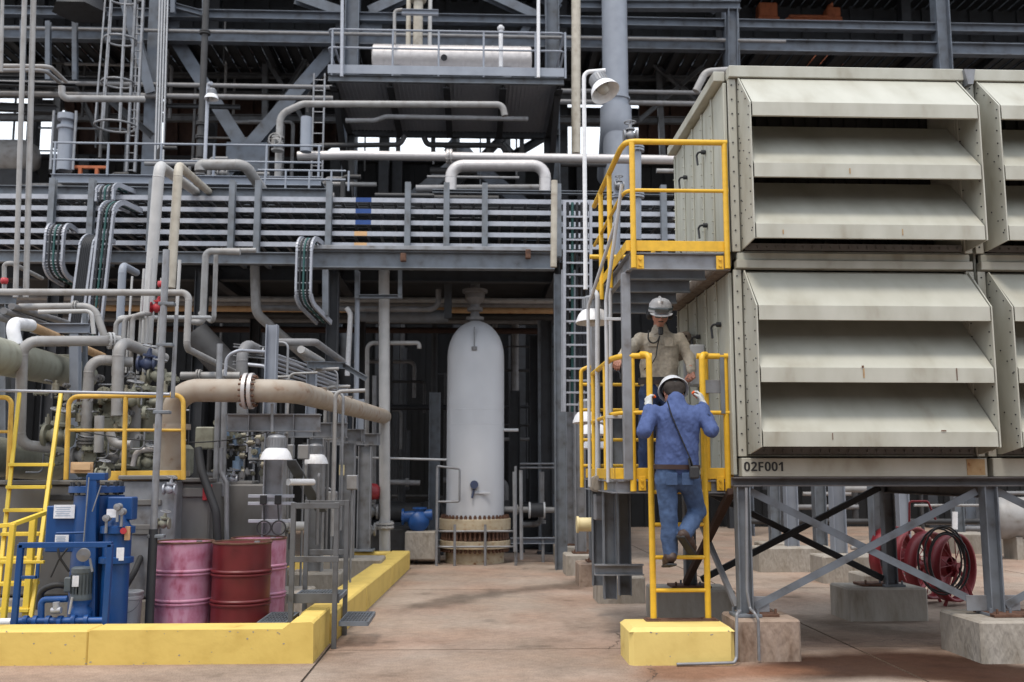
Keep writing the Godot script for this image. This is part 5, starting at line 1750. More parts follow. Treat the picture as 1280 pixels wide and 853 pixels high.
# ---------------------------------------------------------------- process pipes and skid at the left
func left_plant() -> void:
	var st: SurfaceTool
	# bents that carry the buff pipe
	var bents := [[348, 11.4, 402, "nearest grey bent carrying the buff pipe, lamp hung on its column"], [398, 13.4, 435, "second grey bent carrying the buff pipe"], [437, 15.4, 457, "third grey bent carrying the buff pipe"], [458, 17.2, 476, "farthest grey bent carrying the buff pipe"]]
	for b in bents:
		var d: float = b[1]
		var x: float = (b[0] - 590.0) / 1244.0 * d
		var o := thing("pipe_bent", b[3], "pipe support", Vector3(x, 0, -d), "bents under the buff pipe")
		var xe: float = (b[2] - 590.0) / 1244.0 * d - x
		member(o, "column", Vector3(0, 0.35, 0), Vector3(0, 2.08, 0), 0.22, 0.22, M.galv, "I", true)
		member(o, "beam", Vector3(-0.55, 2.2, 0), Vector3(xe, 2.2, 0), 0.14, 0.2, M.galv)
		st = S()
		for xx in [-0.3, -0.05, 0.2]:
			box(st, Vector3(xx, 2.2, 0), Vector3(0.01, 0.17, 0.13))
		part("stiffener", st, M.galv, o)
		st = S()
		box(st, Vector3(0, 0.34, 0), Vector3(0.36, 0.03, 0.36), 0.004)
		part("base_plate", st, M.steel, o)
		# uprights above with the little cross beam
		var top: float = {348: 3.35, 398: 3.0, 437: 3.0, 458: 2.9}[b[0]]
		member(o, "column", Vector3(-0.12, 2.3, -0.2), Vector3(-0.12, top, -0.2), 0.13, 0.13, M.pipe_blue, "I", true)
	pier("square concrete pier under the nearest grey bent", Vector3(-2.101 - 0.33, 0.36, -11.1), Vector3(-2.101 + 0.33, 0, -11.7), M.pier, false)
	pier("round edged concrete pier under the second grey bent", Vector3(-2.022 - 0.33, 0.36, -13.1), Vector3(-2.022 + 0.33, 0, -13.7), M.pier, false)
	pier("pale concrete pier under the third grey bent", Vector3(-1.838 - 0.5, 0.36, -15.1), Vector3(-1.838 + 0.5, 0, -15.9), M.pier, false)
	pier("low concrete plinth at the foot of the tall riser", Vector3(-1.623 - 0.45, 0.62, -18.5), Vector3(-1.623 + 0.55, 0, -19.6), M.pipe_dark, false)
	var cb := thing("cross_beam", "grey cross beam on the uprights above the buff pipe", "beam")
	member(cb, "beam", Vector3(-2.187, 3.057, -13.200), Vector3(-1.973, 3.260, -15.200), 0.1, 0.1, M.steel)
	member(cb, "beam", Vector3(-1.973, 3.260, -15.200), Vector3(-1.617, 3.053, -15.200), 0.1, 0.08, M.steel)
	var br := thing("diagonal_brace", "dark plate brace sloping between the two lamp columns", "brace")
	member(br, "plate", Vector3(-2.202, 1.794, -12.200), Vector3(-1.965, 1.131, -13.300), 0.16, 0.02, M.steel, "B")
	# buff pipe
	var buff := thing("pipe", "fat buff pipe with a flange, elbowing up from the compressor and running back", "pipe")
	st = S()
	tube(st, rounded([Vector3(-3.368, 1.579, -11.400), Vector3(-3.325, 2.551, -11.200), Vector3(-1.972, 2.530, -11.000), Vector3(-1.569, 2.623, -17.800)], 0.3, 10), 0.128, 28)
	part("run", st, M.buff, buff)
	var fl: Vector3 = Vector3(-2.466, 2.534, -11.070)
	for k in [-1.0, 1.0]:
		st = S()
		rod(st, fl + Vector3(k * 0.012, 0, 0), fl + Vector3(k * 0.05, 0, 0), 0.2, 30)
		part("flange", st, M.cladding, buff)
	st = S()
	for k in 16:
		var a := TAU * k / 16
		var p := fl + Vector3(0, cos(a), sin(a)) * 0.165
		rod(st, p - Vector3(0.085, 0, 0), p + Vector3(0.085, 0, 0), 0.014, 6)
	part("bolts", st, M.rusty, buff, true)
	for y in [Vector3(-3.370, 1.632, -11.400), Vector3(-3.354, 2.147, -11.300)]:
		st = S()
		rod(st, y - Vector3(0, 0.03, 0), y + Vector3(0, 0.03, 0), 0.2, 30)
		part("flange", st, M.buff, buff)
	for k in [[397, 0.21], [428, 0.47]]:
		st = S()
		var p: Vector3 = (Vector3(-1.972, 2.530, -11.000) as Vector3).lerp(Vector3(-1.569, 2.623, -17.800), k[1])
		box(st, p + Vector3(0.02, 0.085, 0.1), Vector3(0.14, 0.1, 0.02), 0.004)
		part("stencil_plate", st, M.grime, buff)
	# compressor skid
	var sk := thing("compressor_skid", "long grey machine skid behind the yellow kerb", "machine skid")
	var segs := [[-60, 158, 606, 762, 11.2, 0], [160, 229, 600, 752, 11.0, 1], [231, 270, 603, 752, 11.25, 0], [272, 322, 607, 752, 12.0, 0]]
	for s in segs:
		st = S()
		var d: float = s[4]
		var xa: float = (s[0] - 590.0) / 1244.0 * d
		var xb: float = (s[1] - 590.0) / 1244.0 * d
		var yt: float = 1.65 - (s[2] - 590.0) / 1244.0 * d
		span(st, Vector3(xa, 0.32, -d - 2.6), Vector3(xb, yt, -d), 0.02)
		part("base_box", st, M.galv if s[5] == 1 else M.skid, sk)
		st = S()
		span(st, Vector3(xa, yt + 0.002, -d - 0.3), Vector3(xb, yt + 0.05, -d + 0.05), 0.01)
		part("top_flange", st, M.skid, sk)
		st = S()
		span(st, Vector3(xa - 0.02, 0.0, -d - 2.6), Vector3(xb + 0.02, 0.3, -d + 0.02), 0.02)
		part("plinth", st, M.pier, sk)
	for k in [[90, 621, 11.2], [195, 627, 11.0], [195, 657, 11.0], [195, 662, 11.0], [250, 615, 11.25]]:
		st = S()
		var p: Vector3 = Vector3((k[0] - 590.0) / 1244.0 * k[2], 1.65 - (k[1] - 590.0) / 1244.0 * k[2], -k[2] + 0.012)
		box(st, p, Vector3(0.3, 0.06 if k[0] < 240 else 0.1, 0.03), 0.006)
		part("vent_plate", st, M.dark_steel if k[0] == 90 else M.skid, sk)
	st = S()
	box(st, Vector3(-2.916, 1.423, -11.220), Vector3(0.1, 0.17, 0.02), 0.004)
	var rp := part("sticker", st, M.valve_red, sk)
	rp.set_meta("label", "red sticker plate")
	# yellow railing on the skid
	var yr := thing("skid_railing", "dull yellow railing along the top of the machine skid", "railing")
	var p0: Vector3 = Vector3(-4.371, 1.565, -11.000)
	var p1: Vector3 = Vector3(-3.120, 1.564, -11.000)
	st = S()
	tube(st, rounded([p0, Vector3(-4.388, 2.461, -11.000), Vector3(-3.160, 2.483, -11.000), p1], 0.1), 0.026, 12)
	part("handrail", st, M.yellow_old, yr)
	st = S()
	rod(st, Vector3(-4.385, 2.097, -11.000), Vector3(-3.143, 2.099, -11.000), 0.017)
	part("mid_rail", st, M.yellow_old, yr)
	st = S()
	rod(st, Vector3(-3.760, 1.564, -11.000), Vector3(-3.780, 2.472, -11.000), 0.025)
	part("post", st, M.yellow_old, yr)
	st = S()
	bar(st, Vector3(-3.931, 1.607, -11.020), Vector3(-3.137, 1.616, -11.020), 0.012, 0.1, 0.002)
	part("toe_plate", st, M.yellow_old, yr)
	st = S()
	bar(st, Vector3(-4.336, 1.693, -11.020), Vector3(-4.097, 1.693, -11.020), 0.02, 0.12, 0.004)
	bar(st, Vector3(-4.303, 1.701, -10.980), Vector3(-4.108, 1.701, -10.980), 0.02, 0.07, 0.004)
	part("bracket_plate", st, M.tan, yr)
	var yr2 := thing("skid_railing", "dull yellow rail post at the picture's left edge behind the steep stair", "railing")
	st = S()
	tube(st, rounded([Vector3(-5.426, 2.457, -11.100), Vector3(-5.048, 2.458, -11.100), Vector3(-5.025, 1.564, -11.100)], 0.08), 0.026, 12)
	part("handrail", st, M.yellow_old, yr2)
	st = S()
	rod(st, Vector3(-5.400, 2.082, -11.100), Vector3(-5.041, 2.083, -11.100), 0.017)
	part("mid_rail", st, M.yellow_old, yr2)
	pipe("thin silver rail pipe running over the yellow railing", [Vector3(-5.225, 2.516, -10.850), Vector3(-3.262, 2.479, -10.850)], 0.016, M.galv_light)
	# exchanger shell and big pipes
	var ex := thing("heat_exchanger", "fat cream green cylinder lying behind the left pipes", "heat exchanger")
	st = S()
	var ea: Vector3 = Vector3(-5.105, 2.880, -9.900)
	var eb: Vector3 = Vector3(-5.998, 3.111, -15.600)
	lathe(st, ea, eb - ea, [[0.001, -0.05], [0.2, 0.0], [0.21, 0.1], [0.21, ea.distance_to(eb) - 0.1], [0.16, ea.distance_to(eb)], [0.001, ea.distance_to(eb) + 0.05]], 36, true)
	part("shell", st, M.exch, ex)
	for t in [0.42, 0.8]:
		st = S()
		var p := ea.lerp(eb, t)
		box(st, p + Vector3(0, 0.22, 0.0), Vector3(0.22, 0.06, 0.2), 0.01)
		box(st, p + Vector3(0, 0.1, 0.2), Vector3(0.08, 0.2, 0.04), 0.008)
		part("saddle", st, M.comp, ex)
	var ex2 := thing("heat_exchanger", "second cream green cylinder low behind the yellow stair", "heat exchanger")
	st = S()
	var fa: Vector3 = Vector3(-5.869, 1.874, -11.550)
	var fb: Vector3 = Vector3(-6.113, 1.767, -15.000)
	lathe(st, fa, fb - fa, [[0.001, -0.05], [0.24, 0.0], [0.25, 0.1], [0.25, fa.distance_to(fb) - 0.1], [0.001, fa.distance_to(fb) + 0.05]], 36, true)
	part("shell", st, M.comp, ex2)
	pipe("grey pipe bending over from the fat cylinder and along to a flange", [Vector3(-4.955, 1.929, -11.950), Vector3(-5.218, 1.961, -11.750), Vector3(-5.168, 3.135, -11.550), Vector3(-4.275, 3.228, -12.150)], 0.062, M.pipe, "", [[2, 0.9, M.pipe_light]], 0.16, 20)
	pipe("grey pipe elbow rising beside the flange and running back", [Vector3(-4.197, 2.306, -11.950), Vector3(-4.224, 3.202, -11.950), Vector3(-4.000, 3.111, -13.000)], 0.068, M.pipe, "", [], 0.17, 20)
	pipe("grey pipe bending right into the dark blue valve", [Vector3(-4.586, 1.932, -12.050), Vector3(-4.550, 2.980, -11.950), Vector3(-4.119, 2.965, -12.150)], 0.062, M.pipe, "", [[0, 0.08, M.pipe_grey]], 0.15, 20)
	pipe("upright grey pipe under the dark blue valve", [Vector3(-4.087, 1.822, -12.250), Vector3(-4.087, 2.810, -12.250)], 0.07, M.pipe, "", [[0, 0.95]], 0.2, 20)
	pipe("white pipe elbow with tan run at the far left", [Vector3(-5.283, 3.101, -11.650), Vector3(-5.354, 3.363, -11.650), Vector3(-5.354, 3.408, -12.150)], 0.075, M.white, "", [], 0.16, 18)
	pipe("tan rusty pipe slanting back from the white elbow", [Vector3(-5.373, 3.408, -12.150), Vector3(-5.893, 3.470, -16.000)], 0.06, M.tan)
	pipe("long level grey pipe ending in a downward elbow and slanting run", [Vector3(-5.854, 3.754, -11.800), Vector3(-3.375, 3.762, -11.800), Vector3(-3.375, 3.092, -11.800), Vector3(-3.263, 2.980, -15.000)], 0.04, M.pipe, "", [], 0.09)
	pipe("shorter level grey pipe dropping down beyond the flange", [Vector3(-5.705, 3.706, -12.600), Vector3(-4.784, 3.723, -12.600), Vector3(-4.613, 3.296, -12.600)], 0.045, M.pipe, "", [[0, 0.75]], 0.2)
	pipe("bright level pipe with a downward elbow under the grey one", [Vector3(-5.291, 3.583, -12.200), Vector3(-4.658, 3.597, -12.200), Vector3(-4.614, 3.312, -12.200)], 0.026, M.pipe_light, "", [], 0.08)
	for k in 3:
		pipe(["upper", "middle", "lower"][k] + " of three grey pipes slanting back at the far left", [Vector3(-5.689, 3.675, -12.350) + Vector3(0.0, -0.09 * k, 0.2 * k), Vector3(-5.909, 3.801, -14.600) + Vector3(-0.12 * k, -0.09 * k, 0.1 * k)], 0.042, M.pipe_grey)
	var lf := thing("pipe_gantry", "grey steel frame behind the left pipes", "steel frame")
	member(lf, "beam", Vector3(-6.341, 3.874, -13.000), Vector3(-5.933, 3.866, -13.000), 0.16, 0.14, M.steel)
	member(lf, "column", Vector3(-5.965, 1.549, -13.000), Vector3(-6.112, 3.791, -13.000), 0.16, 0.16, M.steel, "I", true)
	member(lf, "beam", Vector3(-5.881, 3.546, -13.400), Vector3(-5.124, 3.550, -13.400), 0.14, 0.13, M.pipe_blue)
	member(lf, "column", Vector3(-5.201, 1.546, -13.400), Vector3(-5.310, 3.484, -13.400), 0.12, 0.12, M.pipe_blue, "B")
	member(lf, "column", Vector3(-5.153, 1.544, -13.600), Vector3(-5.281, 3.864, -13.600), 0.06, 0.06, M.steel, "B")
	# tall goosenecks
	pipe("left tall pale gooseneck pipe rising in front of the trays", [Vector3(-4.300, 3.324, -13.200), Vector3(-4.296, 3.923, -13.200), Vector3(-4.244, 5.754, -13.200), Vector3(-4.940, 6.597, -17.500)], 0.075, M.pipe_light, "", [], 0.2, 18)
	pipe("right tall cream gooseneck pipe rising in front of the trays", [Vector3(-4.081, 4.113, -13.400), Vector3(-4.048, 5.819, -13.400), Vector3(-4.714, 6.600, -17.500)], 0.062, M.pipe_cream, "", [], 0.18, 18)
	pipe("pale blue pipe standing behind the goosenecks", [Vector3(-5.011, 3.563, -14.200), Vector3(-5.018, 4.581, -14.200), Vector3(-5.092, 4.636, -15.000)], 0.055, M.pipe_blue, "", [], 0.12)
	pipe("first of two tall grey pipes at the far left", [Vector3(-5.671, 3.794, -12.400), Vector3(-5.812, 7.907, -12.400)], 0.032, M.pipe)
	pipe("second of two tall grey pipes at the far left", [Vector3(-5.589, 3.812, -12.500), Vector3(-5.746, 7.960, -12.500)], 0.036, M.pipe)
	pipe("slim pale pipe at the very left top", [Vector3(-6.330, 6.958, -13.000), Vector3(-6.390, 8.204, -13.000)], 0.024, M.pipe)
	pipe("grey pipe crossing far left with a bend down to the right", [Vector3(-7.060, 7.459, -14.000), Vector3(-6.131, 7.463, -14.000), Vector3(-6.311, 7.636, -15.000)], 0.03, M.pipe, "", [], 0.1)
	pipe("lower grey pipe crossing far left with a bend", [Vector3(-7.257, 7.551, -14.400), Vector3(-6.373, 7.565, -14.400), Vector3(-6.408, 7.622, -15.000)], 0.03, M.pipe_grey, "", [], 0.1)
	pipe("U bent grey pipe left over the cable bend", [Vector3(-6.095, 4.002, -13.000), Vector3(-6.117, 4.341, -13.000), Vector3(-6.026, 4.353, -13.000), Vector3(-6.489, 4.539, -15.000)], 0.03, M.pipe, "", [], 0.08)
	pipe("grey pipe loop right of the tall post", [Vector3(-3.547, 4.971, -15.000), Vector3(-4.065, 4.979, -15.000), Vector3(-4.069, 3.872, -15.000), Vector3(-4.225, 3.895, -15.000)], 0.05, M.pipe, "", [], 0.09)
	pipe("slimmer grey pipe loop right of the tall post", [Vector3(-3.351, 5.043, -15.200), Vector3(-3.961, 5.037, -15.200), Vector3(-3.954, 3.903, -15.200), Vector3(-4.275, 4.113, -15.600)], 0.036, M.pipe, "", [], 0.08)
	pipe("level grey pipe joining the small elbows", [Vector3(-4.467, 3.561, -12.600), Vector3(-4.429, 3.582, -12.600), Vector3(-3.912, 3.927, -14.800)], 0.028, M.pipe_light)
	for k in 3:
		pipe(["first", "second", "third"][k] + " of three small hooked pipes above the dark blue valve", [Vector3(-4.419, 2.823, -12.400) + Vector3(0.1 * k, 0, 0), Vector3(-4.424, 3.501, -12.400) + Vector3(0.1 * k, 0.03 * k, 0), Vector3(-4.299, 3.542, -12.400) + Vector3(0.1 * k, 0.03 * k, 0), Vector3(-4.404, 3.634, -13.000) + Vector3(0.1 * k, 0.03 * k, 0)], 0.03, M.pipe, "small hooked pipes", [], 0.08)
	for k in 6:
		pipe(["first", "second", "third", "fourth", "fifth", "sixth"][k] + " from the left of the thin pale tubes in front of the dark hall", [Vector3((161 + k * 11 - 590.0) / 1244.0 * 12.8, 2.9, -12.8 - 0.1 * (k % 2)), Vector3((163 + k * 11 - 590.0) / 1244.0 * 12.8, 4.15 + 0.12 * (k % 3), -12.8 - 0.1 * (k % 2))], 0.014 + 0.004 * (k % 3), M.pipe_light, "thin pale tubes")
	pipe("grey pipe stack slanting down behind the buff pipe flange", [Vector3(-3.902, 5.403, -17.600), Vector3(-3.842, 4.435, -17.600), Vector3(-2.843, 3.544, -18.600), Vector3(-2.567, 3.293, -18.800)], 0.085, M.pipe)
	pipe("lower slanting grey pipe behind the buff pipe flange", [Vector3(-3.013, 2.378, -13.200), Vector3(-3.057, 3.351, -13.200), Vector3(-2.239, 3.021, -16.600)], 0.075, M.pipe_grey)
	pipe("level grey pipe capped over the slanting pipes", [Vector3(-2.637, 3.354, -13.200), Vector3(-2.121, 3.382, -13.400), Vector3(-2.091, 3.410, -16.000)], 0.05, M.pipe_grey, "", [], 0.1)
	pipe("grey stub pipe with a pale cap over the slanting pipes", [Vector3(-2.242, 3.235, -13.000), Vector3(-2.211, 3.254, -14.600)], 0.05, M.pipe_light)
	pipe("grey level pipe behind the slanting run", [Vector3(-3.717, 2.864, -12.800), Vector3(-2.970, 2.867, -12.800)], 0.05, M.pipe, "", [[0, 0.3], [0, 0.7]])
	pipe("curved bright tube over the buff pipe, left", [Vector3(-2.964, 2.790, -12.000), Vector3(-2.954, 3.022, -12.000), Vector3(-2.824, 3.100, -12.000), Vector3(-2.592, 3.129, -12.400)], 0.02, M.galv_light, "", [], 0.15)
	pipe("curved bright tube over the buff pipe, right", [Vector3(-2.649, 2.905, -11.800), Vector3(-2.461, 2.887, -11.800), Vector3(-2.355, 2.792, -11.800), Vector3(-2.321, 2.302, -11.800)], 0.02, M.galv_light, "", [], 0.12)
	var tr := thing("tube_tray", "stack of thin galvanised tubes on a tray behind the bents", "tube tray")
	for k in 6:
		st = S()
		rod(st, Vector3(-2.756, 3.262, -13.600) + Vector3(0, -0.06 * k, 0.03 * k), Vector3(-2.256, 3.224, -16.500) + Vector3(0, -0.06 * k, 0.03 * k), 0.018, 8)
		part("tube", st, M.galv_light, tr)
	for k in 3:
		member(tr, "cross_bar", Vector3(-3.256, 3.358, -13.600) + Vector3(0, -0.12 * k, 0), Vector3(-2.823, 3.317, -13.600) + Vector3(0, -0.12 * k, 0), 0.06, 0.05, M.galv, "C")
	pipe("slanting dark pipe behind the tube tray", [Vector3(-4.725, 3.975, -17.000), Vector3(-4.052, 3.266, -17.000)], 0.25, M.pipe_dark)
	var rng := RandomNumberGenerator.new()
	# compressor body: cylinders, valves and instruments seen behind the railing
	var cp := thing("compressor", "cream green compressor with bolted covers behind the railing", "compressor", Vector3(-4.304, 2.087, -12.400))
	for k in [[Vector3(-0.3, 0.15, 0), 0.2, 0.35], [Vector3(0.02, 0.1, 0), 0.26, 0.5], [Vector3(0.35, 0.2, -0.1), 0.18, 0.4]]:
		st = S()
		lathe(st, k[0], Vector3.UP, [[k[1], -k[2]], [k[1], k[2] * 0.6], [k[1] * 1.2, k[2] * 0.62], [k[1] * 1.2, k[2] * 0.72], [k[1] * 0.8, k[2] * 0.74], [k[1] * 0.6, k[2] * 1.0], [0.001, k[2] * 1.05]], 20)
		part("cylinder", st, M.comp, cp)
		st = S()
		for j in 12:
			var a := TAU * j / 12
			var p: Vector3 = k[0] + Vector3(cos(a) * k[1] * 1.1, k[2] * 0.66, sin(a) * k[1] * 1.1)
			rod(st, p - Vector3(0, 0.05, 0), p + Vector3(0, 0.07, 0), 0.014, 6)
		part("studs", st, M.rusty, cp, true)
	st = S()
	box(st, Vector3(0.1, -0.3, -0.3), Vector3(1.3, 0.4, 0.6), 0.05)
	part("crankcase", st, M.comp, cp)
	rng.seed = 15
	for k in 90:
		st = S()
		var p := Vector3(rng.randf_range(-0.85, 0.75), rng.randf_range(-0.5, 0.75), rng.randf_range(0.15, 0.5))
		var ax: Vector3 = [Vector3.RIGHT, Vector3.UP, Vector3.BACK][k % 3]
		if k % 5 == 0:
			tube(st, rounded([p - ax * 0.2, p, p + [Vector3.UP, Vector3.BACK, Vector3.RIGHT][k % 3] * 0.22], 0.06), 0.011, 7)
			part("small_tube", st, M.galv, cp)
		elif k % 5 == 1:
			rod(st, p - ax * 0.02, p + ax * 0.02, 0.085, 16)
			for j in 8:
				var q := ax.cross(Vector3(0.3, 0.5, 0.8)).normalized().rotated(ax, TAU * j / 8) * 0.068
				rod(st, p + q - ax * 0.035, p + q + ax * 0.035, 0.009, 5)
			part("cover_flange", st, M.comp, cp)
		else:
			rod(st, p - ax * 0.05, p + ax * 0.05, rng.randf_range(0.022, 0.05), 12)
			rod(st, p - ax * 0.09, p + ax * 0.09, 0.016, 8)
			part("fitting", st, [M.comp, M.instrument, M.pipe_grey][k % 3], cp)
	st = S()
	box(st, Vector3(-3.153, 2.046, -12.000) - cp.position, Vector3(0.22, 0.26, 0.2), 0.015)
	box(st, Vector3(-2.972, 2.056, -12.300) - cp.position, Vector3(0.2, 0.26, 0.2), 0.015)
	part("cover_box", st, M.comp, cp)
	var vs := [[Vector3(-3.953, 2.952, -12.200), "dark blue valve where the grey pipes meet", "valve_blue", 0.1], [Vector3(-4.619, 1.839, -12.100), "grey flanged valve left behind the yellow railing", "pipe", 0.11], [Vector3(-4.288, 1.821, -12.200), "grey flanged valve middle behind the yellow railing", "pipe_grey", 0.11], [Vector3(-3.839, 1.763, -12.050), "cream valve with a silver elbow behind the yellow railing", "comp", 0.09], [Vector3(-3.232, 1.463, -10.900), "pale drain valve on the grey skid's front", "galv_light", 0.06], [Vector3(-4.850, 2.068, -11.900), "cream valve behind the steep yellow stair", "comp", 0.14], [Vector3(-3.253, 1.106, -10.800), "pale tap valve beside the tall grey post", "comp", 0.06], [Vector3(-2.834, 1.556, -12.000), "small bright valve right of the yellow railing", "galv_light", 0.06], [Vector3(-3.840, 1.634, -10.600), "cream stem valve above the blue skid", "comp", 0.06], [Vector3(-4.091, 3.757, -12.900), "red bodied valve hung high beside the tall post", "valve_red", 0.08], [Vector3(-4.046, 2.499, -12.000), "cream valve above the compressor cylinders", "comp", 0.1], [Vector3(-3.831, 2.806, -12.200), "grey green valve right of the dark blue one", "comp", 0.09], [Vector3(-2.645, 3.189, -12.900), "small grey valve over the buff pipe", "galv", 0.06]]
	for v in vs:
		valve(v[1], v[0], Vector3.RIGHT, Vector3(0.2, 1, 0.15).normalized(), v[3], M[v[2]], M.galv)
	for k in [[Vector3(-3.834, 3.931, -12.200), "red knob on the long level pipe"], [Vector3(-5.632, 3.919, -12.000), "red knob at the picture's left edge"]]:
		var kn := thing("red_knob", k[1], "valve knob", k[0])
		st = S()
		lathe(st, Vector3.ZERO, Vector3.UP, [[0.001, -0.03], [0.035, -0.03], [0.045, 0.0], [0.04, 0.04], [0.001, 0.05]], 14, true)
		part("cap", st, M.valve_red, kn)
		st = S()
		rod(st, Vector3(0, -0.08, 0), Vector3(0, -0.03, 0), 0.015, 8)
		part("stem", st, M.galv, kn)
	pipe("silver elbow pipe on the cream valve behind the railing", [Vector3(-3.998, 1.715, -12.000), Vector3(-3.970, 1.894, -12.000), Vector3(-3.747, 1.922, -12.000)], 0.035, M.cladding, "", [], 0.1)
	pipe("short grey upright pipe left of the compressor cylinders", [Vector3(-4.333, 1.871, -11.800), Vector3(-4.346, 2.297, -11.800)], 0.055, M.pipe, "", [], 0.1)
	pipe("grey pipe curling under the compressor cylinders", [Vector3(-4.182, 2.108, -11.700), Vector3(-4.129, 1.961, -11.700), Vector3(-3.929, 1.961, -11.700)], 0.05, M.pipe, "", [], 0.14)
	# instrument stand with many little fittings
	var ig := thing("instrument_rack", "crowded rack of small brass and blue instruments right of the black hose", "instrument rack", Vector3(-2.683, 1.880, -12.200))
	rng.seed = 8
	for k in 90:
		st = S()
		var p := Vector3(rng.randf_range(-0.5, 0.32), rng.randf_range(-0.3, 0.4), rng.randf_range(-0.15, 0.2))
		var ax: Vector3 = [Vector3.RIGHT, Vector3.UP, Vector3.BACK][k % 3]
		if k % 4 == 0:
			rod(st, p - ax * 0.16, p + ax * 0.16, 0.012, 8)
			part("tube", st, M.galv_light, ig)
		elif k % 9 == 1:
			rod(st, p - ax * 0.06, p + ax * 0.06, 0.05, 14)
			part("transmitter", st, M.pale_blue, ig)
		else:
			rod(st, p - ax * 0.03, p + ax * 0.03, rng.randf_range(0.02, 0.05), 10)
			rod(st, p - ax * 0.05, p + ax * 0.05, 0.014, 8)
			part("fitting", st, [M.instrument, M.galv, M.comp][k % 3], ig)
	for x in [-0.3, 0.3]:
		post(ig, Vector3(x, -0.75, 0), 1.2, M.galv, 0.03)
	st = S()
	box(st, Vector3(0.06, -0.85, 0.02), Vector3(0.62, 0.95, 0.5), 0.02)
	part("cabinet", st, M.skid, ig)
	# upright channels and conduits
	for k in [[277, 432, 640, "grey twin conduit standing right of the yellow railing"], [285, 500, 620, "slim grey strut beside the twin conduit"]]:
		pipe(k[3], [Vector3((k[0] - 590.0) / 1244.0 * 11.8, 1.65 - (k[2] - 590.0) / 1244.0 * 11.8, -11.8), Vector3((k[0] - 592.0) / 1244.0 * 11.8, 1.65 + (590.0 - k[1]) / 1244.0 * 11.8, -11.8)], 0.035, M.galv)
	pipe("bent grey conduit right of the black hose", [Vector3(-2.725, 0.768, -11.400), Vector3(-2.753, 1.525, -11.400), Vector3(-2.820, 1.650, -11.400), Vector3(-2.830, 1.918, -11.400)], 0.028, M.galv, "", [], 0.08)
	# strut rails with two dark clips on the first column
	var sr := thing("strut_rails", "three pale strut rails with clipped black cables on the lamp column", "strut", Vector3(-2.181, 1.285, -11.150))
	for k in [[0.1, 0.5], [0.02, 0.5], [-0.17, 0.48]]:
		st = S()
		box(st, Vector3(-0.02, k[0], 0), Vector3(k[1], 0.035, 0.035), 0.003)
		part("rail", st, M.galv_light, sr)
	for x in [-0.1, 0.06]:
		st = S()
		box(st, Vector3(x, 0.06, 0.03), Vector3(0.07, 0.1, 0.04), 0.006)
		part("clip", st, M.black, sr)
		st = S()
		var pp := PackedVector3Array()
		for j in 17:
			var a := TAU * j / 16
			pp.append(Vector3(x + 0.02 + 0.075 * cos(a), -0.24 + 0.075 * sin(a), 0.05))
		tube(st, pp, 0.009, 6, false)
		rod(st, Vector3(x, 0.02, 0.04), Vector3(x + 0.02, -0.17, 0.05), 0.008, 6)
		part("cable_loop", st, M.rubber, sr)
	pipe("white stub pipe between the two lamp columns", [Vector3(-2.177, 1.528, -12.000), Vector3(-1.948, 1.524, -12.400)], 0.04, M.white)
	pipe("grey pipe with a flange low behind the lamp column", [Vector3(-2.388, 1.005, -12.200), Vector3(-2.002, 0.993, -12.400)], 0.055, M.pipe_light, "", [[0, 0.5]])
	lamp("left of two white lamps on the grey columns under the buff pipe", Vector3(-2.132, 1.779, -11.000), Vector3(0, -1, 0), 0.175, "column lamps under the buff pipe")
	lamp("right of two white lamps on the grey columns under the buff pipe", Vector3(-2.002, 1.751, -12.900), Vector3(0, -1, 0), 0.165, "column lamps under the buff pipe")
	# conduits and small boxes crowding the bents
	rng.seed = 90
	for k in 18:
		var d := rng.randf_range(11.7, 17.0)
		var x := (rng.randf_range(300, 455) - 590.0) / 1244.0 * d
		var y := rng.randf_range(0.5, 1.2)
		var h := rng.randf_range(0.7, 2.2)
		var r := rng.randf_range(0.012, 0.03)
		var mm: Material = [M.galv, M.pipe, M.pipe_grey][k % 3]
		pipe(described("conduit", Vector3(x, y + h * 0.5, -d), r, mm, "among the bents").replace("pale grey", "pale") + [" bent left", " bent right", ""][k % 3], [Vector3(x, y, -d), Vector3(x, y + h, -d), Vector3(x + [-0.3, 0.35, 0.0][k % 3], y + h + 0.02, -d - 0.05)], r, mm, "conduits among the bents", [], 0.08, 8)
	for k in 8:
		var d := rng.randf_range(11.9, 16.5)
		var at := Vector3((rng.randf_range(305, 450) - 590.0) / 1244.0 * d, rng.randf_range(0.9, 2.0), -d)
		var jb := thing("junction_box", "small grey junction box " + ["high", "low"][k % 2] + " on its strut among the bents, " + ["leftmost", "first left", "middle left", "middle", "middle right", "first right", "rightmost", "farthest"][k], "box", at, "junction boxes among the bents")
		st = S()
		box(st, Vector3.ZERO, Vector3(0.14, 0.18, 0.09), 0.01)
		part("housing", st, M.galv, jb)
		st = S()
		box(st, Vector3(0, 0, 0.049), Vector3(0.12, 0.16, 0.008), 0.003)
		part("lid", st, M.pipe, jb)
		st = S()
		rod(st, Vector3(0, -0.09, -0.01), Vector3(0, -at.y + 0.1, -0.01), 0.014, 8)
		part("strut", st, M.galv, jb)
	pipe("thin pole holding the left column lamp", [Vector3(-2.204, 2.087, -11.100), Vector3(-2.214, 2.396, -11.100)], 0.016, M.galv)
	var tagp := thing("cable_tag", "yellowish tag box hanging on a black cable by the third bent", "tag", Vector3(-1.884, 1.673, -14.600))
	st = S()
	box(st, Vector3.ZERO, Vector3(0.075, 0.15, 0.03), 0.006)
	part("box", st, M.cream_can, tagp)
	st = S()
	rod(st, Vector3(0.01, 0.07, 0), Vector3(0.02, 0.75, 0), 0.008, 6)
	part("cable", st, M.rubber, tagp)
	var sag := PackedVector3Array()
	var sa: Vector3 = Vector3(-4.585, 2.135, -11.500)
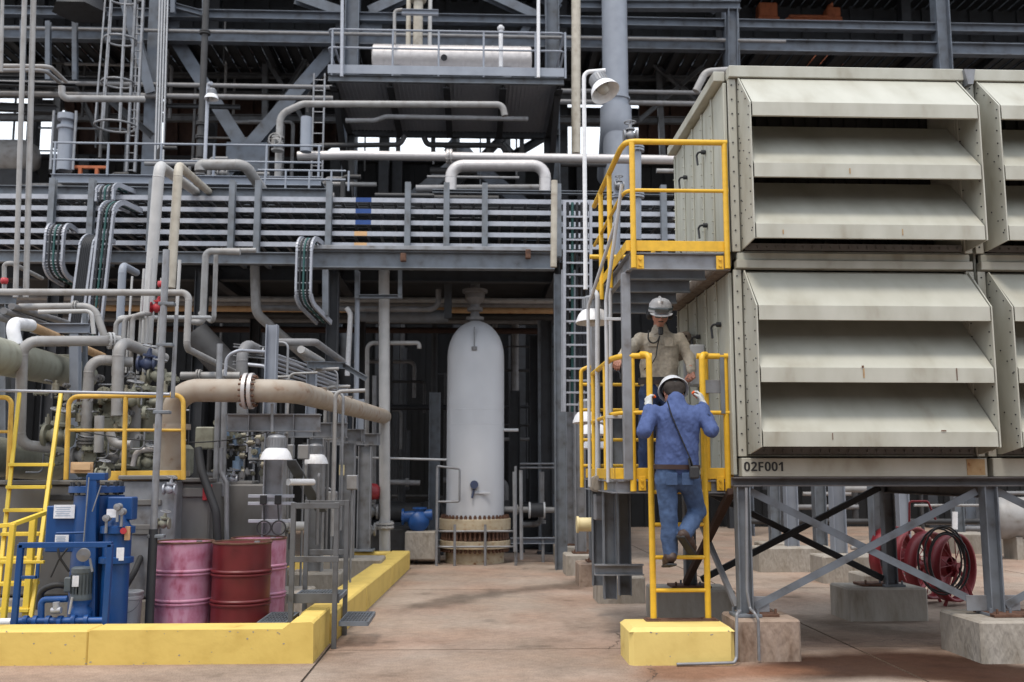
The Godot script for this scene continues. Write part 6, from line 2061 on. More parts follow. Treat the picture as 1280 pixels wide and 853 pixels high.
	var sb: Vector3 = Vector3(-1.833, 2.310, -11.600)
	for j in 25:
		var t := j / 24.0
		sag.append(sa.lerp(sb, t) - Vector3(0, 0.55 * 4.0 * t * (1.0 - t) * (0.6 + 0.4 * t) * 0.55, 0))
	st = S()
	tube(st, sag, 0.008, 6)
	solo("cable", st, M.rubber, "thin black cable sagging from the railing to the bent", "cable")
	st = S()
	tube(st, rounded([Vector3(-3.035, 1.913, -11.200), Vector3(-2.967, 1.650, -11.150), Vector3(-2.782, 1.218, -11.100), Vector3(-2.736, 0.706, -11.100), Vector3(-2.722, 0.326, -11.100)], 0.3), 0.045, 10)
	solo("hose", st, M.rubber, "thick black hose dropping down the skid right of the railing", "hose")
	st = S()
	tube(st, rounded([Vector3(-3.514, 0.438, -10.400), Vector3(-3.528, 0.611, -10.800), Vector3(-3.552, 0.854, -11.200), Vector3(-3.389, 0.968, -11.300)], 0.35), 0.032, 10)
	solo("hose", st, M.rubber, "black hose curving up between blue skid and drums", "hose")


# ---------------------------------------------------------------- kerb, drums, blue skid, stair, crossover
func left_front() -> void:
	var st: SurfaceTool
	var k := thing("kerb_wall", "yellow painted concrete kerb wall round the left process area", "kerb wall")
	# front run, raised corner block, run back, far run
	st = S()
	span(st, Vector3(-7.0, -0.05, -9.36), Vector3(-3.303, 0.292, -8.98), 0.014)
	part("front_wall", st, M.kerb, k)
	st = S()
	prism(st, Transform3D(Basis(), Vector3(0, 0, -9.35)), PackedVector2Array([Vector2(-3.297, -0.05), Vector2(-3.297, 0.28), Vector2(-3.285, 0.292), Vector2(-1.64, 0.292), Vector2(-1.575, 0.345), Vector2(-1.395, 0.35), Vector2(-1.375, 0.335), Vector2(-1.37, -0.05)]), 0.37)
	part("front_wall", st, M.kerb, k)
	st = S()
	span(st, Vector3(-1.575, -0.05, -9.99), Vector3(-1.372, 0.349, -9.352), 0.012)
	part("corner_block", st, M.kerb, k)
	var a := Vector3(-1.34, 0, -10.0)
	var b := Vector3(-1.06, 0, -17.55)
	for t in [[0.0, 0.3], [0.302, 0.65], [0.652, 1.0]]:
		st = S()
		var c := (a.lerp(b, t[0]) + a.lerp(b, t[1])) * 0.5
		bar(st, a.lerp(b, t[0]) + Vector3(-0.16, 0.125, 0), a.lerp(b, t[1]) + Vector3(-0.16, 0.125, 0), 0.32, 0.35, 0.018)
		part("side_wall", st, M.kerb, k)
	st = S()
	span(st, Vector3(-2.35, -0.05, -17.56), Vector3(-1.385, 0.298, -17.22), 0.018)
	part("rear_wall", st, M.kerb, k)
	st = S()
	span(st, Vector3(-3.2, -0.05, -16.5), Vector3(-2.5, 0.3, -16.2), 0.018)
	part("rear_wall", st, M.kerb, k)
	paint_chips(k, [[Vector3(-4.6, 0.272, -8.979), Vector3(-1.62, 0.272, -8.979)], [Vector3(-4.6, 0.012, -8.979), Vector3(-1.4, 0.012, -8.979)]], 26, 6)
	# crossover step
	var s := thing("crossover_step", "small grey grating stair stepping over the yellow kerb", "crossover stair")
	var zz := -9.75
	var pl := func(x0: float, x1: float, y: float, z0: float, z1: float) -> void:
		var g := S()
		span(g, Vector3(x0, y - 0.04, z0 - 0.006), Vector3(x1, y, z0 + 0.006))
		span(g, Vector3(x0, y - 0.04, z1 - 0.006), Vector3(x1, y, z1 + 0.006))
		span(g, Vector3(x0 - 0.006, y - 0.04, z1), Vector3(x0 + 0.006, y, z0))
		span(g, Vector3(x1 - 0.006, y - 0.04, z1), Vector3(x1 + 0.006, y, z0))
		part("tread_frame", g, M.steel, s)
		var n := int((x1 - x0) / 0.03)
		for i in n:
			var br := S()
			span(br, Vector3(x0 + 0.015 + i * 0.03, y - 0.032, z1 + 0.006), Vector3(x0 + 0.02 + i * 0.03, y - 0.001, z0 - 0.006))
			part("grating_bar", br, M.steel, s)
		var cr := S()
		for i in 6:
			var z := lerpf(z0, z1, (i + 0.5) / 6.0)
			span(cr, Vector3(x0, y - 0.012, z - 0.004), Vector3(x1, y - 0.003, z + 0.004))
		part("cross_bar", cr, M.steel, s)
	pl.call(-1.72, -1.27, 0.46, zz, zz - 0.7)
	pl.call(-1.25, -0.98, 0.24, zz, zz - 0.7)
	pl.call(-2.02, -1.75, 0.24, zz, zz - 0.7)
	var sp := S()
	box(sp, Vector3(-1.5, 0.46, zz + 0.02), Vector3(0.5, 0.09, 0.012), 0.002)
	part("nosing_plate", sp, M.frame_dark, s)
	for p in [Vector3(-1.29, 0, zz + 0.05), Vector3(-1.29, 0, zz - 0.74), Vector3(-1.7, 0, zz + 0.05), Vector3(-1.7, 0, zz - 0.74)]:
		post(s, p, 1.36, M.frame_dark, 0.023, true)
	for y in [0.8, 1.3]:
		st = S()
		span(st, Vector3(-1.68, y, zz + 0.055), Vector3(-1.26, y + 0.055, zz + 0.075), 0.003)
		part("handrail", st, M.frame_dark, s)
		st = S()
		span(st, Vector3(-1.68, y, zz - 0.77), Vector3(-1.26, y + 0.055, zz - 0.75), 0.003)
		part("handrail", st, M.frame_dark, s)
	# drums
	drum("faded pink oil drum, left of the red one", Vector3(-2.95, 0.06, -10.55), M.pink, "oil drums behind the kerb")
	drum("dark red oil drum in front, middle of three", Vector3(-2.34, 0.06, -10.45), M.drum_red, "oil drums behind the kerb")
	drum("faded pink oil drum half hidden right of the red one", Vector3(-2.3, 0.06, -11.06), M.pink, "oil drums behind the kerb")
	st = S()
	span(st, Vector3(-7, -0.02, -17.2), Vector3(-1.7, 0.06, -9.37))
	var fl := struct("containment_floor", st, M.pier)
	# bucket
	var bu := thing("bucket", "white plastic bucket between the blue skid and pink drum", "bucket", Vector3(-3.5, 0.06, -10.55))
	st = S()
	lathe(st, Vector3.ZERO, Vector3.UP, [[0.001, 0.0], [0.125, 0.0], [0.14, 0.3], [0.15, 0.305], [0.15, 0.33], [0.143, 0.34], [0.143, 0.36]], 28)
	part("body", st, M.bucket, bu)
	st = S()
	lathe(st, Vector3.ZERO, Vector3.UP, [[0.15, 0.36], [0.153, 0.375], [0.145, 0.385], [0.001, 0.38]], 28)
	part("lid", st, M.bucket, bu)
	st = S()
	var hp := PackedVector3Array()
	for j in 13:
		var an := PI * j / 12
		hp.append(Vector3(0.152 * cos(an), 0.3 - 0.12 * sin(an), 0.1 + 0.06 * sin(an)))
	tube(st, hp, 0.004, 6)
	part("bail", st, M.galv, bu)
	# tall post with clamps
	var tp := thing("tall_post", "tall slim grey post standing between blue skid and drums", "post", Vector3(-3.136, 0.04, -10.1))
	st = S()
	rod(st, Vector3.ZERO, Vector3(0, 3.86, 0), 0.034, 14)
	part("shaft", st, M.galv, tp)
	st = S()
	rod(st, Vector3.ZERO, Vector3(0, 1.05, 0), 0.043, 14)
	part("sleeve", st, M.dark_steel, tp)
	for y in [0.98, 2.2, 2.88, 3.3]:
		st = S()
		box(st, Vector3(0.03, y, -0.01), Vector3(0.16, 0.035, 0.09), 0.006)
		part("clamp", st, M.steel, tp)
	st = S()
	rod(st, Vector3(0.1, 2.35, -0.1), Vector3(0.1, 3.2, -0.1), 0.022, 8)
	part("side_tube", st, M.galv, tp)
	blue_skid()
	stair()


func blue_skid() -> void:
	var st: SurfaceTool
	var o := thing("filter_skid", "bright blue filter skid with pump, pipe guard and paper labels", "filter skid", Vector3(-3.75, 0.06, -9.9))
	var q := func(v: Vector3) -> Vector3: return v - Vector3(-3.75, 0.06, -9.9)
	st = S()
	box(st, Vector3(-0.15, 0.03, -0.1), Vector3(1.35, 0.06, 0.9), 0.01)
	part("base_frame", st, M.blue, o)
	# main filter body with bolted cover
	st = S()
	lathe(st, q.call(Vector3(-3.676, 0.795, -10.100)) * Vector3(1, 0, 1), Vector3.UP, [[0.235, 0.05], [0.235, 1.36]], 32)
	part("filter_body", st, M.blue, o)
	st = S()
	var cc: Vector3 = q.call(Vector3(-3.705, 1.478, -10.100))
	lathe(st, cc, Vector3.UP, [[0.001, -0.03], [0.26, -0.03], [0.26, 0.0], [0.26, 0.005], [0.26, 0.03], [0.001, 0.035]], 32)
	part("cover_flange", st, M.blue, o)
	st = S()
	for j in 16:
		var an := TAU * j / 16
		rod(st, cc + Vector3(cos(an) * 0.235, -0.05, sin(an) * 0.235), cc + Vector3(cos(an) * 0.235, 0.07, sin(an) * 0.235), 0.012, 6)
	part("bolts", st, M.dark_steel, o, true)
	st = S()
	bar(st, q.call(Vector3(-3.586, 0.207, -9.800)), q.call(Vector3(-3.640, 1.620, -9.800)), 0.1, 0.09, 0.006)
	bar(st, q.call(Vector3(-3.677, 1.604, -9.800)), q.call(Vector3(-3.511, 1.604, -9.800)), 0.1, 0.07, 0.006)
	part("davit", st, M.blue, o)
	for p in [[Vector3(-3.647, 1.597, -9.720), Vector3(-3.665, 0.976, -9.720)], [Vector3(-3.530, 1.522, -9.720), Vector3(-3.599, 1.274, -9.720)]]:
		st = S()
		rod(st, q.call(p[0]), q.call(p[1]), 0.006, 6)
		part("wire", st, M.galv, o)
	# control box with papers
	st = S()
	box(st, q.call(Vector3(-3.967, 1.100, -10.050)), Vector3(0.31, 0.44, 0.2), 0.01)
	part("control_box", st, M.blue, o)
	for p in [[Vector3(-3.940, 1.267, -9.920), 0.2, 0.13], [Vector3(-3.947, 1.001, -9.920), 0.13, 0.09]]:
		st = S()
		box(st, q.call(p[0]), Vector3(p[1], p[2], 0.006), 0.001)
		var pp := part("paper_label", st, M.paper, o)
		var ln := S()
		for j in 5:
			box(ln, q.call(p[0]) + Vector3(-0.01, p[2] * (0.3 - 0.15 * j), 0.004), Vector3(p[1] * (0.72 - 0.1 * (j % 2)), 0.005, 0.002))
		part("print_lines", ln, M.pale_blue, pp, true)
	# right hand filter housing
	st = S()
	var fc: Vector3 = q.call(Vector3(-3.397, 0.816, -9.850)) * Vector3(1, 0, 1)
	lathe(st, fc, Vector3.UP, [[0.125, 0.05], [0.125, 0.72], [0.16, 0.73], [0.16, 0.78], [0.13, 0.79], [0.13, 1.0], [0.16, 1.01], [0.16, 1.07], [0.12, 1.08], [0.06, 1.22], [0.001, 1.24]], 28)
	part("filter_housing", st, M.blue, o)
	st = S()
	box(st, fc + Vector3(0.02, 1.24, -0.04), Vector3(0.24, 0.22, 0.16), 0.01)
	part("head_box", st, M.blue, o)
	for p in [[Vector3(-3.412, 1.259, -9.700), 0.09, 0.08], [Vector3(-3.314, 0.879, -9.710), 0.07, 0.12]]:
		st = S()
		box(st, q.call(p[0]), Vector3(p[1], p[2], 0.006), 0.001)
		part("paper_label", st, M.paper, o)
	st = S()
	box(st, q.call(Vector3(-3.270, 1.070, -9.750)), Vector3(0.05, 0.13, 0.03), 0.004)
	part("brass_plate", st, M.tan, o)
	st = S()
	rod(st, q.call(Vector3(-3.298, 1.094, -9.720)), q.call(Vector3(-3.285, 1.096, -9.680)), 0.03, 12)
	part("red_button", st, M.valve_red, o)
	for p in [Vector3(-3.348, 1.320, -9.680), Vector3(-3.316, 1.274, -9.700), Vector3(-3.447, 1.216, -9.680)]:
		st = S()
		lathe(st, q.call(p), Vector3.BACK, [[0.001, -0.05], [0.035, -0.04], [0.024, 0.0], [0.032, 0.01], [0.032, 0.03], [0.001, 0.035]], 16)
		rod(st, q.call(p) + Vector3(0, 0.02, 0), q.call(p) + Vector3(0, -0.14, 0.0), 0.014, 8)
		part("gauge", st, M.galv, o)
	# front guard of blue tube
	st = S()
	for pair in [[Vector3(-4.143, 0.263, -9.450), Vector3(-4.125, 0.989, -9.450)], [Vector3(-4.139, 0.982, -9.450), Vector3(-3.302, 0.987, -9.450)], [Vector3(-3.329, 0.258, -9.450), Vector3(-3.317, 0.987, -9.450)]]:
		bar(st, q.call(pair[0]), q.call(pair[1]), 0.05, 0.05, 0.004)
	for pair in [[Vector3(-4.121, 0.695, -9.450), Vector3(-3.956, 0.695, -9.450)], [Vector3(-3.963, 0.687, -9.450), Vector3(-3.963, 0.816, -9.450)]]:
		bar(st, q.call(pair[0]), q.call(pair[1]), 0.028, 0.028, 0.003)
	part("pipe_guard", st, M.blue, o)
	st = S()
	rod(st, q.call(Vector3(-3.955, 1.068, -9.800)), q.call(Vector3(-3.671, 1.075, -9.800)), 0.012, 8)
	part("cross_rod", st, M.blue, o)
	# motor and pump
	var mc: Vector3 = q.call(Vector3(-3.670, 0.457, -9.750))
	st = S()
	lathe(st, mc, Vector3.UP, [[0.001, 0.0], [0.1, 0.0], [0.1, 0.02], [0.095, 0.05], [0.095, 0.24], [0.1, 0.25], [0.1, 0.29], [0.08, 0.305], [0.001, 0.31]], 28)
	for j in 18:
		var an := TAU * j / 18
		box_t(st, Transform3D(Basis(Vector3.UP, an), mc + Vector3(0, 0.145, 0)), Vector3(0.008, 0.17, 0.206))
	part("motor", st, M.motor, o)
	st = S()
	box(st, mc + Vector3(-0.11, 0.14, 0), Vector3(0.08, 0.14, 0.1), 0.01)
	part("terminal_box", st, M.motor, o)
	st = S()
	box(st, mc + Vector3(-0.02, 0.18, 0.106), Vector3(0.06, 0.1, 0.006), 0.001)
	part("paper_label", st, M.paper, o)
	st = S()
	lathe(st, mc, Vector3.UP, [[0.07, -0.24], [0.1, -0.2], [0.11, -0.1], [0.07, -0.06], [0.1, 0.0]], 20, true)
	part("pump", st, M.blue_pump, o)
	st = S()
	rod(st, q.call(Vector3(-4.334, 0.277, -9.600)), q.call(Vector3(-4.233, 0.277, -9.600)), 0.035, 12)
	part("nozzle", st, M.white, o)
	st = S()
	rod(st, q.call(Vector3(-4.233, 0.284, -9.600)), q.call(Vector3(-3.392, 0.286, -9.600)), 0.032, 14)
	for px in [Vector3(-4.103, 0.283, -9.600), Vector3(-4.016, 0.283, -9.600), Vector3(-3.900, 0.282, -9.600), Vector3(-3.791, 0.281, -9.600), Vector3(-3.668, 0.288, -9.600), Vector3(-3.552, 0.287, -9.600)]:
		rod(st, q.call(px) - Vector3(0.018, 0, 0), q.call(px) + Vector3(0.018, 0, 0), 0.052, 14)
	tube(st, rounded([q.call(Vector3(-3.975, 0.294, -9.620)), q.call(Vector3(-3.985, 0.474, -9.620)), q.call(Vector3(-3.745, 0.480, -9.620))], 0.05), 0.03, 12)
	part("suction_pipe", st, M.blue_pump, o)
	st = S()
	rod(st, q.call(Vector3(-3.856, 0.382, -9.550)), q.call(Vector3(-3.770, 0.389, -9.550)), 0.03, 12)
	rod(st, q.call(Vector3(-3.813, 0.382, -9.550)), q.call(Vector3(-3.818, 0.461, -9.550)), 0.03, 12)
	part("tap", st, M.galv_light, o)
	st = S()
	rod(st, q.call(Vector3(-3.684, 0.357, -9.520)), q.call(Vector3(-3.664, 0.507, -9.520)), 0.012, 8)
	part("lever", st, M.galv_light, o)
	st = S()
	tube(st, rounded([q.call(Vector3(-4.035, 0.377, -9.700)), q.call(Vector3(-4.031, 0.552, -9.700)), q.call(Vector3(-3.887, 0.603, -9.700)), q.call(Vector3(-3.803, 0.582, -9.750))], 0.1), 0.03, 10)
	part("hose", st, M.rubber, o)
	st = S()
	tube(st, rounded([q.call(Vector3(-3.892, 0.934, -9.700)), q.call(Vector3(-3.872, 0.852, -9.700)), q.call(Vector3(-3.795, 0.715, -9.750))], 0.05), 0.012, 8)
	tube(st, rounded([q.call(Vector3(-3.803, 0.933, -9.700)), q.call(Vector3(-3.878, 0.830, -9.700)), q.call(Vector3(-3.943, 0.669, -9.700))], 0.05), 0.009, 8)
	part("cable", st, M.rubber, o)
	st = S()
	lathe(st, q.call(Vector3(-3.595, 0.886, -9.550)), Vector3(0.3, 0, 1), [[0.001, -0.04], [0.06, -0.035], [0.03, -0.02], [0.03, 0.02], [0.06, 0.035], [0.001, 0.05]], 18)
	rod(st, q.call(Vector3(-3.524, 0.859, -9.520)), q.call(Vector3(-3.495, 0.736, -9.520)), 0.012, 8)
	part("meter", st, M.galv, o)


func stair() -> void:
	var st: SurfaceTool
	var o := thing("steep_stair", "steep yellow ship stair with rails at the left edge", "stair")
	var rails := [[Vector3(-4.660, 0.101, -10.200), Vector3(-5.144, 2.533, -11.500)], [Vector3(-4.314, 0.213, -10.200), Vector3(-4.680, 2.534, -11.500)]]
	for r in rails:
		st = S()
		bar(st, r[0], r[1], 0.04, 0.09, 0.006)
		part("stringer", st, M.yellow_stair, o)
	for k in 7:
		var t := 0.06 + k * 0.1
		st = S()
		var a: Vector3 = (rails[0][0] as Vector3).lerp(rails[0][1], t)
		var b: Vector3 = (rails[1][0] as Vector3).lerp(rails[1][1], t)
		box(st, (a + b) * 0.5, Vector3(absf(b.x - a.x), 0.035, 0.18), 0.004)
		part("tread", st, M.yellow_stair, o)
	st = S()
	bar(st, Vector3(-4.374, 0.278, -9.750), Vector3(-4.342, 1.162, -9.750), 0.05, 0.05, 0.005)
	part("post", st, M.yellow_stair, o)
	st = S()
	bar(st, Vector3(-4.563, 1.132, -9.750), Vector3(-4.342, 1.154, -9.750), 0.04, 0.04, 0.004)
	bar(st, Vector3(-4.364, 1.147, -9.750), Vector3(-4.125, 1.299, -10.300), 0.05, 0.04, 0.004)
	part("handrail", st, M.yellow_stair, o)
	st = S()
	bar(st, Vector3(-4.384, 0.244, -10.250), Vector3(-4.388, 1.213, -10.300), 0.06, 0.06, 0.005)
	part("post", st, M.yellow_stair, o)
	st = S()
	bar(st, Vector3(-4.666, 0.762, -10.250), Vector3(-4.237, 0.761, -10.250), 0.035, 0.03, 0.004)
	part("mid_rail", st, M.yellow_stair, o)


# ---------------------------------------------------------------- upper platforms and equipment
func upper_equipment() -> void:
	var st: SurfaceTool
	var o := thing("upper_platform", "high grey steel platform carrying the clad horizontal vessel", "platform")
	var yd: float = 10.666
	var xa: float = -3.348
	var xb: float = 2.082
	member(o, "edge_beam", Vector3(xa, yd - 0.06, -22), Vector3(xb, yd - 0.06, -22), 0.1, 0.16, M.steel, "C")
	member(o, "edge_beam", Vector3(xa, yd - 0.1, -25.6), Vector3(xb, yd - 0.1, -25.6), 0.1, 0.2, M.dark_steel, "C")
	for k in 5:
		var x := lerpf(xa + 0.1, xb - 0.1, k / 4.0)
		member(o, "joist", Vector3(x, yd - 0.13, -25.5), Vector3(x, yd - 0.13, -22.06), 0.16, 0.2, M.dark_steel)
	for k in 4:
		st = S()
		var x0 := lerpf(xa + 0.1, xb - 0.1, k / 4.0) + 0.02
		var x1 := lerpf(xa + 0.1, xb - 0.1, (k + 1) / 4.0) - 0.02
		span(st, Vector3(x0, yd - 0.05, -25.5), Vector3(x1, yd - 0.02, -22.06))
		for j in 13:
			var x := lerpf(x0, x1, (j + 0.5) / 13.0)
			span(st, Vector3(x - 0.01, yd - 0.07, -25.5), Vector3(x + 0.01, yd - 0.05, -22.06))
		part("deck_panel", st, M.galv_light, o)
	st = S()
	span(st, Vector3(xa, yd + 0.03, -21.94), Vector3(xb, yd + 0.24, -21.92), 0.003)
	part("toe_plate", st, M.pipe_blue, o)
	for px in [411, 487, 545, 602, 668, 706]:
		post(o, Vector3((px - 590.0) / 1244.0 * 22 * 1.03, yd, -21.95), 1.12, M.pipe_blue, 0.025)
	for y in [1.1, 0.66]:
		st = S()
		tube(st, rounded([Vector3(xa, yd + y, -24.5), Vector3(xa, yd + y, -21.95), Vector3(xb, yd + y, -21.95), Vector3(xb, yd + y, -24.5)], 0.1), 0.026, 8)
		part("handrail", st, M.pipe_blue, o)
	for x in [xa + 0.12, xb - 0.12]:
		member(o, "column", Vector3(x, 5.2, -25.4), Vector3(x, yd - 0.2, -25.4), 0.2, 0.2, M.dark_steel, "I", true)
		member(o, "knee_brace", Vector3(x, yd - 0.2, -22.4), Vector3(x, yd - 2.0, -25.3), 0.14, 0.14, M.dark_steel, "I")
	var v := thing("clad_vessel", "horizontal silver clad vessel on the high platform", "vessel", Vector3(0, yd, -23.4))
	st = S()
	var vy: float = 12.043 - 0.34 - yd
	var vx0: float = -2.483
	var vx1: float = 1.407
	lathe(st, Vector3(vx0, vy, 0), Vector3.RIGHT, [[0.001, 0.0], [0.3, 0.0], [0.34, 0.03], [0.34, vx1 - vx0 - 0.03], [0.3, vx1 - vx0], [0.001, vx1 - vx0]], 32)
	part("cladding", st, M.cladding, v)
	for k in 6:
		st = S()
		var x := lerpf(vx0 + 0.3, vx1 - 0.3, k / 5.0)
		lathe(st, Vector3(x, vy, 0), Vector3.RIGHT, [[0.34, -0.02], [0.346, -0.015], [0.346, 0.015], [0.34, 0.02]], 32)
		part("band", st, M.cladding, v)
	for x in [vx0 + 0.6, vx1 - 0.6]:
		st = S()
		box(st, Vector3(x, (vy - 0.3) * 0.5, 0), Vector3(0.2, vy - 0.3, 0.5))
		part("saddle", st, M.steel, v)
	st = S()
	rod(st, Vector3(-0.728, 11.579, -23.000) - v.position, Vector3(-0.725, 11.536, -22.900) - v.position, 0.08, 14)
	part("nozzle", st, M.dark_steel, v)
	# risers on top of the clad vessel
	for k in [[507, 0.06, "cream slim riser left on the clad vessel", "pipe_cream"], [519, 0.12, "thick cream riser in the middle of the clad vessel", "pipe_cream"], [534, 0.05, "pale slim riser right on the clad vessel", "pipe_light"]]:
		pipe(k[2], [Vector3((k[0] - 590.0) / 1244.0 * 23.4 * 1.04, yd + vy + 0.3, -23.4), Vector3((k[0] - 590.0) / 1244.0 * 23.4 * 1.04, yd + vy + 2.6, -23.4)], k[1], M[k[3]], "", [[0, 0.55]] if k[1] > 0.1 else [])
	pipe("small hooked vent pipe left of the cream risers", [Vector3(-1.927, 11.903, -23.000), Vector3(-1.940, 12.759, -23.000), Vector3(-1.747, 12.783, -23.000)], 0.04, M.pipe, "", [], 0.1)
	var hb := thing("cross_beam", "short grey beam holding the cream risers", "beam")
	member(hb, "beam", Vector3(-1.766, 12.721, -23.000), Vector3(-0.874, 12.718, -23.000), 0.12, 0.12, M.pipe_blue)
	pipe("white lamp pole on the platform's left corner", [Vector3(-3.011, 10.564, -21.800), Vector3(-3.042, 12.798, -21.800)], 0.04, M.galv_light)
	pipe("white lamp pole on the platform's right end", [Vector3(1.475, 10.618, -21.800), Vector3(1.483, 12.890, -21.800)], 0.04, M.white)
	pipe("white vent pipe standing in front of the clad vessel", [Vector3(0.623, 11.022, -22.200), Vector3(0.621, 12.044, -22.200)], 0.05, M.white, "", [[0, 0.93]])
	# pipes beneath
	pipe("grey pipe rising and bending along beneath the high platform", [Vector3(-4.179, 7.813, -20.800), Vector3(-4.172, 9.287, -20.800), Vector3(-3.700, 9.528, -20.800), Vector3(0.638, 9.804, -21.400), Vector3(0.692, 9.544, -21.400)], 0.075, M.pipe, "", [], 0.3)
	pipe("second grey pipe stepping along beneath the high platform", [Vector3(-2.978, 9.742, -22.400), Vector3(-2.312, 9.752, -22.400), Vector3(-2.054, 9.852, -22.400), Vector3(1.279, 9.916, -22.600)], 0.06, M.pipe_grey, "", [], 0.3)
	pipe("long silver pipe crossing in front of the sky gap", [Vector3(-3.807, 8.430, -21.000), Vector3(-2.671, 8.463, -21.000), Vector3(4.461, 8.447, -21.000)], 0.1, M.cladding, "", [[1, 0.3]])
	pipe("dark pipe behind the long silver pipe", [Vector3(-3.649, 9.338, -23.000), Vector3(-1.755, 9.384, -23.000), Vector3(-1.645, 9.603, -23.000)], 0.06, M.pipe_dark)
	pipe("bent dark pipe in the sky gap", [Vector3(-1.239, 9.914, -24.000), Vector3(-1.157, 9.729, -24.000), Vector3(0.716, 9.733, -24.000), Vector3(0.797, 9.569, -24.000)], 0.07, M.pipe_dark, "", [], 0.2)
	pipe("fat silver pipe bending down at both ends over the trays", [Vector3(-0.452, 7.094, -19.000), Vector3(-0.440, 7.628, -19.000), Vector3(1.421, 7.652, -19.000), Vector3(1.403, 7.115, -19.000)], 0.115, M.cladding, "", [], 0.25, 18)
	pipe("fat pale pipe with a bent end over the left trays", [Vector3(-4.984, 7.088, -17.800), Vector3(-4.989, 7.208, -17.800), Vector3(-4.180, 7.219, -17.800), Vector3(-3.990, 6.928, -18.400)], 0.1, M.pipe, "", [], 0.2, 18)
	pipe("grey upright cylinder pipe under the high platform's left end", [Vector3(-3.568, 8.391, -20.600), Vector3(-3.572, 9.151, -20.600)], 0.12, M.pipe_blue)
	pipe("round flanged pipe behind the trays at the middle", [Vector3(-1.155, 7.295, -19.500), Vector3(1.749, 7.345, -19.500)], 0.075, M.pipe_grey)
	valve("round grey valve on the pipe left under the high platform", Vector3(-4.143, 8.526, -20.500), Vector3.UP, Vector3.BACK, 0.14, M.pipe, M.pipe)
	# two big verticals
	var dk := thing("duct", "big pale blue vertical duct pipe bulging out at its foot", "duct", Vector3(3.637, 10.586, -24.400) * Vector3(1, 0, 1))
	st = S()
	var y0: float = 13.832 + 1.0
	var y1: float = 10.799
	var y2: float = 9.696
	lathe(st, Vector3.ZERO, Vector3.UP, [[0.33, y2 - 1.2], [0.33, y1], [0.325, y0]], 40, true)
	part("shaft", st, M.pipe_blue, dk)
	st = S()
	tube(st, rounded([Vector3(0, y1 + 0.1, 0), Vector3(0, y1 - 0.55, 0), Vector3(0.1, y2 - 0.2, -1.4)], 0.6), 0.4, 28, true, 0.42)
	part("elbow", st, M.pipe_blue, dk)
	st = S()
	lathe(st, Vector3.ZERO, Vector3.UP, [[0.33, y1 + 0.3], [0.37, y1 + 0.3], [0.37, y1 + 0.36], [0.33, y1 + 0.36]], 40)
	part("collar", st, M.pipe_blue, dk)
	pipe("tall beige pipe beside the big pale blue duct", [Vector3(2.538, 9.485, -23.800), Vector3(2.576, 13.941, -23.800)], 0.115, M.pipe_cream)
	pipe("short grey pipe bending over the intake house's far roof edge", [Vector3(4.221, 8.833, -18.000), Vector3(4.415, 9.219, -18.000), Vector3(4.879, 9.258, -18.000)], 0.07, M.pipe, "", [], 0.2)
	# walkway at the left
	var w := thing("walkway", "grey railed walkway above the left trays", "walkway")
	var wa: float = -8.362
	var wb: float = -3.054
	var wy: float = 7.466
	st = S()
	span(st, Vector3(wa, wy - 0.03, -20.6), Vector3(wb, wy, -19.5))
	part("deck", st, M.steel, w)
	member(w, "edge_beam", Vector3(wa, wy - 0.06, -19.45), Vector3(wb, wy - 0.06, -19.45), 0.08, 0.18, M.pipe_blue, "C")
	for y in [8.142, 7.795]:
		st = S()
		rod(st, Vector3(wa, y, -19.45), Vector3(wb, y, -19.45), 0.022, 8)
		part("handrail", st, M.pipe_blue, w)
	for k in 6:
		post(w, Vector3(lerpf(wa + 0.05, wb - 0.05, k / 5.0), wy, -19.45), 8.142 - wy, M.pipe_blue, 0.024)
	for px in [80, 250, 400]:
		member(w, "column", Vector3((px - 590.0) / 1244.0 * 20, 5.2, -20), Vector3((px - 590.0) / 1244.0 * 20, wy - 0.15, -20), 0.15, 0.15, M.dark_steel, "I", true)
	# caged ladder
	var c := thing("caged_ladder", "tall ladder in a hooped safety cage left of the main column", "caged ladder")
	var cxm: float = -7.989
	var top: float = 12.799
	var bot: float = 9.396
	for k in [0, 1]:
		st = S()
		var x: float = -7.792 + 0.18 * k
		bar(st, Vector3(x, 8.333, -22), Vector3(x, top, -22), 0.05, 0.08)
		part("stile", st, M.galv, c)
	for k in 22:
		st = S()
		var y: float = lerpf(8.370, top, k / 22.0)
		rod(st, Vector3(-7.792, y, -22), Vector3(-7.792 + 0.18, y, -22), 0.014, 6)
		part("rung", st, M.galv, c)
	for k in 5:
		st = S()
		var y: float = bot + k * 1.02
		var pp := PackedVector3Array()
		var rr := 0.36 if k > 0 else 0.46
		for j in 21:
			var a := -0.7 + (TAU - 1.4 + 1.4) * j / 20.0
			pp.append(Vector3(cxm - 0.1, y, -22) + Vector3(cos(a) * rr, 0, sin(a) * rr * 0.9))
		tube(st, pp, 0.024, 6, false)
		part("hoop", st, M.galv, c)
	for j in 6:
		st = S()
		var a := PI * 0.35 + j * PI * 0.28
		bar(st, Vector3(cxm - 0.1 + cos(a) * 0.44, bot, -22 + sin(a) * 0.4), Vector3(cxm - 0.1 + cos(a) * 0.36, top, -22 + sin(a) * 0.33), 0.035, 0.02)
		part("cage_strap", st, M.galv, c)
	for k in 4:
		pipe(["first", "second", "third", "fourth"][k] + " of four thin conduits running up the main column", [Vector3(-8.314, 9.404, -25.500) + Vector3(0.07 * k, 0, 0), Vector3(-8.406, 14.590, -25.500) + Vector3(0.07 * k, 0, 0)], 0.022, M.pvc)
	pipe("dark tall pipe with flanges right of the caged ladder", [Vector3(-6.173, 8.688, -22.000), Vector3(-6.186, 12.641, -22.000)], 0.075, M.pipe_dark, "", [[0, 0.12], [0, 0.2], [0, 0.75]])
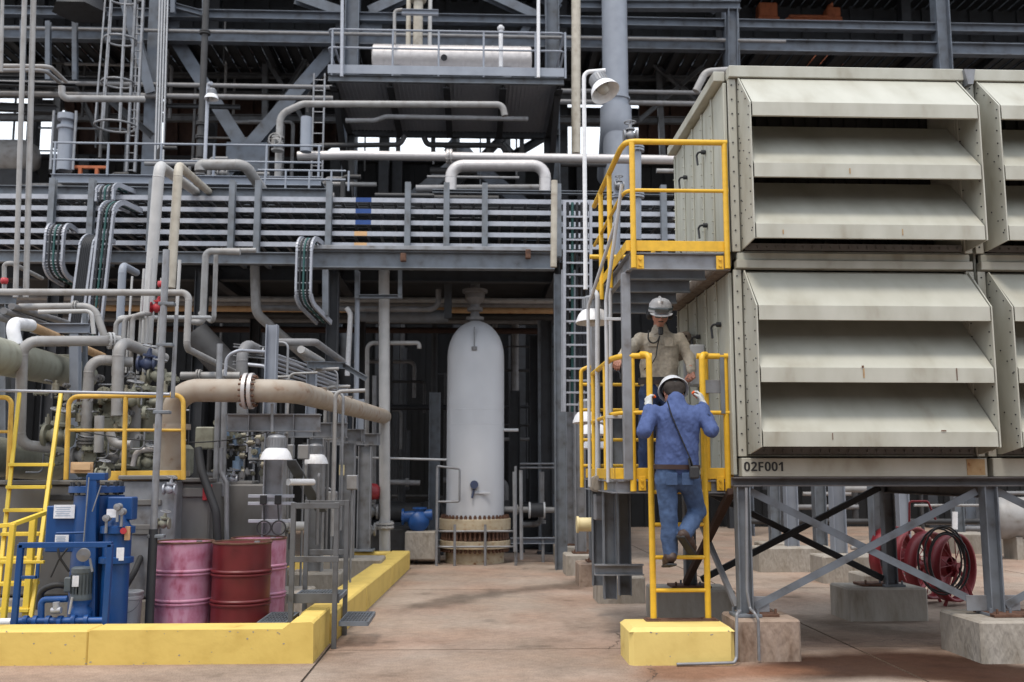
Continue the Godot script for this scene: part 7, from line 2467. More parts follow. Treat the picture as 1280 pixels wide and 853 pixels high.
	lamp("small white lamp on a pole above the left walkway", Vector3(-5.161, 8.917, -19.000), Vector3(0, -1, 0), 0.14)
	pipe("thin white pole of the small lamp above the walkway", [Vector3(-5.264, 7.713, -19.100), Vector3(-5.263, 9.268, -19.100), Vector3(-5.174, 9.245, -19.000)], 0.035, M.galv_light)
	pipe("grey pipe with a downward end by the left lamp column", [Vector3(-8.490, 9.527, -20.000), Vector3(-8.475, 9.270, -20.000), Vector3(-7.144, 9.660, -21.000)], 0.07, M.pipe, "", [], 0.2)
	var dr := thing("process_drum", "pale blue upright drum behind the left walkway", "vessel", Vector3(-8.756, 8.633, -21.000))
	st = S()
	lathe(st, Vector3(0, -0.6, 0), Vector3.UP, [[0.16, 0.0], [0.16, 0.9], [0.2, 0.92], [0.2, 0.98], [0.14, 1.0], [0.12, 1.1], [0.2, 1.12], [0.2, 1.25], [0.001, 1.3]], 20)
	part("shell", st, M.pipe_blue, dr)
	st = S()
	for x in [-0.25, 0.22]:
		rod(st, Vector3(x, -0.6, 0.1), Vector3(x, 0.7, 0.1), 0.03, 8)
	part("gauge_tube", st, M.galv, dr)
	# dim machinery between walkway and hopper walls
	var rng := RandomNumberGenerator.new()
	rng.seed = 21
	for k in 26:
		var d := rng.randf_range(21.0, 25.0)
		var px := rng.randf_range(90, 440)
		var x := (px - 590.0) / 1244.0 * d
		var y := wy + rng.randf_range(0.0, 1.1)
		var kind := k % 3
		if kind == 0:
			var pr := rng.randf_range(0.03, 0.07)
			var pm: Material = M.pipe_grey if k % 2 == 0 else M.pipe_dark
			pipe(described("hooked pipe", Vector3(x, y, -d), pr, pm, "behind the walkway"), [Vector3(x, wy - 0.5, -d), Vector3(x, y + 0.5, -d), Vector3(x + 0.4, y + 0.5, -d)], pr, pm, "small pipes behind the walkway", [], 0.1, 8)
		elif kind == 1:
			var pr := rng.randf_range(0.03, 0.08)
			var pm: Material = M.pipe_grey if k % 2 == 0 else M.pipe
			pipe(described("short level pipe", Vector3(x, y, -d), pr, pm, "behind the walkway"), [Vector3(x, y, -d), Vector3(x + rng.randf_range(0.6, 1.8), y, -d)], pr, pm, "small pipes behind the walkway", [], 0.1, 8)
		else:
			valve(described("small valve", Vector3(x, y, -d), 0.05, M.pipe_grey, "behind the walkway"), Vector3(x, y, -d), Vector3.RIGHT, Vector3.UP, rng.randf_range(0.09, 0.15), M.pipe_grey, M.pipe_dark, "small valves behind the walkway")
	for k in 16:
		var d := rng.randf_range(22.5, 27.5)
		var px := rng.randf_range(440, 840)
		var x := (px - 590.0) / 1244.0 * d
		var y := rng.randf_range(7.2, 9.6)
		var pr := rng.randf_range(0.03, 0.1)
		var pm: Material = M.pipe_dark if k % 3 else M.pipe_grey
		pipe(described("pipe crossing", Vector3(x, y, -d), pr, pm, "the gloom behind"), [Vector3(x, y, -d), Vector3(x + rng.randf_range(0.8, 2.6), y, -d)], pr, pm, "dark pipes above the trays", [], 0.15, 8)
	for k in [[Vector3(-8.215, 8.019, -21.000), Vector3(0.5, 0.08, 0.1), "small orange hoist bar behind the left walkway"]]:
		var g := thing("hoist_bar", k[2], "hoist", k[0])
		st = S()
		box(st, Vector3(0, 0.1, 0), Vector3(0.7, 0.06, 0.08), 0.005)
		box(st, Vector3(-0.2, -0.05, 0), Vector3(0.07, 0.25, 0.08), 0.005)
		box(st, Vector3(0.15, -0.05, 0), Vector3(0.07, 0.25, 0.08), 0.005)
		part("bar", st, M.orange, g)


# ---------------------------------------------------------------- denser steel and pipework overhead, and an added sky blocker behind the camera
func overhead_clutter() -> void:
	var st: SurfaceTool
	var rng := RandomNumberGenerator.new()
	rng.seed = 63
	var ms := [M.pipe, M.pipe_grey, M.pipe_dark, M.steel, M.pipe_grey]
	for k in 16:
		var d := rng.randf_range(26.8, 29.2)
		var y := rng.randf_range(9.5, 14.5)
		var x := (rng.randf_range(-20, 420) - 590.0) / 1244.0 * d
		var e := x + rng.randf_range(1.0, 4.5)
		var r := rng.randf_range(0.025, 0.06)
		pipe(described("pipe turning down", Vector3(x, y, -d), r, ms[k % 5], "in high steelwork"), [Vector3(x, y, -d), Vector3(e, y, -d), Vector3(e, y - 1.6, -d)], r, ms[k % 5], "slim pipes in the upper left steelwork", [], 0.12, 8)
	for k in 14:
		var d := rng.randf_range(26.8, 29.2)
		var x := (rng.randf_range(-10, 700) - 590.0) / 1244.0 * d
		var y := rng.randf_range(9.0, 11.0)
		var h := rng.randf_range(1.0, 5.5)
		var r := rng.randf_range(0.02, 0.05)
		pipe(described("upright pipe", Vector3(x, y + h * 0.5, -d), r, ms[(k + 1) % 5], "in high steelwork"), [Vector3(x, y, -d), Vector3(x, y + h, -d)], r, ms[(k + 1) % 5], "slim upright pipes above the trays", [], 0.0, 8)
	for k in 12:
		var d := rng.randf_range(19.5, 25.0)
		var x := (rng.randf_range(440, 850) - 590.0) / 1244.0 * d
		var y := rng.randf_range(7.2, 8.4)
		var r := rng.randf_range(0.025, 0.07)
		pipe(described("level pipe", Vector3(x, y, -d), r, ms[k % 5], "behind the trays"), [Vector3(x, y, -d), Vector3(x + rng.randf_range(0.8, 3.0), y, -d)], r, ms[k % 5], "slim pipes above the middle trays", [], 0.0, 8)
	# a second set of posts, girts and hangers in the frame
	var g := thing("girt_frame", "dark girts and hangers between the columns of the tall frame", "steel frame")
	for px in [28, 60, 94]:
		member(g, "hanger", Vector3(-11.099, 11.783, -25.300) + Vector3((px - 60) * 0.0203, 0, 0), Vector3(-11.194, 13.385, -25.300) + Vector3((px - 60) * 0.0203, 0, 0), 0.12, 0.12, M.far_steel, "C")
	member(g, "girt", Vector3(-12.727, 11.670, -25.300), Vector3(-10.392, 11.620, -25.300), 0.14, 0.1, M.dark_steel, "C")
	member(g, "girt", Vector3(-13.035, 11.303, -26.000), Vector3(-11.147, 11.242, -26.000), 0.2, 0.2, M.dark_steel)
	member(g, "girt", Vector3(-8.349, 11.320, -25.800), Vector3(-6.240, 11.307, -25.800), 0.1, 0.1, M.dark_steel)
	member(g, "girt", Vector3(-3.266, 10.742, -25.900), Vector3(2.332, 10.753, -25.900), 0.1, 0.16, M.dark_steel)
	for px in [496, 541, 568, 612, 655]:
		member(g, "hanger", Vector3(-0.691, 10.164, -26.000) + Vector3((px - 560) * 0.021, 0, 0), Vector3(-0.697, 10.880, -26.000) + Vector3((px - 560) * 0.021, 0, 0), 0.12, 0.1, M.dark_steel, "C")
	member(g, "brace", Vector3(1.056, 11.083, -26.500), Vector3(-0.696, 9.242, -26.500), 0.24, 0.2, M.dark_steel)
	member(g, "brace", Vector3(2.387, 11.102, -26.500), Vector3(1.056, 10.282, -26.500), 0.2, 0.2, M.dark_steel)
	member(g, "brace", Vector3(-9.759, 11.491, -25.500), Vector3(-8.421, 10.376, -25.500), 0.2, 0.16, M.dark_steel)
	member(g, "brace", Vector3(-8.276, 14.127, -25.700), Vector3(-7.244, 13.852, -25.700), 0.16, 0.14, M.far_steel)
	for px in [216, 256]:
		member(g, "hanger", Vector3(-7.640, 13.819, -25.600) + Vector3((px - 236) * 0.021, 0, 0), Vector3(-7.680, 14.771, -25.600) + Vector3((px - 236) * 0.021, 0, 0), 0.12, 0.12, M.far_steel, "C")
	# a further layer of the frame, seen between the front members
	var fl := thing("rear_frame", "further grey layer of beams and braces seen through the front frame", "steel frame")
	for py in [72, 92, 118, 148]:
		member(fl, "beam", Vector3(-15.313, 13.060, -28.600) + Vector3(0, (100 - py) * 0.0236, 0), Vector3(7.689, 13.281, -28.600) + Vector3(0, (100 - py) * 0.0236, 0), 0.18, 0.2 if py != 92 else 0.12, M.steel if py == 72 else M.frame_dark)
	for px in [70, 130, 330, 385, 575, 640, 840]:
		member(fl, "post", Vector3(-4.484, 10.917, -28.300) + Vector3((px - 400) * 0.0229, 0, 0), Vector3(-4.564, 14.102, -28.300) + Vector3((px - 400) * 0.0229, 0, 0), 0.16, 0.16, M.frame_dark, "C")
	for b in [[Vector3(-12.113, 13.836, -28.000), Vector3(-10.592, 10.975, -28.000)], [Vector3(-6.133, 13.697, -28.000), Vector3(-4.800, 11.533, -28.000)], [Vector3(-4.858, 13.719, -28.000), Vector3(-6.063, 11.515, -28.000)], [Vector3(-0.290, 12.326, -28.000), Vector3(1.116, 10.891, -28.000)], [Vector3(4.919, 14.012, -28.000), Vector3(7.259, 11.949, -28.000)], [Vector3(7.317, 14.054, -28.000), Vector3(4.883, 11.914, -28.000)]]:
		member(fl, "brace", b[0], b[1], 0.14, 0.12, M.frame_dark)
	var hb := thing("duct_hood", "dark sheet metal hood under the roof at the upper left", "hood", Vector3(-10.066, 13.501, -24.500))
	st = S()
	lathe(st, Vector3(0, -0.25, 0), Vector3.UP, [[0.001, 0.0], [0.7, 0.02], [0.5, 0.5], [0.5, 1.0], [0.001, 1.0]], 6)
	part("shell", st, M.dark_steel, hb)
	st = S()
	box(st, Vector3(0, 1.0, 0), Vector3(0.5, 0.8, 0.5), 0.02)
	part("neck", st, M.dark_steel, hb)
	# railing with posts over the middle trays
	var r := thing("walkway_railing", "thin grey railing over the trays left of the middle", "railing")
	for y in [7.338, 7.165]:
		st = S()
		rod(st, Vector3(-4.096, y, -18.5), Vector3(-2.435, y, -18.5), 0.02, 8)
		part("handrail", st, M.pipe_blue, r)
	for px in [324, 350, 380, 408, 430]:
		post(r, Vector3((px - 590.0) / 1244.0 * 18.5, 6.946, -18.5), 7.338 - 6.946, M.pipe_blue, 0.02)
	# small ladder and grating under the left end of the high platform
	var l := thing("caged_ladder", "short pale ladder under the left end of the high platform", "ladder", Vector3(-3.482, 9.649, -21.600))
	for x in [-0.12, 0.12]:
		st = S()
		rod(st, Vector3(x, -1.6, 0), Vector3(x, 0.9, 0), 0.022, 8)
		part("stile", st, M.galv, l)
	for k in 10:
		st = S()
		rod(st, Vector3(-0.12, -1.5 + k * 0.25, 0), Vector3(0.12, -1.5 + k * 0.25, 0), 0.013, 6)
		part("rung", st, M.galv, l)
	# unseen block added behind the camera to shut out low sky
	var o := thing("added_sky_blocker", "unseen plain grey block added behind the camera to cut off low sky", "building")
	st = S()
	span(st, Vector3(-34, 0, 9), Vector3(34, 6.5, 20))
	part("wall", st, M.pipe_grey, o)
	st = S()
	span(st, Vector3(-34.3, 6.52, 8.7), Vector3(34.3, 6.8, 20.3))
	part("roof", st, M.dark_steel, o)
	for k in 12:
		st = S()
		span(st, Vector3(-31 + k * 5.5, 0, 8.85), Vector3(-30.6 + k * 5.5, 6.4, 8.995))
		part("pilaster", st, M.steel, o)


# ---------------------------------------------------------------- people: smooth bodies meshed from tapered limbs
func flesh(st: SurfaceTool, prims: Array, cell: float, k: float, fold := 0.0, sd := 1) -> void:
	var lo := Vector3(1e9, 1e9, 1e9)
	var hi := -lo
	for p in prims:
		var r: float = max(p[2], p[3]) + cell * 3.0 + fold
		for v in [p[0], p[1]]:
			lo = lo.min(v - Vector3.ONE * r)
			hi = hi.max(v + Vector3.ONE * r)
	var nx := int((hi.x - lo.x) / cell) + 2
	var ny := int((hi.y - lo.y) / cell) + 2
	var nz := int((hi.z - lo.z) / cell) + 2
	var f := PackedFloat32Array()
	f.resize(nx * ny * nz)
	f.fill(1.0)
	for p in prims:
		var a: Vector3 = p[0]
		var b: Vector3 = p[1]
		var ra: float = p[2]
		var rb: float = p[3]
		var kk: float = p[4] if p.size() > 4 else k
		var g: float = max(ra, rb) + kk + cell * 2.0
		var l0 := (a.min(b) - Vector3.ONE * g - lo) / cell
		var l1 := (a.max(b) + Vector3.ONE * g - lo) / cell
		var ab := b - a
		var inv: float = 1.0 / max(1e-8, ab.length_squared())
		for z in range(max(0, int(l0.z)), min(nz, int(l1.z) + 2)):
			for y in range(max(0, int(l0.y)), min(ny, int(l1.y) + 2)):
				var row := (z * ny + y) * nx
				for x in range(max(0, int(l0.x)), min(nx, int(l1.x) + 2)):
					var q := lo + Vector3(x, y, z) * cell - a
					var t := clampf(q.dot(ab) * inv, 0.0, 1.0)
					var d := (q - ab * t).length() - ra - (rb - ra) * t
					var c := f[row + x]
					var h: float = max(kk - absf(c - d), 0.0) / kk
					f[row + x] = min(c, d) - h * h * kk * 0.25
	if fold > 0.0:
		var n := FastNoiseLite.new()
		n.seed = sd
		n.frequency = 8.0
		n.fractal_octaves = 2
		for z in nz:
			for y in ny:
				var row := (z * ny + y) * nx
				for x in nx:
					if absf(f[row + x]) < cell * 2.5 + fold:
						var w := lo + Vector3(x, y, z) * cell
						f[row + x] += fold * (n.get_noise_3d(w.x * 1.5 + w.y * 0.7, w.y * 0.6 - w.x * 0.3, w.z * 1.1) - 0.5 * absf(n.get_noise_3d(w.x * 1.2 - w.y * 1.3 + 7.0, w.y * 0.9 + w.x * 0.5, w.z)))
	var ids := PackedInt32Array()
	ids.resize(nx * ny * nz)
	ids.fill(-1)
	var vs := PackedVector3Array()
	var ns := PackedVector3Array()
	var off := [0, 1, nx, nx + 1, nx * ny, nx * ny + 1, nx * ny + nx, nx * ny + nx + 1]
	var edges := [[0, 1], [2, 3], [4, 5], [6, 7], [0, 2], [1, 3], [4, 6], [5, 7], [0, 4], [1, 5], [2, 6], [3, 7]]
	for z in nz - 1:
		for y in ny - 1:
			var row := (z * ny + y) * nx
			for x in nx - 1:
				var i := row + x
				if absf(f[i]) > cell * 2.2:
					continue
				var neg := 0
				for o in off:
					if f[i + o] < 0.0:
						neg += 1
				if neg == 0 or neg == 8:
					continue
				var s := Vector3.ZERO
				var c := 0
				for e in edges:
					var fa := f[i + off[e[0]]]
					var fb := f[i + off[e[1]]]
					if (fa < 0.0) != (fb < 0.0):
						var t := fa / (fa - fb)
						var pa := Vector3(e[0] & 1, (e[0] >> 1) & 1, e[0] >> 2)
						var pb := Vector3(e[1] & 1, (e[1] >> 1) & 1, e[1] >> 2)
						s += pa.lerp(pb, t)
						c += 1
				ids[i] = vs.size()
				vs.append(lo + (Vector3(x, y, z) + s / c) * cell)
				var gx := f[i + off[1]] + f[i + off[3]] + f[i + off[5]] + f[i + off[7]] - f[i] - f[i + off[2]] - f[i + off[4]] - f[i + off[6]]
				var gy := f[i + off[2]] + f[i + off[3]] + f[i + off[6]] + f[i + off[7]] - f[i] - f[i + off[1]] - f[i + off[4]] - f[i + off[5]]
				var gz := f[i + off[4]] + f[i + off[5]] + f[i + off[6]] + f[i + off[7]] - f[i] - f[i + off[1]] - f[i + off[2]] - f[i + off[3]]
				ns.append(Vector3(gx, gy, gz).normalized())
	var step := [1, nx, nx * ny]
	for z in range(1, nz - 1):
		for y in range(1, ny - 1):
			var row := (z * ny + y) * nx
			for x in range(1, nx - 1):
				var i := row + x
				if absf(f[i]) > cell * 2.2:
					continue
				for ax in 3:
					if (f[i] < 0.0) == (f[i + step[ax]] < 0.0):
						continue
					var u: int = step[(ax + 1) % 3]
					var v: int = step[(ax + 2) % 3]
					var a := ids[i]
					var b := ids[i - u]
					var c := ids[i - u - v]
					var d := ids[i - v]
					if a < 0 or b < 0 or c < 0 or d < 0:
						continue
					quad_s(st, vs[a], vs[b], vs[c], vs[d], ns[a], ns[b], ns[c], ns[d])


func head_shape(st: SurfaceTool, c: Vector3, f: Basis) -> void:   # f.z looks out of the face
	var p := []
	for v in [[0, 0.045, 0.02, 0, 0.045, -0.035, 0.082, 0.084], [-0.012, -0.02, 0.03, 0.012, -0.02, 0.03, 0.066, 0.066], [0, -0.03, 0.04, 0, -0.075, 0.055, 0.055, 0.036],
		[-0.02, -0.088, 0.06, 0.02, -0.088, 0.06, 0.02, 0.02], [-0.035, 0.03, 0.072, 0.035, 0.03, 0.072, 0.018, 0.018], [-0.045, -0.015, 0.055, -0.03, -0.03, 0.06, 0.03, 0.024], [0.045, -0.015, 0.055, 0.03, -0.03, 0.06, 0.03, 0.024],
		[0, 0.018, 0.092, 0, -0.022, 0.11, 0.009, 0.014], [-0.014, -0.028, 0.098, 0.014, -0.028, 0.098, 0.01, 0.01], [-0.02, -0.055, 0.088, 0.02, -0.055, 0.088, 0.008, 0.008], [-0.017, -0.066, 0.086, 0.017, -0.066, 0.086, 0.009, 0.009],
		[0, -0.05, -0.02, 0, -0.1, -0.02, 0.056, 0.056]]:
		p.append([c + f * Vector3(v[0], v[1], v[2]), c + f * Vector3(v[3], v[4], v[5]), v[6], v[7], 0.02 if v[6] > 0.03 else 0.007])
	for s in [-1.0, 1.0]:
		p.append([c + f * Vector3(s * 0.082, 0.022, -0.012), c + f * Vector3(s * 0.078, -0.022, -0.004), 0.016, 0.01, 0.006])
	flesh(st, p, 0.0055, 0.015)


func hand_shape(st: SurfaceTool, tips: SurfaceTool, wrist: Vector3, fd: Vector3, nd: Vector3, curl: float, thick := 1.0) -> void:
	# fd: way the fingers leave the palm, nd: way the palm faces; the thumb leaves the side fd x nd
	fd = fd.normalized()
	nd = (nd - fd * nd.dot(fd)).normalized()
	var sd := fd.cross(nd)
	var p := [[wrist - fd * 0.035, wrist + fd * 0.01, 0.03 * thick, 0.027 * thick]]
	var lens := [0.92, 1.0, 0.95, 0.76]
	for j in 4:
		var kn := wrist + fd * (0.088 - absf(j - 1.2) * 0.005) + sd * (0.031 - 0.0205 * j)
		p.append([wrist + fd * 0.012 + sd * (0.018 - 0.012 * j), kn, 0.017 * thick, 0.0125 * thick])
		var a := kn
		var ang := curl * (0.8 + 0.07 * j)
		for s in 3:
			var dirv := fd * cos(ang) + nd * sin(ang)
			var b: Vector3 = a + dirv * [0.043, 0.027, 0.022][s] * lens[j]
			p.append([a, b, (0.0105 - 0.001 * s) * thick, (0.0098 - 0.001 * s) * thick, 0.004])
			if s == 2 and tips != null:
				rod(tips, a.lerp(b, 0.0), b + dirv * 0.008, 0.0125 * thick, 8, 0.009 * thick)
			a = b
			ang += curl * 0.85
	var t0 := wrist + fd * 0.022 + sd * 0.022
	var t1 := t0 + fd * 0.032 + sd * 0.03 + nd * 0.014
	var t2 := t1 + fd * 0.026 + sd * 0.004 + nd * 0.026
	p.append([t0, t1, 0.017 * thick, 0.0125 * thick])
	p.append([t1, t2, 0.0125 * thick, 0.01 * thick, 0.004])
	flesh(st, p, 0.0042, 0.011)


func band(st: SurfaceTool, c: Vector3, up: Vector3, rx: float, rz: float, h: float) -> void:
	var f := Basis.looking_at(Vector3.FORWARD, up)
	for k in 40:
		var pts := []
		var nn := []
		for a in [TAU * k / 40, TAU * (k + 1) / 40]:
			var d := f.x * cos(a) * rx + f.z * sin(a) * rz
			pts.append(c + d)
			nn.append((f.x * cos(a) * rz + f.z * sin(a) * rx).normalized())
		quad_s(st, pts[0] - up * h * 0.5, pts[1] - up * h * 0.5, pts[1] + up * h * 0.5, pts[0] + up * h * 0.5, nn[0], nn[1], nn[1], nn[0])
		quad(st, pts[0] + up * h * 0.5, pts[1] + up * h * 0.5, pts[1] * 0.94 + c * 0.06 + up * h * 0.5, pts[0] * 0.94 + c * 0.06 + up * h * 0.5, up)
		quad(st, pts[0] - up * h * 0.5, pts[1] - up * h * 0.5, pts[1] * 0.94 + c * 0.06 - up * h * 0.5, pts[0] * 0.94 + c * 0.06 - up * h * 0.5, -up)


func figure(o: Node3D, J: Dictionary, shirt: Material, jeans: Material, bare_hands: bool, face: Basis, sd: int) -> void:
	var up: Vector3 = (J.neck - J.pelvis).normalized()
	var side: Vector3 = (J.sh_r - J.sh_l).normalized()
	var chest: Vector3 = (J.sh_l + J.sh_r) * 0.5
	# the body itself: one continuous surface, head to feet
	var b := S()
	var p := [[J.pelvis, J.pelvis + (chest - J.pelvis) * 0.5, 0.07, 0.065], [J.pelvis + (chest - J.pelvis) * 0.5, chest - up * 0.06, 0.065, 0.06], [J.sh_l, J.sh_r, 0.045, 0.045], [chest - up * 0.03, J.neck, 0.05, 0.052], [J.neck, J.head - face.y * 0.1 - face.z * 0.03, 0.056, 0.05]]
	for s in ["l", "r"]:
		p.append([J["sh_" + s], J["el_" + s], 0.042, 0.034])
		p.append([J["el_" + s], J["wr_" + s], 0.034, 0.024])
		p.append([J.pelvis, J["hip_" + s], 0.06, 0.06])
		p.append([J["hip_" + s], J["kn_" + s], 0.065, 0.046])
		p.append([J["kn_" + s], J["an_" + s], 0.045, 0.034])
		p.append([J["an_" + s], (J["an_" + s] as Vector3).lerp(J["toe_" + s], 0.5), 0.032, 0.026])
	flesh(b, p, 0.016, 0.03)
	head_shape(b, J.head, face)
	if bare_hands:
		for s in ["l", "r"]:
			hand_shape(b, null, J["wr_" + s], J["hd_" + s], J["pn_" + s], J.curl)
	part("body", b, M.skin, o)
	# shirt
	var c := S()
	p = []
	for s in [-1.0, 1.0]:
		var w: Vector3 = side * s
		p.append([chest - up * 0.07 + w * 0.085, J.pelvis + (chest - J.pelvis) * 0.45 + w * 0.082, 0.118, 0.106])
		p.append([J.pelvis + (chest - J.pelvis) * 0.45 + w * 0.082, J.pelvis + up * 0.055 + w * 0.08, 0.106, 0.112])
	p.append([chest - up * 0.06, J.pelvis + up * 0.05, 0.118, 0.112])
	p.append([chest - up * 0.02 - side * 0.12, J.neck - up * 0.03, 0.066, 0.06])
	p.append([chest - up * 0.02 + side * 0.12, J.neck - up * 0.03, 0.066, 0.06])
	p.append([chest - up * 0.03, J.neck, 0.1, 0.078])
	p.append([J.neck - up * 0.03, J.neck + up * 0.03, 0.075, 0.069, 0.02])
	for s in ["l", "r"]:
		p.append([J["sh_" + s], J["el_" + s], 0.068, 0.06])
		p.append([J["el_" + s], (J["el_" + s] as Vector3).lerp(J["wr_" + s], 0.92), 0.061, 0.043])
		p.append([(J["el_" + s] as Vector3).lerp(J["wr_" + s], 0.86), (J["el_" + s] as Vector3).lerp(J["wr_" + s], 0.97), 0.047, 0.044, 0.006])
	flesh(c, p, 0.011, 0.035, 0.011, sd)
	part("shirt", c, shirt, o)
	# jeans
	c = S()
	p = [[J.pelvis - side * 0.075 + up * 0.01, J.pelvis - side * 0.075 - up * 0.06, 0.114, 0.118], [J.pelvis + side * 0.075 + up * 0.01, J.pelvis + side * 0.075 - up * 0.06, 0.114, 0.118]]
	for s in ["l", "r"]:
		p.append([J["hip_" + s], J["kn_" + s], 0.104, 0.077])
		p.append([J["kn_" + s], (J["kn_" + s] as Vector3).lerp(J["an_" + s], 0.5), 0.075, 0.072])
		p.append([(J["kn_" + s] as Vector3).lerp(J["an_" + s], 0.5), J["an_" + s], 0.072, 0.064])
	flesh(c, p, 0.011, 0.025, 0.010, sd + 3)
	part("jeans", c, jeans, o)
	# boots with soles
	for s in ["l", "r"]:
		var an: Vector3 = J["an_" + s]
		var toe: Vector3 = J["toe_" + s]
		var fw := (toe - an - up * (toe - an).dot(up) * 0.0).normalized()
		var dn: Vector3 = J["sole_" + s]
		var heel := an + dn * 0.045 - fw * 0.035
		c = S()
		flesh(c, [[an - dn * 0.02, an + dn * 0.02, 0.05, 0.05], [heel, an + dn * 0.05 + fw * 0.1, 0.042, 0.042], [an + dn * 0.05 + fw * 0.08, an + dn * 0.055 + fw * 0.19, 0.045, 0.036], [an, an + dn * 0.04 + fw * 0.1, 0.045, 0.04]], 0.009, 0.03, 0.006, sd + 5)
		var boot := part("boot", c, M.leather, o)
		c = S()
		var sb := Basis(fw.cross(dn).normalized(), -dn, fw)
		box_t(c, Transform3D(sb.orthonormalized(), an + dn * 0.092 + fw * 0.075), Vector3(0.085, 0.022, 0.27), 0.008)
		part("sole", c, M.rubber, boot)
	c = S()
	band(c, J.pelvis + up * 0.055, up, 0.212, 0.14, 0.042)
	part("belt", c, M.belt, o)


func people() -> void:
	var st: SurfaceTool
	# ---- climber, seen from behind
	var base := Vector3(1.87, 0.5, -9.1)
	var J := {
		pelvis = Vector3(1.844, 1.636, -8.980), neck = Vector3(1.855, 2.279, -9.000), head = Vector3(1.853, 2.366, -9.090),
		sh_l = Vector3(1.649, 2.189, -8.970), sh_r = Vector3(2.074, 2.190, -8.970), el_l = Vector3(1.543, 2.012, -8.880), el_r = Vector3(2.143, 2.020, -8.880),
		wr_l = Vector3(1.622, 2.234, -9.100), wr_r = Vector3(2.127, 2.257, -9.100),
		hip_l = Vector3(1.750, 1.579, -8.990), hip_r = Vector3(1.954, 1.578, -8.990), kn_l = Vector3(1.764, 1.259, -8.980), kn_r = Vector3(2.056, 1.296, -9.120),
		an_l = Vector3(1.771, 0.929, -8.980), an_r = Vector3(1.895, 1.116, -8.900), toe_l = Vector3(1.767, 0.880, -9.150), toe_r = Vector3(2.035, 0.992, -9.060),
		sole_l = Vector3(0, -1, 0.15).normalized(), sole_r = Vector3(-0.45, -0.85, 0.5).normalized(), curl = 0.8}
	for k in J:
		if J[k] is Vector3 and not (k as String).begins_with("sole"):
			J[k] = J[k] - base
	var o := thing("person", "person in blue shirt and jeans climbing the yellow ladder, back turned", "person", base)
	var face := Basis(Vector3.UP, PI) * Basis(Vector3.RIGHT, 0.6)
	figure(o, J, M.shirt_blue, M.jeans, false, face, 31)
	# gloves that close on the stiles
	var tips := S()
	for s in [["wr_l", -1.0, "el_l"], ["wr_r", 1.0, "el_r"]]:
		st = S()
		var w: Vector3 = J[s[0]]
		var fa := (w - (J[s[2]] as Vector3)).normalized()
		var tp := S()
		hand_shape(st, tp, w + fa * 0.03, (Vector3(0, 0.9, -0.45)).normalized(), Vector3(-s[1] * 0.8, 0.0, -0.6), 0.75, 1.15)
		flesh(st, [[w - fa * 0.05, w + fa * 0.03, 0.044, 0.036]], 0.006, 0.01)
		var g := part("glove", st, M.glove, o)
		part("fingertips", tp, M.glove_tip, g)
	# full brim hat tilted back, dark inside
	st = S()
	var hc: Vector3 = J.head + face * Vector3(0, 0.035, -0.01)
	var hup := Vector3(-0.06, 1, -1.25).normalized()
	lathe(st, hc, hup, [[0.143, -0.012], [0.145, -0.004], [0.135, 0.008], [0.122, 0.022], [0.118, 0.06], [0.1, 0.1], [0.06, 0.125], [0.001, 0.134]], 36, true)
	lathe(st, hc, hup, [[0.143, -0.012], [0.133, 0.0], [0.116, 0.016], [0.112, 0.058]], 36, true)
	part("hard_hat", st, M.helmet, o)
	st = S()
	lathe(st, hc, hup, [[0.108, -0.035], [0.112, -0.02], [0.112, 0.015], [0.1, 0.03]], 30)
	part("hat_band", st, M.black, o)
	st = S()
	flesh(st, [[J.head + face * Vector3(-0.03, 0.02, -0.055), J.head + face * Vector3(0.03, 0.02, -0.055), 0.07, 0.07], [J.head + face * Vector3(-0.03, -0.05, -0.06), J.head + face * Vector3(0.03, -0.05, -0.06), 0.035, 0.035]], 0.007, 0.03, 0.008, 3)
	part("hair", st, M.hair, o)
	st = S()
	rod(st, J.head + face * Vector3(-0.083, 0.02, 0.09), J.head + face * Vector3(-0.085, 0.02, -0.02), 0.005, 6)
	rod(st, J.head + face * Vector3(0.083, 0.02, 0.09), J.head + face * Vector3(0.085, 0.02, -0.02), 0.005, 6)
	rod(st, J.head + face * Vector3(-0.06, 0.018, 0.1), J.head + face * Vector3(0.06, 0.018, 0.1), 0.016, 8)
	part("glasses", st, M.black, o)
	# shoulder strap and radio
	st = S()
	var sp := []
	for q in [Vector3(1.747, 2.283, -8.860), Vector3(1.784, 2.146, -8.845), Vector3(1.857, 1.961, -8.835), Vector3(1.931, 1.777, -8.830), Vector3(1.973, 1.650, -8.840)]:
		sp.append(q - base)
	var path := rounded(sp, 0.1)
	for i in path.size() - 1:
		bar(st, path[i], path[i + 1] + (path[i + 1] - path[i]) * 0.15, 0.03, 0.008)
	part("strap", st, M.black, o)
	st = S()
	box(st, Vector3(1.971, 1.643, -8.830) - base, Vector3(0.085, 0.11, 0.05), 0.012)
	rod(st, Vector3(1.936, 1.678, -8.830) - base, Vector3(1.923, 1.770, -8.830) - base, 0.01, 8)
	part("radio", st, M.rubber, o)
	st = S()
	for s in [-0.07, 0.07]:
		box_t(st, Transform3D(Basis(Vector3.RIGHT, 0.05), J.pelvis + Vector3(s, -0.05, 0.125)), Vector3(0.1, 0.11, 0.012), 0.005)
	part("back_pocket", st, M.jeans, o)

	# ---- worker on the platform, facing the yard
	base = Vector3(1.93, 1.57, -10.25)
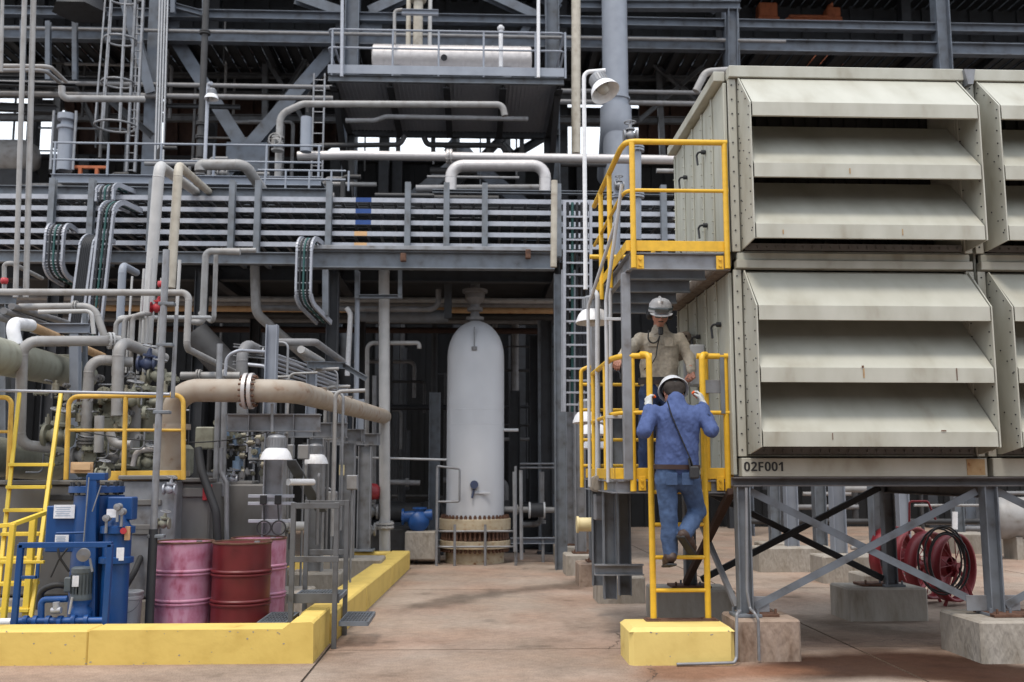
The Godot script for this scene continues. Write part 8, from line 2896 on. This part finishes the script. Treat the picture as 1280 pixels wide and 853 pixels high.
	var Q := {
		pelvis = Vector3(1.931, 2.507, -10.250), neck = Vector3(1.954, 3.116, -10.220), head = Vector3(1.944, 3.266, -10.150),
		sh_l = Vector3(1.751, 3.022, -10.220), sh_r = Vector3(2.154, 3.024, -10.220), el_l = Vector3(1.576, 2.862, -10.080), el_r = Vector3(2.254, 2.821, -10.200),
		wr_l = Vector3(1.451, 2.740, -9.800), wr_r = Vector3(2.223, 2.667, -10.000),
		hip_l = Vector3(1.830, 2.440, -10.250), hip_r = Vector3(2.039, 2.441, -10.250), kn_l = Vector3(1.792, 2.042, -10.220), kn_r = Vector3(2.054, 2.042, -10.200),
		an_l = Vector3(1.779, 1.666, -10.280), an_r = Vector3(2.074, 1.666, -10.260), toe_l = Vector3(1.723, 1.634, -10.100), toe_r = Vector3(2.062, 1.634, -10.080),
		sole_l = Vector3(0, -1, 0), sole_r = Vector3(0, -1, 0), curl = 0.85,
		hd_l = Vector3(-0.25, -0.2, 0.9), pn_l = Vector3(-0.2, -1, -0.1), hd_r = Vector3(0.05, -0.95, 0.3), pn_r = Vector3(-0.6, -0.1, 0.6)}
	for k in Q:
		if Q[k] is Vector3 and not ((k as String).begins_with("sole") or (k as String).begins_with("hd") or (k as String).begins_with("pn")):
			Q[k] = Q[k] - base
	# his own left arm is on the picture's right
	o = thing("person", "person in tan shirt and white hard hat standing on the yellow platform, looking down", "person", base)
	face = Basis(Vector3.RIGHT, 0.42) * Basis(Vector3.UP, -0.05)
	figure(o, Q, M.shirt_tan, M.jeans_dark, true, face, 47)
	st = S()
	hc = Q.head + face * Vector3(0, 0.05, -0.005)
	hup = (face * Vector3(0, 1, -0.1)).normalized()
	lathe(st, hc, hup, [[0.124, -0.012], [0.126, 0.0], [0.122, 0.03], [0.113, 0.07], [0.085, 0.108], [0.05, 0.125], [0.001, 0.13]], 36, true)
	box_t(st, Transform3D(face, hc + face * Vector3(0, 0.066, 0)), Vector3(0.03, 0.13, 0.2), 0.015)
	part("hard_hat", st, M.helmet, o)
	st = S()
	var vis := PackedVector2Array()
	for k in 13:
		var a := PI * k / 12.0
		vis.append(Vector2(cos(a) * 0.118, sin(a) * 0.075))
	prism(st, Transform3D(face * Basis(Vector3.RIGHT, Vector3(0, -0.25, 1).normalized(), Vector3(0, -1, -0.25).normalized()), hc + face * Vector3(0, -0.004, 0.095)), vis, 0.006)
	part("hat_peak", st, M.helmet, o)
	st = S()
	lathe(st, hc, hup, [[0.127, 0.012], [0.131, 0.014], [0.129, 0.034], [0.125, 0.036]], 36)
	box_t(st, Transform3D(face, hc + face * Vector3(0, 0.034, 0.128)), Vector3(0.15, 0.05, 0.035), 0.015)
	part("goggles", st, M.goggle, o)
	for s in [-1.0, 1.0]:
		st = S()
		lathe(st, Q.head + face * Vector3(s * 0.09, 0.0, -0.01), face.x * s, [[0.001, 0.0], [0.045, 0.0], [0.052, 0.012], [0.05, 0.035], [0.03, 0.05], [0.001, 0.052]], 20, true)
		bar(st, Q.head + face * Vector3(s * 0.12, 0.02, -0.01), hc + face * Vector3(s * 0.126, 0.05, -0.01), 0.012, 0.03, 0.003)
		part("ear_muff", st, M.black, o)
	st = S()
	for s in [-1.0, 1.0]:
		box_t(st, Transform3D(face * Basis(Vector3.UP, s * 0.3), Q.head + face * Vector3(s * 0.034, 0.014, 0.098)), Vector3(0.06, 0.036, 0.012), 0.01)
	part("sunglasses", st, M.goggle, o)
	st = S()
	flesh(st, [[Q.head + face * Vector3(-0.022, -0.046, 0.093), Q.head + face * Vector3(0, -0.041, 0.1), 0.006, 0.009], [Q.head + face * Vector3(0.022, -0.046, 0.093), Q.head + face * Vector3(0, -0.041, 0.1), 0.006, 0.009]], 0.004, 0.006, 0.002, 2)
	part("moustache", st, M.leather, o)
	# collar points, microphone with cord, dark belt pouch, pen pocket
	st = S()
	for s in [-1.0, 1.0]:
		prism(st, Transform3D(Basis(Vector3.UP, s * 0.35) * Basis(Vector3.RIGHT, -0.5), Q.neck + Vector3(s * 0.012, -0.015, 0.075)), PackedVector2Array([Vector2(0, 0.03), Vector2(s * 0.075, 0.02), Vector2(s * 0.055, -0.055), Vector2(s * 0.012, -0.02)]), 0.008)
	part("collar", st, M.shirt_tan, o)
	st = S()
	box(st, Vector3(1.930, 3.084, -10.050) - base, Vector3(0.05, 0.085, 0.035), 0.012)
	part("microphone", st, M.black, o)
	st = S()
	var cord := []
	for q in [Vector3(1.811, 3.095, -10.080), Vector3(1.798, 3.001, -10.060), Vector3(1.838, 2.952, -10.060), Vector3(1.896, 2.977, -10.060), Vector3(1.922, 3.035, -10.060)]:
		cord.append(q - base)
	tube(st, rounded(cord, 0.05), 0.008, 6)
	cord = []
	for q in [Vector3(1.922, 3.035, -10.060), Vector3(1.898, 2.937, -10.070), Vector3(1.881, 2.822, -10.080), Vector3(1.838, 2.748, -10.080), Vector3(1.758, 2.692, -10.100)]:
		cord.append(q - base)
	tube(st, rounded(cord, 0.05), 0.006, 6)
	part("cord", st, M.black, o)
	st = S()
	band(st, Q.pelvis + Vector3(0, 0.075, 0), Vector3.UP, 0.207, 0.135, 0.07)
	for k in 14:
		rod(st, Q.pelvis + Vector3(-0.1 + 0.018 * k, 0.08, 0.13), Q.pelvis + Vector3(-0.1 + 0.018 * k, 0.08, 0.14), 0.005, 6)
	part("tool_belt", st, M.black, o)
	st = S()
	box(st, Q.pelvis + Vector3(0.17, 0.03, 0.07), Vector3(0.07, 0.14, 0.05), 0.012)
	part("radio", st, M.black, o)
	st = S()
	for s in [-0.085, 0.085]:
		box_t(st, Transform3D(Basis(Vector3.RIGHT, -0.05), Vector3(2.021, 3.008, -10.100) - base + Vector3(s - 0.085, -0.03, 0.002)), Vector3(0.095, 0.1, 0.012), 0.004)
	part("chest_pocket", st, M.shirt_tan, o)
